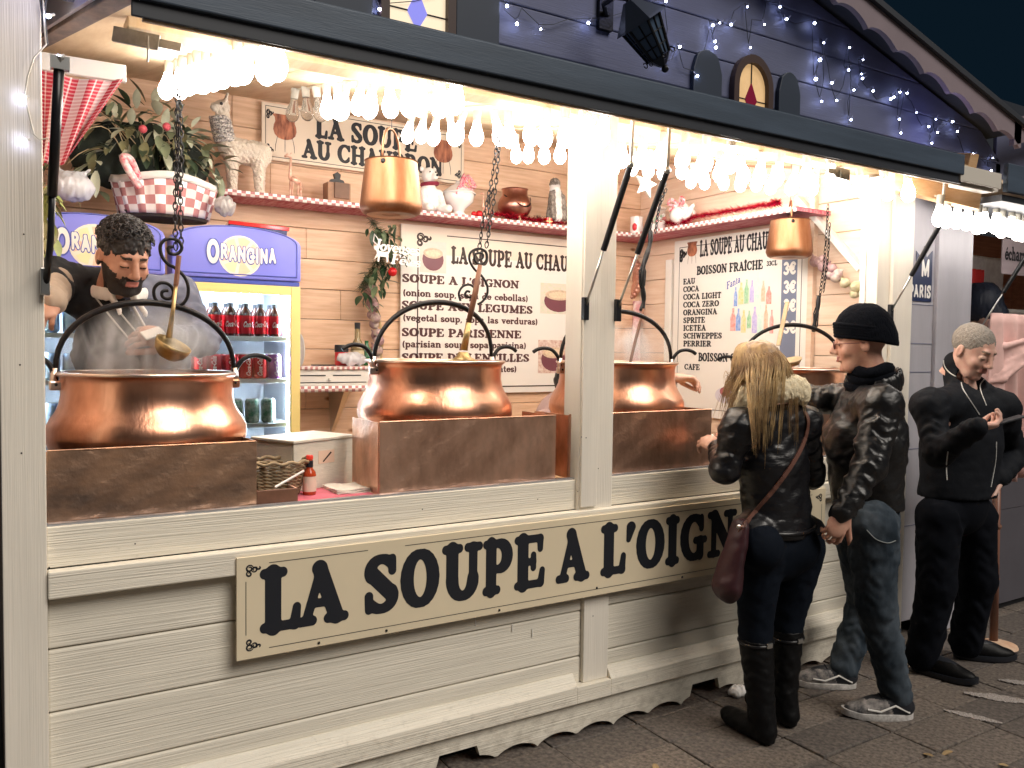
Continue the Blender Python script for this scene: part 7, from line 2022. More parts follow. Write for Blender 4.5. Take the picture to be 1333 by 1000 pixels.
# garlic and onion braids
def braid(P_, lab, cols, r=.030):
    t = thing('garlic_braid', lab, 'garlic braid', P_[0])
    Q_ = smooth_pts(P_, 6)
    MB().tube(Q_, .010, 6).build('plaited_stalks', mat('straw', (.45, .34, .18), .8, bump=.6, bscale=80), t, smooth=True)
    n = int(sum((Q_[i + 1] - Q_[i]).length for i in range(len(Q_) - 1)) / (r * .82))
    for i in range(n):
        k = (i + .5) / n * (len(Q_) - 1); i0 = min(int(k), len(Q_) - 2)
        p = Q_[i0].lerp(Q_[i0 + 1], k - i0)
        o = Vector(((-.6 if i % 2 else .6) * r * .9, -.02, (.5 if i % 3 else -.4) * r * .6))
        if abs(P_[0].x - P_[-1].x) < .1: o = Vector((-.026, (-.6 if i % 2 else .6) * r, (.5 if i % 3 else -.4) * r * .6))
        rr = r * random.uniform(.8, 1.1)
        M = Euler(rid(.8, .8, .8)).to_matrix()
        MB().lathe([(.001, -1), (.45, -.93), (.88, -.5), (1.0, -.05), (.85, .45), (.45, .82), (.18, 1.05), (.12, 1.4)], 12, p + o, M @ Matrix.Scale(rr, 3)).build('bulb', cols[int(i / n * len(cols))], t, smooth=True)
M_gp, M_gw, M_gg = mat('purple_garlic', (.30, .16, .20), .5, vscale=30, col2=(.50, .36, .34)), mat('pale_garlic', (.58, .50, .42), .5, vscale=30, col2=(.34, .22, .26)), mat('greenish_garlic', (.42, .42, .24), .5, vscale=30, col2=(.56, .50, .36))
braid([WX(1068, 338, 3.86), WX(1080, 350, 3.84), WX(1100, 366, 3.84), WX(1128, 386, 3.86)], 'braid of purple and pale garlic slanting across the right wall', [M_gp, M_gp, M_gw, M_gg, M_gg])
braid([W(488, 372, 1.93), W(490, 400, 1.93), W(497, 440, 1.93), W(494, 470, 1.93)], 'garlic braid hanging beside the soup menu on the back wall', [M_gp, M_gp, M_gw, M_gp, M_gw], .032)
# leaves
def leaf_mesh(name, L, w, m, bend=.25):
    b = MB(); n = 5; V = []
    for i in range(n + 1):
        t = i / n; ww = w * math.sin(math.pi * min(t * .93 + .05, 1))**.8
        z = -bend * L * t * t
        V += [(-ww, L * t, z + ww * .25), (0, L * t, z - ww * .1), (ww, L * t, z + ww * .25)]
    b.add(V, [(3 * i + k, 3 * i + 1 + k, 3 * i + 4 + k, 3 * i + 3 + k) for i in range(n) for k in (0, 1)])
    return b
M_leafs = [mat('grey_green_leaf', (.20, .23, .14), .45, var=.3, vscale=12), mat('pale_leaf', (.58, .60, .46), .45, var=.2, vscale=12), mat('dark_leaf', (.045, .07, .04), .5, var=.3, vscale=12), mat('olive_leaf', (.26, .25, .13), .5, var=.3, vscale=12)]
def bush(t, ctrf, n, sizes, mats, seed, name='leaf', out=1.):
    random.seed(seed)
    pro = [leaf_mesh(name, s, s * .19, None).build(name, m, t, smooth=True, world=False) for s in sizes for m in mats]
    for q in pro: q['_p'] = 1
    k0 = 0
    for i in range(n):
        p, d = ctrf()
        src = random.choice(pro)
        o = src if '_p' in src else src.copy()
        if o is src: del src['_p']
        else: COL.objects.link(o)
        o.parent = t
        o.location = p - t.location
        o.rotation_euler = (d * out + Vector(rid(.9, .9, .9))).normalized().to_track_quat('Y', 'Z').to_euler()
        s_ = random.uniform(.7, 1.25); o.scale = (s_, s_, s_)
    for q in pro:
        if '_p' in q: bpy.data.objects.remove(q)
c = W(188, 205, 1.60)
pt = thing('potted_plant', 'bushy grey-green eucalyptus foliage piled above the fridges', 'plant', c - Vector((0, 0, .2)))
def cf():
    while True:
        q = Vector(rid(1, 1, 1))
        if .25 < q.length < 1: break
    a = Vector((q.x * .40, q.y * .13, q.z * .24))
    if abs(a.x) < .42 and a.z < -.04 and a.x > -.16: a.z = random.uniform(-.03, .12)
    if a.x > .1: a.z -= .10 * (a.x - .1) / .3
    return c + a + Vector((0, 0, .02)), Vector((q.x, q.y - .5, q.z - .35))
bush(pt, cf, 298, (.085, .065, .11), M_leafs, 3)
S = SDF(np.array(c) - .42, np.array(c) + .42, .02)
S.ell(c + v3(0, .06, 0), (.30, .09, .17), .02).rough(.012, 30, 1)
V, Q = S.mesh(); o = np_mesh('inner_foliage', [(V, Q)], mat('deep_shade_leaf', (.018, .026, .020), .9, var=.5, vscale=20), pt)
b = MB()
for i in range(26):
    p, d = cf(); b.tube(smooth_pts([c + Vector((random.uniform(-.1, .1), .02, -.1)), c.lerp(p, .6) + Vector((0, -.05, .05)), p + Vector((0, -.04, 0))], 4), .0022, 5)
b.build('twigs', M_woodl, pt, smooth=True)
for u, v in ((186, 168), (217, 165)): MB().ball(W(u, v, 1.34), .018, 8, 6).build('red_berry', mat('dull_red', (.40, .06, .08), .4), pt, smooth=True)
# green sprays hanging by the left post
c2 = W(64, 270, .9)
pt = thing('leaf_spray', 'yellow-green leafy spray hanging behind the left corner post', 'plant', c2 + Vector((0, 0, .3)))
def cf():
    k = random.random()
    return W(60 + random.uniform(-5, 12) * (.4 + k), 225 + 135 * k, .95) + Vector(rid(.01, .03, 0)), Vector((random.uniform(-.6, .6), -.3, -1))
bush(pt, cf, 46, (.07, .09), [mat('yellow_green_leaf', (.30, .36, .12), .45, var=.3, vscale=12), M_leafs[3]], 5)
# gingham basket on the fridges
a, c = W(147, 262, 1.50), W(288, 262, 1.50)
cx, rx = (a.x + c.x) / 2, (c.x - a.x) / 2
zb_ = 2.075
bk = thing('gingham_basket', 'large basket wrapped in red and white gingham on top of the fridges', 'basket', (cx, 1.62, zb_))
def fn(u, v):
    a = 6.283 * u
    r = 1 - .16 * (1 - v) + .02 * math.sin(a * 17 + 2 * v) + .012 * math.sin(a * 31)
    return (cx + rx * r * math.cos(a), 1.60 + .17 * r * math.sin(a), zb_ + .145 * v + .012 * math.sin(a * 3) * v)
uv_grid('gingham_lining', fn, 110, 8, M_gred, bk, 15, 1.9, .003)
uv_grid('white_fold', lambda u, v: (cx + rx * (1.01 - .05 * v + .015 * math.sin(u * 107)) * math.cos(6.283 * u), 1.60 + .175 * (1.01 - .05 * v) * math.sin(6.283 * u), zb_ + .140 + .035 * math.sin(v * 3.1) + .012 * math.sin(18.85 * u)), 90, 5, mat('white_gauze', (.70, .68, .66), .7), bk, 1, 1, .003)
MB().lathe([(.001, -.015), (.8 * rx, -.015), (.86 * rx, .01), (.001, .02)], 30, (cx, 1.60, zb_ + .004), Matrix(((1, 0, 0), (0, .7, 0), (0, 0, 1)))).build('wicker_base', mat('dark_wicker', (.05, .04, .03), .8, bump=1., bscale=60), bk)
MB().tube(smooth_pts([W(182, 245, 1.42), W(168, 222, 1.42), W(160, 205, 1.44), W(170, 208, 1.46), W(180, 232, 1.44)], 4), [.016] * 17, 6).build('bow', mat('red_white_bow', (.72, .05, .10), .6), bk, smooth=True)
# plastic bag and red card on the fridges
def crumple(name, lab, cat, c, r, m, seed, sq=0.):
    lo = np.array(c) - np.array(r) * 1.4
    S = SDF(lo, np.array(c) + np.array(r) * 1.4, max(r) / 16)
    S.ell(c, r, .01)
    if sq:
        for s_ in (-1, 1): S.cap(np.array(c) + (s_ * r[0] * .35, 0, r[2] * .7), np.array(c) + (s_ * r[0] * .75, -.01, r[2] * 1.25), r[0] * .16, r[0] * .07, .02)
    S.f = S.f
    S.ell(c, np.array(r) * .98, .01).rough(max(r) * (.05 if sq else .11), 2.2 / max(r), seed, (1, 1, .6)).rough(max(r) * .035, 5. / max(r), seed + 1, (1, 1, .5))
    V, Q = S.mesh(); o = np_mesh(name, [(V, Q)], m)
    return tag(o, lab, cat)
M_plas = mat('white_plastic', (.72, .73, .78), .25, trans=.25)
crumple('plastic_bag', 'knotted white plastic bag on top of the left fridge', 'plastic bag', W(95, 243, 1.5), (.085, .06, .062), M_plas, 2, 1.)
crumple('plastic_wrap', 'crumpled clear plastic at the right end of the gingham basket', 'plastic wrap', W(293, 268, 1.46), (.045, .04, .045), mat('clear_plastic', (.62, .60, .60), .2, trans=.4), 4)
t = thing('flat_box', 'flat red and dark blue box lying on the right fridge', 'box', (1.12, 1.6, 2.06)); t.rotation_euler = (0, R_(3), R_(-8))
MB().box(-.14, .14, -.11, .11, -.006, .012).build('lid', mat('red_gloss', (.55, .015, .02), .12), t, bevel=.002, world=False)
MB().box(-.13, .13, -.108, .10, -.030, -.007).build('tray', mat('deep_blue', (.03, .04, .12), .4), t, world=False)

# striped cloth hung at the left inside corner
A0, A1 = W(49, 88, .16), W(160, 103, .16)
B0, B1 = W(52, 214, .16), W(88, 214, .16)
m = bpy.data.materials.new('red_striped_cloth'); m.use_nodes = True
nt = m.node_tree; N, Lk = nt.nodes, nt.links
bs = N['Principled BSDF']; bs.inputs['Roughness'].default_value = .8
tc = N.new('ShaderNodeTexCoord'); sp = N.new('ShaderNodeSeparateXYZ'); Lk.new(tc.outputs['UV'], sp.inputs[0])
def band(ax, sc, th, off=0.):
    a = N.new('ShaderNodeMath'); a.operation = 'MULTIPLY_ADD'; a.inputs[1].default_value = sc; a.inputs[2].default_value = off
    f = N.new('ShaderNodeMath'); f.operation = 'FRACT'; g_ = N.new('ShaderNodeMath'); g_.operation = 'GREATER_THAN'; g_.inputs[1].default_value = th
    Lk.new(sp.outputs[ax], a.inputs[0]); Lk.new(a.outputs[0], f.inputs[0]); Lk.new(f.outputs[0], g_.inputs[0]); return g_
b1 = band('X', 3.4, .62); b2 = band('Y', 24, .62); b3 = band('X', 6.8, .86, .3)
mx = N.new('ShaderNodeMath'); mx.operation = 'MAXIMUM'; Lk.new(b1.outputs[0], mx.inputs[0]); Lk.new(b3.outputs[0], mx.inputs[1])
ad = N.new('ShaderNodeMath'); ad.operation = 'MULTIPLY_ADD'; ad.inputs[1].default_value = .62
m3 = N.new('ShaderNodeMath'); m3.operation = 'MULTIPLY'; m3.inputs[1].default_value = .38
Lk.new(mx.outputs[0], ad.inputs[0]); Lk.new(b2.outputs[0], m3.inputs[0]); Lk.new(m3.outputs[0], ad.inputs[2])
mc = N.new('ShaderNodeMixRGB'); mc.inputs[1].default_value = (.50, .018, .05, 1); mc.inputs[2].default_value = (.80, .70, .70, 1)
Lk.new(ad.outputs[0], mc.inputs[0]); Lk.new(mc.outputs[0], bs.inputs['Base Color'])
cu_ = thing('striped_cloth', 'red and white striped cloth gathered behind the left corner post', 'cloth', A0)
def fn(u, v):
    top = A0.lerp(A1, u); bot = B0.lerp(B1, u)
    q = bot.lerp(top, v)
    return q + Vector((.012 * math.sin(u * 9 + 2) * (1 - v), .018 * math.sin(u * 16 + v) * (1.1 - v * .7), -.015 * math.sin(math.pi * u) * v))
uv_grid('cloth', fn, 40, 24, m, cu_, 1, 1, .002)
part('header_board', MB().bar(W(40, 78, .17), W(164, 97, .17), .02, .05), M_white, .003)

# table shelf with drawer at the back
zt = W(440, 476, 1.72).z
x0, x1 = W(386, 480, 1.72).x, W(482, 480, 1.72).x
tb = thing('cash_drawer', 'cream metal drawer unit on a bracketed shelf by the fridge', 'drawer unit', ((x0 + x1) / 2, 1.85, zt - .12))
MB().box(x0, x1, 1.73, 1.97, zt - .105, zt - .012).build('case', M_signw, tb, bevel=.003)
for (a, c) in ((x0 + .02, x0 + .16), (x0 + .20, x1 - .05)): MB().box(a, c, 1.7275, 1.7295, zt - .056, zt - .050).build('handle_slot', M_ink, tb)
MB().ball((x0 + .18, 1.724, zt - .075), .009, 10, 6).build('lock', M_steel, tb)
MB().box(x0 + .01, x1 - .02, 1.7265, 1.7295, zt - .092, zt - .088).build('shadow_line', M_ink, tb)
wsf = thing('small_shelf', 'small gingham-edged shelf on a steel bracket under the drawer unit', 'shelf', ((x0 + x1) / 2, 1.85, zt - .13))
MB().box(x0 - .02, x1 + .02, 1.71, 1.999, zt - .125, zt - .106).build('board', M_signw, wsf)
uv_grid('cloth_edge', lambda u, v: (x0 - .02 + (x1 - x0 + .04) * u, 1.706 + .002 * math.sin(u * 40), zt - .140 + .032 * v), 40, 1, M_gred, wsf, 12, .9, .002)
xb = W(447, 520, 1.80).x
MB().add([(xb - .018, 1.73, zt - .126), (xb + .018, 1.73, zt - .126), (xb + .018, 1.99, zt - .126), (xb - .018, 1.99, zt - .126), (xb - .006, 1.985, zt - .40), (xb + .006, 1.985, zt - .40)], [(0, 1, 2, 3), (0, 4, 5, 1), (0, 3, 4), (1, 5, 2), (2, 5, 4, 3)]).build('bracket', M_steel, wsf)
uv_grid('cloth_top', lambda u, v: (x0 + (x1 - x0) * u, 1.722 + .004 * math.sin(u * 30) + .24 * (v > .5) , zt - .010 - (.018 if v < .5 else 0) + .004), 30, 2, M_gred, tb, 14, 1, .002)
x = W(467, 440, 1.86).x; z = zt - .004
t = thing('oil_bottle', 'clear liquor bottle with a dark cap on the drawer unit', 'bottle', (x, 1.88, z))
MB().lathe([(.001, 0), (.036, 0), (.038, .01), (.038, .09), (.034, .115), (.016, .15), (.014, .21), (.001, .21)], 24, (x, 1.88, z)).build('glass', mat('amber_glass', (.45, .38, .20), .06, trans=.6), t, smooth=45)
MB().lathe([(.0155, .205), (.0165, .24), (.001, .24)], 14, (x, 1.88, z)).build('cap', M_ink, t)
MB().lathe([(.0385, .015), (.0385, .085)], 20, (x, 1.88, z)).build('label', mat('label_tan', (.55, .48, .32), .5), t, smooth=True)
x = W(479, 450, 1.90).x
t = thing('green_bottle', 'short dark green bottle behind the cauldron handle', 'bottle', (x, 1.92, z))
MB().lathe([(.001, 0), (.03, 0), (.031, .08), (.012, .11), (.011, .14), (.001, .14)], 20, (x, 1.92, z)).build('glass', mat('green_glass', (.02, .12, .05), .08), t, smooth=45)
x = W(448, 450, 1.84).x
t = thing('spice_tin', 'red tin with a black lid on the drawer unit', 'tin', (x, 1.88, z))
MB().lathe([(.001, 0), (.036, 0), (.036, .075), (.001, .075)], 22, (x, 1.88, z)).build('tin', mat('tin_red', (.55, .03, .04), .35), t, smooth=45)
MB().lathe([(.001, .115), (.036, .115), (.038, .11), (.038, .0755), (.001, .0755)], 22, (x, 1.88, z)).build('lid', M_ink, t, smooth=45)
crumple('plastic_bag', 'small crumpled white bag in front of the bottles on the drawer unit', 'plastic bag', (W(460, 462, 1.78).x, 1.80, z + .038), (.085, .05, .032), M_plas, 6)
t = thing('white_globe', 'white round plate edge showing beside the fridge door', 'plate', W(397, 458, 1.72))
MB().lathe([(.001, .0), (.06, .002), (.085, .012), (.087, .014), (.06, .008), (.001, .006)], 30, W(393, 456, 1.60), Matrix(((0, 0, -1), (1, 0, 0), (0, 1, 0)))).build('plate', M_por, t, smooth=True)
tag(MB().box(x0 + .10, x0 + .23, 1.76, 1.79, zt - .002, zt + .004).build('pen', M_ink, bevel=.002), 'dark pen lying on the drawer unit', 'pen')

# holly and fir garland with the white greeting
gd = thing('holly_garland', 'dark green fir and holly garland hanging left of the soup menu', 'garland', W(495, 300, 1.86))
def cf():
    k = random.random()
    return W(492 + 14 * math.sin(k * 5) + random.uniform(-20, 22) * (1 - .4 * k), 292 + 108 * k, 1.88) + Vector((0, random.uniform(-.03, .03), 0)), Vector((random.uniform(-1, 1), -.6, -.8))
bush(gd, cf, 90, (.06, .085), [mat('holly_green', (.022, .060, .026), .35, var=.4, vscale=14), mat('holly_pale', (.16, .22, .12), .4, var=.4, vscale=14)], 9)
b = MB()
for i in range(900):
    k = random.random()
    p = W(482 + 16 * math.sin(k * 4), 285 + 90 * k, 1.92) + Vector(rid(.01, .01, .01))
    d = Vector((random.uniform(-1, 1), -.4, random.uniform(-1, .4))).normalized() * random.uniform(.03, .085); s_ = d.orthogonal().normalized() * .0018
    b.add([p - s_, p + s_, p + d], [(0, 1, 2)])
o = b.build('fir_needles', M_pinew, gd); o['kind'] = 'stuff'
tag(MB().ball(W(511, 354, 1.80), .026, 16, 10).build('bauble', mat('red_gloss', (.55, .015, .02), .12, .3), smooth=True), 'red bauble hanging under the Joyeuses Fêtes ornament', 'bauble')
orn = thing('greeting_ornament', 'white cut-out greeting reading Joyeuses Fêtes with a small deer', 'ornament', W(510, 325, 1.79))
b = MB()
def wr_(t_, u0, v0, u1, h):
    p, q = W(u0, v0, 1.785), W(u1, v0 + 4, 1.785)
    wid = text_width(t_, 1, -.08)
    put_text(b, t_, lambda a, c: (p.x + a, 1.785, p.z + c - a * .06), h, (q.x - p.x) / (wid * h), -.08, res=26, sans=False, fat=.0, slant=.18)
wr_('Joyeuses', 486, 325, 545, .062)
wr_('Fêtes', 508, 343, 546, .056)
b.build('script', mat('white_cutout', (.85, .84, .84), .5), orn)
p = W(497, 341, 1.785)
dr = [(-.045, .01), (-.03, .045), (-.035, .07), (-.05, .085), (-.028, .088), (-.018, .06), (.02, .055), (.035, .06), (.04, .035), (.038, 0), (.028, 0), (.026, .028), (-.012, .03), (-.016, 0), (-.026, 0), (-.024, .03)]
MB().prism([(p.x + a, p.z + c) for a, c in dr], lambda x, z: (x, 1.783, z), lambda x, z: (x, 1.787, z)).build('deer', mat('white_cutout', (.85, .84, .84), .5), orn)
MB().tube([(p.x - .02, 1.785, p.z + .12), (p.x - .045, 1.785, p.z + .15), (p.x - .05, 1.785, p.z + .11), (p.x - .02, 1.785, p.z + .085), (p.x + .01, 1.785, p.z + .09)], .004, 5).build('flourish', mat('white_cutout', (.85, .84, .84), .5), orn)

# ------------------------------------------------------------------ steam
def steam(c, r, dens, seed):
    m = bpy.data.materials.new('steam'); m.use_nodes = True
    nt = m.node_tree; N, Lk = nt.nodes, nt.links
    N.remove(N['Principled BSDF'])
    pv = N.new('ShaderNodeVolumePrincipled'); pv.inputs['Color'].default_value = (.93, .97, 1, 1)
    Lk.new(pv.outputs[0], N['Material Output'].inputs['Volume'])
    tc = N.new('ShaderNodeTexCoord')
    mp = N.new('ShaderNodeMapping'); mp.inputs['Scale'].default_value = (7, 7, 3.6); mp.inputs['Location'].default_value = (seed, 0, 0)
    Lk.new(tc.outputs['Object'], mp.inputs[0])
    n = N.new('ShaderNodeTexNoise'); n.inputs['Scale'].default_value = 1.; n.inputs['Detail'].default_value = 5; n.inputs['Distortion'].default_value = 1.2
    Lk.new(mp.outputs[0], n.inputs['Vector'])
    mr = N.new('ShaderNodeMapRange'); mr.inputs[1].default_value = .46; mr.inputs[2].default_value = .70; mr.inputs[4].default_value = dens
    Lk.new(n.outputs['Fac'], mr.inputs[0])
    ln = N.new('ShaderNodeVectorMath'); ln.operation = 'DIVIDE'; ln.inputs[1].default_value = r
    Lk.new(tc.outputs['Object'], ln.inputs[0])
    l2 = N.new('ShaderNodeVectorMath'); l2.operation = 'LENGTH'; Lk.new(ln.outputs[0], l2.inputs[0])
    fo = N.new('ShaderNodeMapRange'); fo.inputs[1].default_value = .95; fo.inputs[2].default_value = .0; Lk.new(l2.outputs['Value'], fo.inputs[0])
    mu = N.new('ShaderNodeMath'); mu.operation = 'MULTIPLY'; Lk.new(mr.outputs[0], mu.inputs[0]); Lk.new(fo.outputs[0], mu.inputs[1])
    Lk.new(mu.outputs[0], pv.inputs['Density'])
    o = MB().ball((0, 0, 0), r, 20, 12).build('steam', m, world=False)
    o.location = c; o['kind'] = 'stuff'
    return o
tag(steam(W(185, 458, .40), (.27, .20, .17), 34, 1), 'pale steam rising from the leftmost cauldron', 'steam')
tag(steam(W(815, 445, .42), (.26, .20, .15), 14, 5), 'thin steam rising from the third cauldron', 'steam')

# ------------------------------------------------------------------ city sticker and neighbouring stall
st_ = thing('city_sign', 'dark blue PARIS sticker on the pale panel right of the stall', 'sign', (4.07, -.003, 1.87))
MB().box(3.967, 4.172, -.0045, -.0015, 1.765, 1.93).build('panel', mat('sticker_navy', (.012, .022, .075), .4), st_)
b = MB()
line(b, 'PARIS', 3.975, 4.165, on_front(3.975, 1.785, -.0055), .062, sans=True)
b.build('lettering', M_white, st_); b = MB()
MB().prism([(4.03, 1.93), (4.172, 1.93), (4.172, 2.03), (4.12, 1.99), (4.10, 2.05), (4.07, 1.99), (4.03, 2.02)], lambda x, z: (x, -.004, z), lambda x, z: (x, -.0015, z)).build('panel_top', mat('sticker_navy', (.012, .022, .075), .4), st_)
line(b, 'M', 4.07, 4.15, on_front(4.07, 1.895, -.0055), .085, sans=True)
b.build('lettering', M_white, st_)
NB = thing('market_stall', 'neighbouring scarf stall with brown inside wall and hanging pink scarves', 'market stall', (5.5, 0, 0))
pn = lambda nm, mb, m, bv=0., **k: mb.build(nm, m, NB, bevel=bv, **k)
M_dlil = mat('dark_lilac_panel', (.085, .08, .095), .55, var=.15, vscale=3)
pn('front_panel', MB().box(4.521, 7.5, .0, .03, .05, .60), M_dlil)
pn('front_panel', MB().box(4.521, 7.5, .0, .03, .603, 1.02), M_dlil)
pn('counter', MB().box(4.521, 7.5, -.03, .5, 1.021, 1.05), M_white, .003)
pn('plinth', MB().box(4.521, 7.5, .04, .06, .0, .05), M_dark)
M_rwood = mat('red_brown_wall', (.42, .19, .11), .55, vscale=5, col2=(.30, .12, .07), vstretch=(.6, 4, 8))
for i in range(14): pn('plank', MB().box(4.53, 7.5, 1.30, 1.33, .1 + i * .17, .267 + i * .17), M_rwood, .003)
pn('side_wall', MB().box(7.48, 7.5, .03, 1.3, 0, 2.5), M_rwood)
pn('post', MB().box(6.9, 7.05, -.02, .08, 1.05, 2.4), M_creamv)
pn('awning_board', MB().add([(4.10, -.42, 2.30), (7.5, -.42, 2.30), (7.5, 1.3, 2.62), (4.10, 1.3, 2.62), (4.10, -.42, 2.32), (7.5, -.42, 2.32), (7.5, 1.3, 2.64), (4.10, 1.3, 2.64)], [(0, 3, 2, 1), (4, 5, 6, 7), (0, 1, 5, 4), (1, 2, 6, 5), (2, 3, 7, 6), (3, 0, 4, 7)]), M_ceil)
pn('fascia', MB().box(3.975, 7.5, -.475, -.45, 2.245, 2.375), M_navy, .004)
pn('fascia_lower', MB().box(3.975, 7.5, -.45, -.12, 2.205, 2.235), M_navyd)
for k, (za, yy) in enumerate(((1.79, .55), (1.50, .60))):
    pn('shelf', MB().box(4.53, 6.6, yy, 1.29, za, za + .022), M_white, .002)
# gable of the neighbour
pn('gable_board', MB().prism([(4.75, 2.40), (9.2, 2.40), (9.2, 2.7), (7.0, 3.35), (4.75, 2.78)], lambda x, z: (x, .0, z), lambda x, z: (x, .02, z)), M_gable)
pn('barge_board', MB().prism([(4.6, 2.60), (4.6, 2.74), (7.0, 3.42), (7.0, 3.28)], lambda x, z: (x, -.17, z), lambda x, z: (x, -.145, z)), M_barge)
M_bulb2 = mat('lit_bulb_soft', (1, 1, 1), .3, emit=(1.0, .92, .84), es=13)
NBR = 'light bulbs under the neighbouring awning'
for i in range(24):
    x = 3.71 + i * .078
    dep = x / 4.5
    o = copy_tree(bl, 'glowing white bulb, %s from the left under the neighbouring awning' % (ORD + ['twenty-first', 'twenty-second', 'twenty-third', 'twenty-fourth'])[i], (x, -.30 + random.uniform(-.02, .02), 2.222 + random.uniform(-.008, .008)))
    o['group'] = NBR
    for ch in o.children:
        if ch.name.startswith('globe'):
            if i == 0: nbm = ch.data.copy(); nbm.materials[0] = M_bulb2
            ch.data = nbm
tag(MB().tube([(3.69 + .3 * k, -.30, 2.219 + .006 * math.sin(k * 2)) for k in range(7)], .005, 5).build('bulb_cable', M_wire), 'pale cable carrying the bulbs of the neighbouring awning', 'cable')
s = strut((4.56, -.03, 1.60), (4.62, -.32, 2.14), 'gas strut of the neighbouring scarf stall')
# garments and scarves
def cloth_strip(name, lab, cat, x0, x1, z0, z1, y, m, w=.02, n=9., taper=0., parent=None):
    t = thing(name, lab, cat, ((x0 + x1) / 2, y, z1))
    uv_grid('cloth', lambda u, v: (x0 + (x1 - x0) * (u + taper * (u - .5) * (1 - v)), y + w * math.sin(u * n + 2.2 * v) * (.4 + .6 * (1 - v)), z0 + (z1 - z0) * v + .01 * math.sin(u * 7) * (1 - v)), 34, 16, m, t, 1, 1, .004)
    return t
a = W(1266, 345, .45); 
M_pinks = mat('pink_scarf', (.78, .50, .46), .8, var=.15, vscale=10)
cloth_strip('white_shirt', 'white printed top hanging at the back of the scarf stall', 'shirt', W(1263, 340, .60).x, W(1306, 340, .60).x, 1.83, 2.16, .60, mat('white_print_cloth', (.80, .78, .78), .8, vscale=14, col2=(.62, .58, .60)), .01)
cloth_strip('red_scarf', 'pair of narrow bright red scarves on the white top', 'scarf', W(1266, 345, .55).x, W(1281, 345, .55).x, 1.85, 2.06, .55, mat('bright_red_cloth', (.70, .04, .04), .8), .02, 14, .5)
t = thing('scarf_pile', 'folded purple and magenta scarves stacked on the neighbour\'s shelf', 'scarves', W(1313, 425, .75))
xa, xb_ = W(1303, 425, .70).x, W(1328, 425, .70).x
for i, c_ in enumerate(((.30, .08, .16), (.62, .12, .30), (.55, .10, .28), (.18, .10, .26), (.22, .14, .34), (.20, .12, .30))):
    MB().box(xa - .02, xb_ + .02 * (i % 2), .66, .95, 1.523 + i * .030, 1.550 + i * .030).build('folded_scarf', mat('fold_%d' % i, c_, .85, bump=.4, bscale=30), t, bevel=.008)
cloth_strip('pink_scarf', 'long pale pink scarf hanging at the front right of the scarf stall', 'scarf', W(1294, 500, -.12).x, W(1345, 500, -.12).x, .80, 1.72, -.10, M_pinks, .035, 17, -.25)
cloth_strip('pink_scarf', 'pink knotted scarf hanging behind the grey-haired man\'s head', 'scarf', W(1262, 470, .06).x, W(1300, 470, .06).x, 1.22, 1.56, .07, M_pinks, .03, 12, .6)
S = SDF(np.array(W(1310, 460, -.14)) - .4, np.array(W(1310, 460, -.14)) + .4, .012)
p, q, r = W(1290, 425, .02), W(1302, 472, -.10), W(1345, 452, -.18)
w5 = W(1268, 492, -.02)
for k in range(6):
    o_ = v3(0, .012 * math.sin(k * 2.), .026 * (k - 2.5)); o2 = v3(0, -.02 * math.cos(k), .034 * (k - 2.5))
    S.cap(p + o_ * .6, q + o2, .014, .019, .006).cap(q + o2, r + o_ * .8, .019, .014, .006).cap(w5 + o_ * .5, q + o2 * 1.1, .012, .019, .006)
S.rough(.002, 40, 1)
V, Q = S.mesh(); tag(np_mesh('draped_scarf', [(V, Q)], M_pinks), 'thick pink scarf draped in a loop at the front of the scarf stall', 'scarf')
sg2 = thing('price_sign', 'grey paper sign reading écharpes in the scarf stall', 'sign', W(1320, 330, .30))
xa, zb2 = W(1304, 352, .30).x, W(1304, 352, .30).z
MB().box(xa, xa + .45, .300, .306, zb2 - .02, zb2 + .30).build('card', mat('grey_card', (.50, .42, .45), .6), sg2)
b = MB()
line(b, 'écharpes', xa + .03, xa + .36, on_front(xa + .03, zb2 + .07, .2985), .085, sans=False)
line(b, 'Mousseline', xa + .03, xa + .40, on_front(xa + .03, zb2 + .20, .2985), .055, sans=False)
b.build('lettering', M_ink, sg2)
# dark-haired seller of the scarf stall seen from behind
pp = W(1280, 440, .42)
s3 = thing('person', 'dark-haired person in orange top standing inside the scarf stall', 'person', (pp.x, .42, .1), 'sellers')
hd3 = W(1277, 400, .42)
px_, py_ = hd3.x + .06, .46
core_ = core([((px_, py_, .9), (px_, py_, 1.35), .12, .1), ((px_, py_, 1.35), tuple(hd3), .07, .06), ((px_ - .1, py_, .85), (px_ - .1, py_, .15), .08, .05), ((px_ + .1, py_, .85), (px_ + .1, py_, .15), .08, .05), ((px_ - .16, py_, 1.36), (px_ - .24, py_ - .02, 1.1), .05, .04), ((px_ + .16, py_, 1.36), (px_ + .24, py_ - .02, 1.1), .05, .04)])
np_mesh('body', [core_, head_parts(frame(hd3, (.5, 1, -.3), (0, .3, 1)), .006)], [M_skinp, M_lip, M_brow, M_brow], s3)
M_orange = mat('orange_top', (.62, .30, .12), .85, var=.2, vscale=8)
limb('orange_top', M_orange, s3, [(px_ - .25, py_, .9), (px_ + .25, py_, 1.45)], .14, .011, lambda S: S.cap((px_, py_, .95), (px_, py_, 1.30), .16, .15, .04).cap((px_ - .17, py_, 1.37), (px_ + .17, py_, 1.36), .075, .075, .05).cap((px_ - .17, py_, 1.36), (px_ - .25, py_ - .02, 1.1), .07, .055, .03).cap((px_ + .17, py_, 1.36), (px_ + .25, py_ - .02, 1.1), .07, .055, .03))
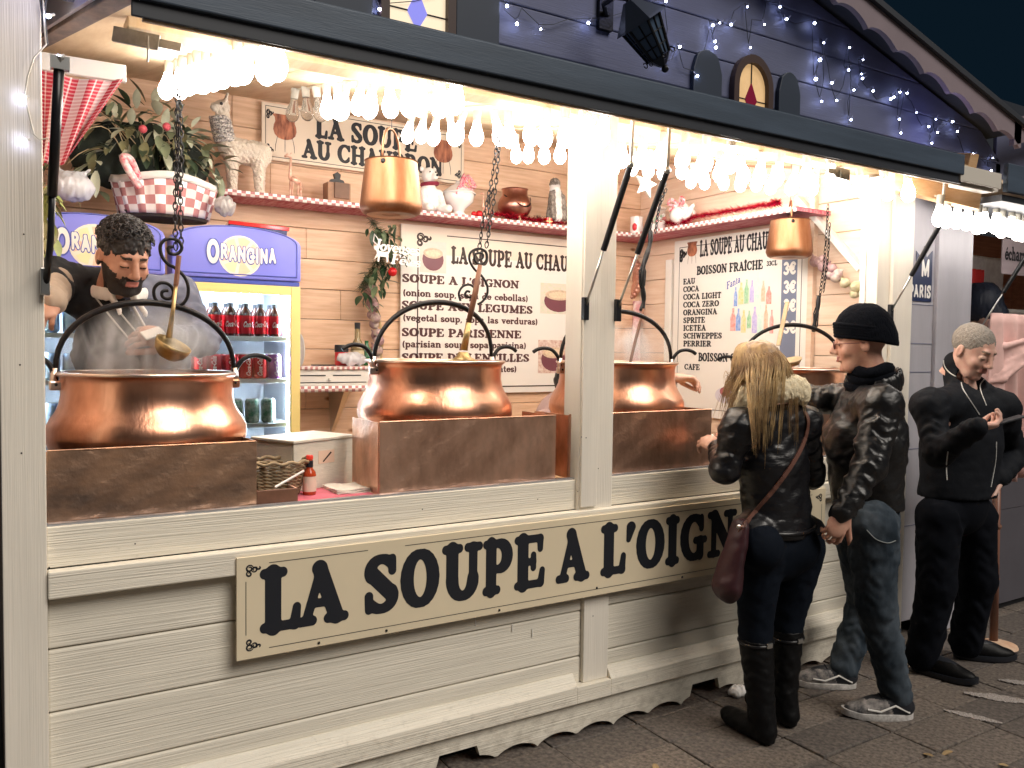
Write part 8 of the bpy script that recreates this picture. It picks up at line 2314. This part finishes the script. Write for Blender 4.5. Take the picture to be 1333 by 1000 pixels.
limb('long_hair', mat('blue_black_hair', (.012, .018, .035), .5, bump=.5, bscale=80, stretch=(3, 3, .3)), s3, [tuple(hd3), (px_, py_ - .1, 1.25)], .16, .008, lambda S: S.ell(hd3 + v3(.0, .0, .035), (.112, .13, .135), .01).cap(hd3 + v3(.02, -.07, -.05), (px_ + .06, py_ - .14, 1.32), .085, .06, .03).rough(.003, 60, 1, (1.4, 1.4, .2)))
limb('skirt', M_trous, s3, [(px_, py_, .95), (px_, py_, .3)], .2, .016, lambda S: S.cap((px_, py_, .95), (px_, py_, .35), .15, .17, .03))
# round-footed stand by the scarf stall
t = thing('display_stand', 'reddish wooden pole on a pale round foot beside the grey-haired man', 'stand', (4.36, -.30, .006))
MB().tube([(4.36, -.29, .03), (4.345, -.28, .95)], .020, 12).build('pole', mat('red_pole', (.20, .09, .06), .4), t, smooth=True)
for z in (.35, .62): MB().lathe([(.021, -.012), (.025, 0), (.021, .012)], 12, (4.353, -.285, z)).build('ring', M_woodr, t)
MB().lathe([(.001, .03), (.04, .026), (.085, .012), (.09, 0), (.001, 0)], 24, (4.37, -.31, .004)).build('foot', mat('pale_wood_foot', (.62, .38, .24), .5, vscale=12, col2=(.75, .55, .4)), t, smooth=45)
# crumpled tissue and leaf litter
crumple('tissue', 'crumpled white tissue lying by the skirting behind the woman\'s boots', 'tissue', (2.745, -.06, .022), (.045, .030, .020), mat('tissue_white', (.78, .76, .74), .8), 9)
for i, (u, v) in enumerate(((1215, 985), (1240, 978), (852, 994), (1300, 995))):
    p = WZ(u, v, .006)
    o = leaf_mesh('dry_leaf', .05, .012, None).build('dry_leaf', mat('dry_leaf', (.34, .24, .12), .7), world=False)
    o.location = p; o.rotation_euler = (0, 0, i * 1.3)
    tag(o, 'dry strip of leaf on the paving, %s from the left' % ORD[(2, 3, 0, 4)[i] if i != 3 else 3] if False else ('pale dry leaf strip at the bottom right, ' + ('beside a slab joint', 'touching the next slab joint', 'near the middle of the bottom edge', 'closest to the corner')[i]), 'leaf')
# night buildings far across the square, all dark
M_far = mat('far_night_wall', (.018, .024, .036), .9)
fb = thing('building', 'dark building block in the night beyond the stalls', 'building', (24, 16, 0))
MB().box(12, 40, 14, 24, 0, 8).build('wall', M_far, fb)
MB().prism([(11.5, 8), (40.5, 8), (38, 10.5), (14, 10.5)], lambda x, z: (x, 13.8, z), lambda x, z: (x, 24.2, z)).build('roof', M_far, fb)
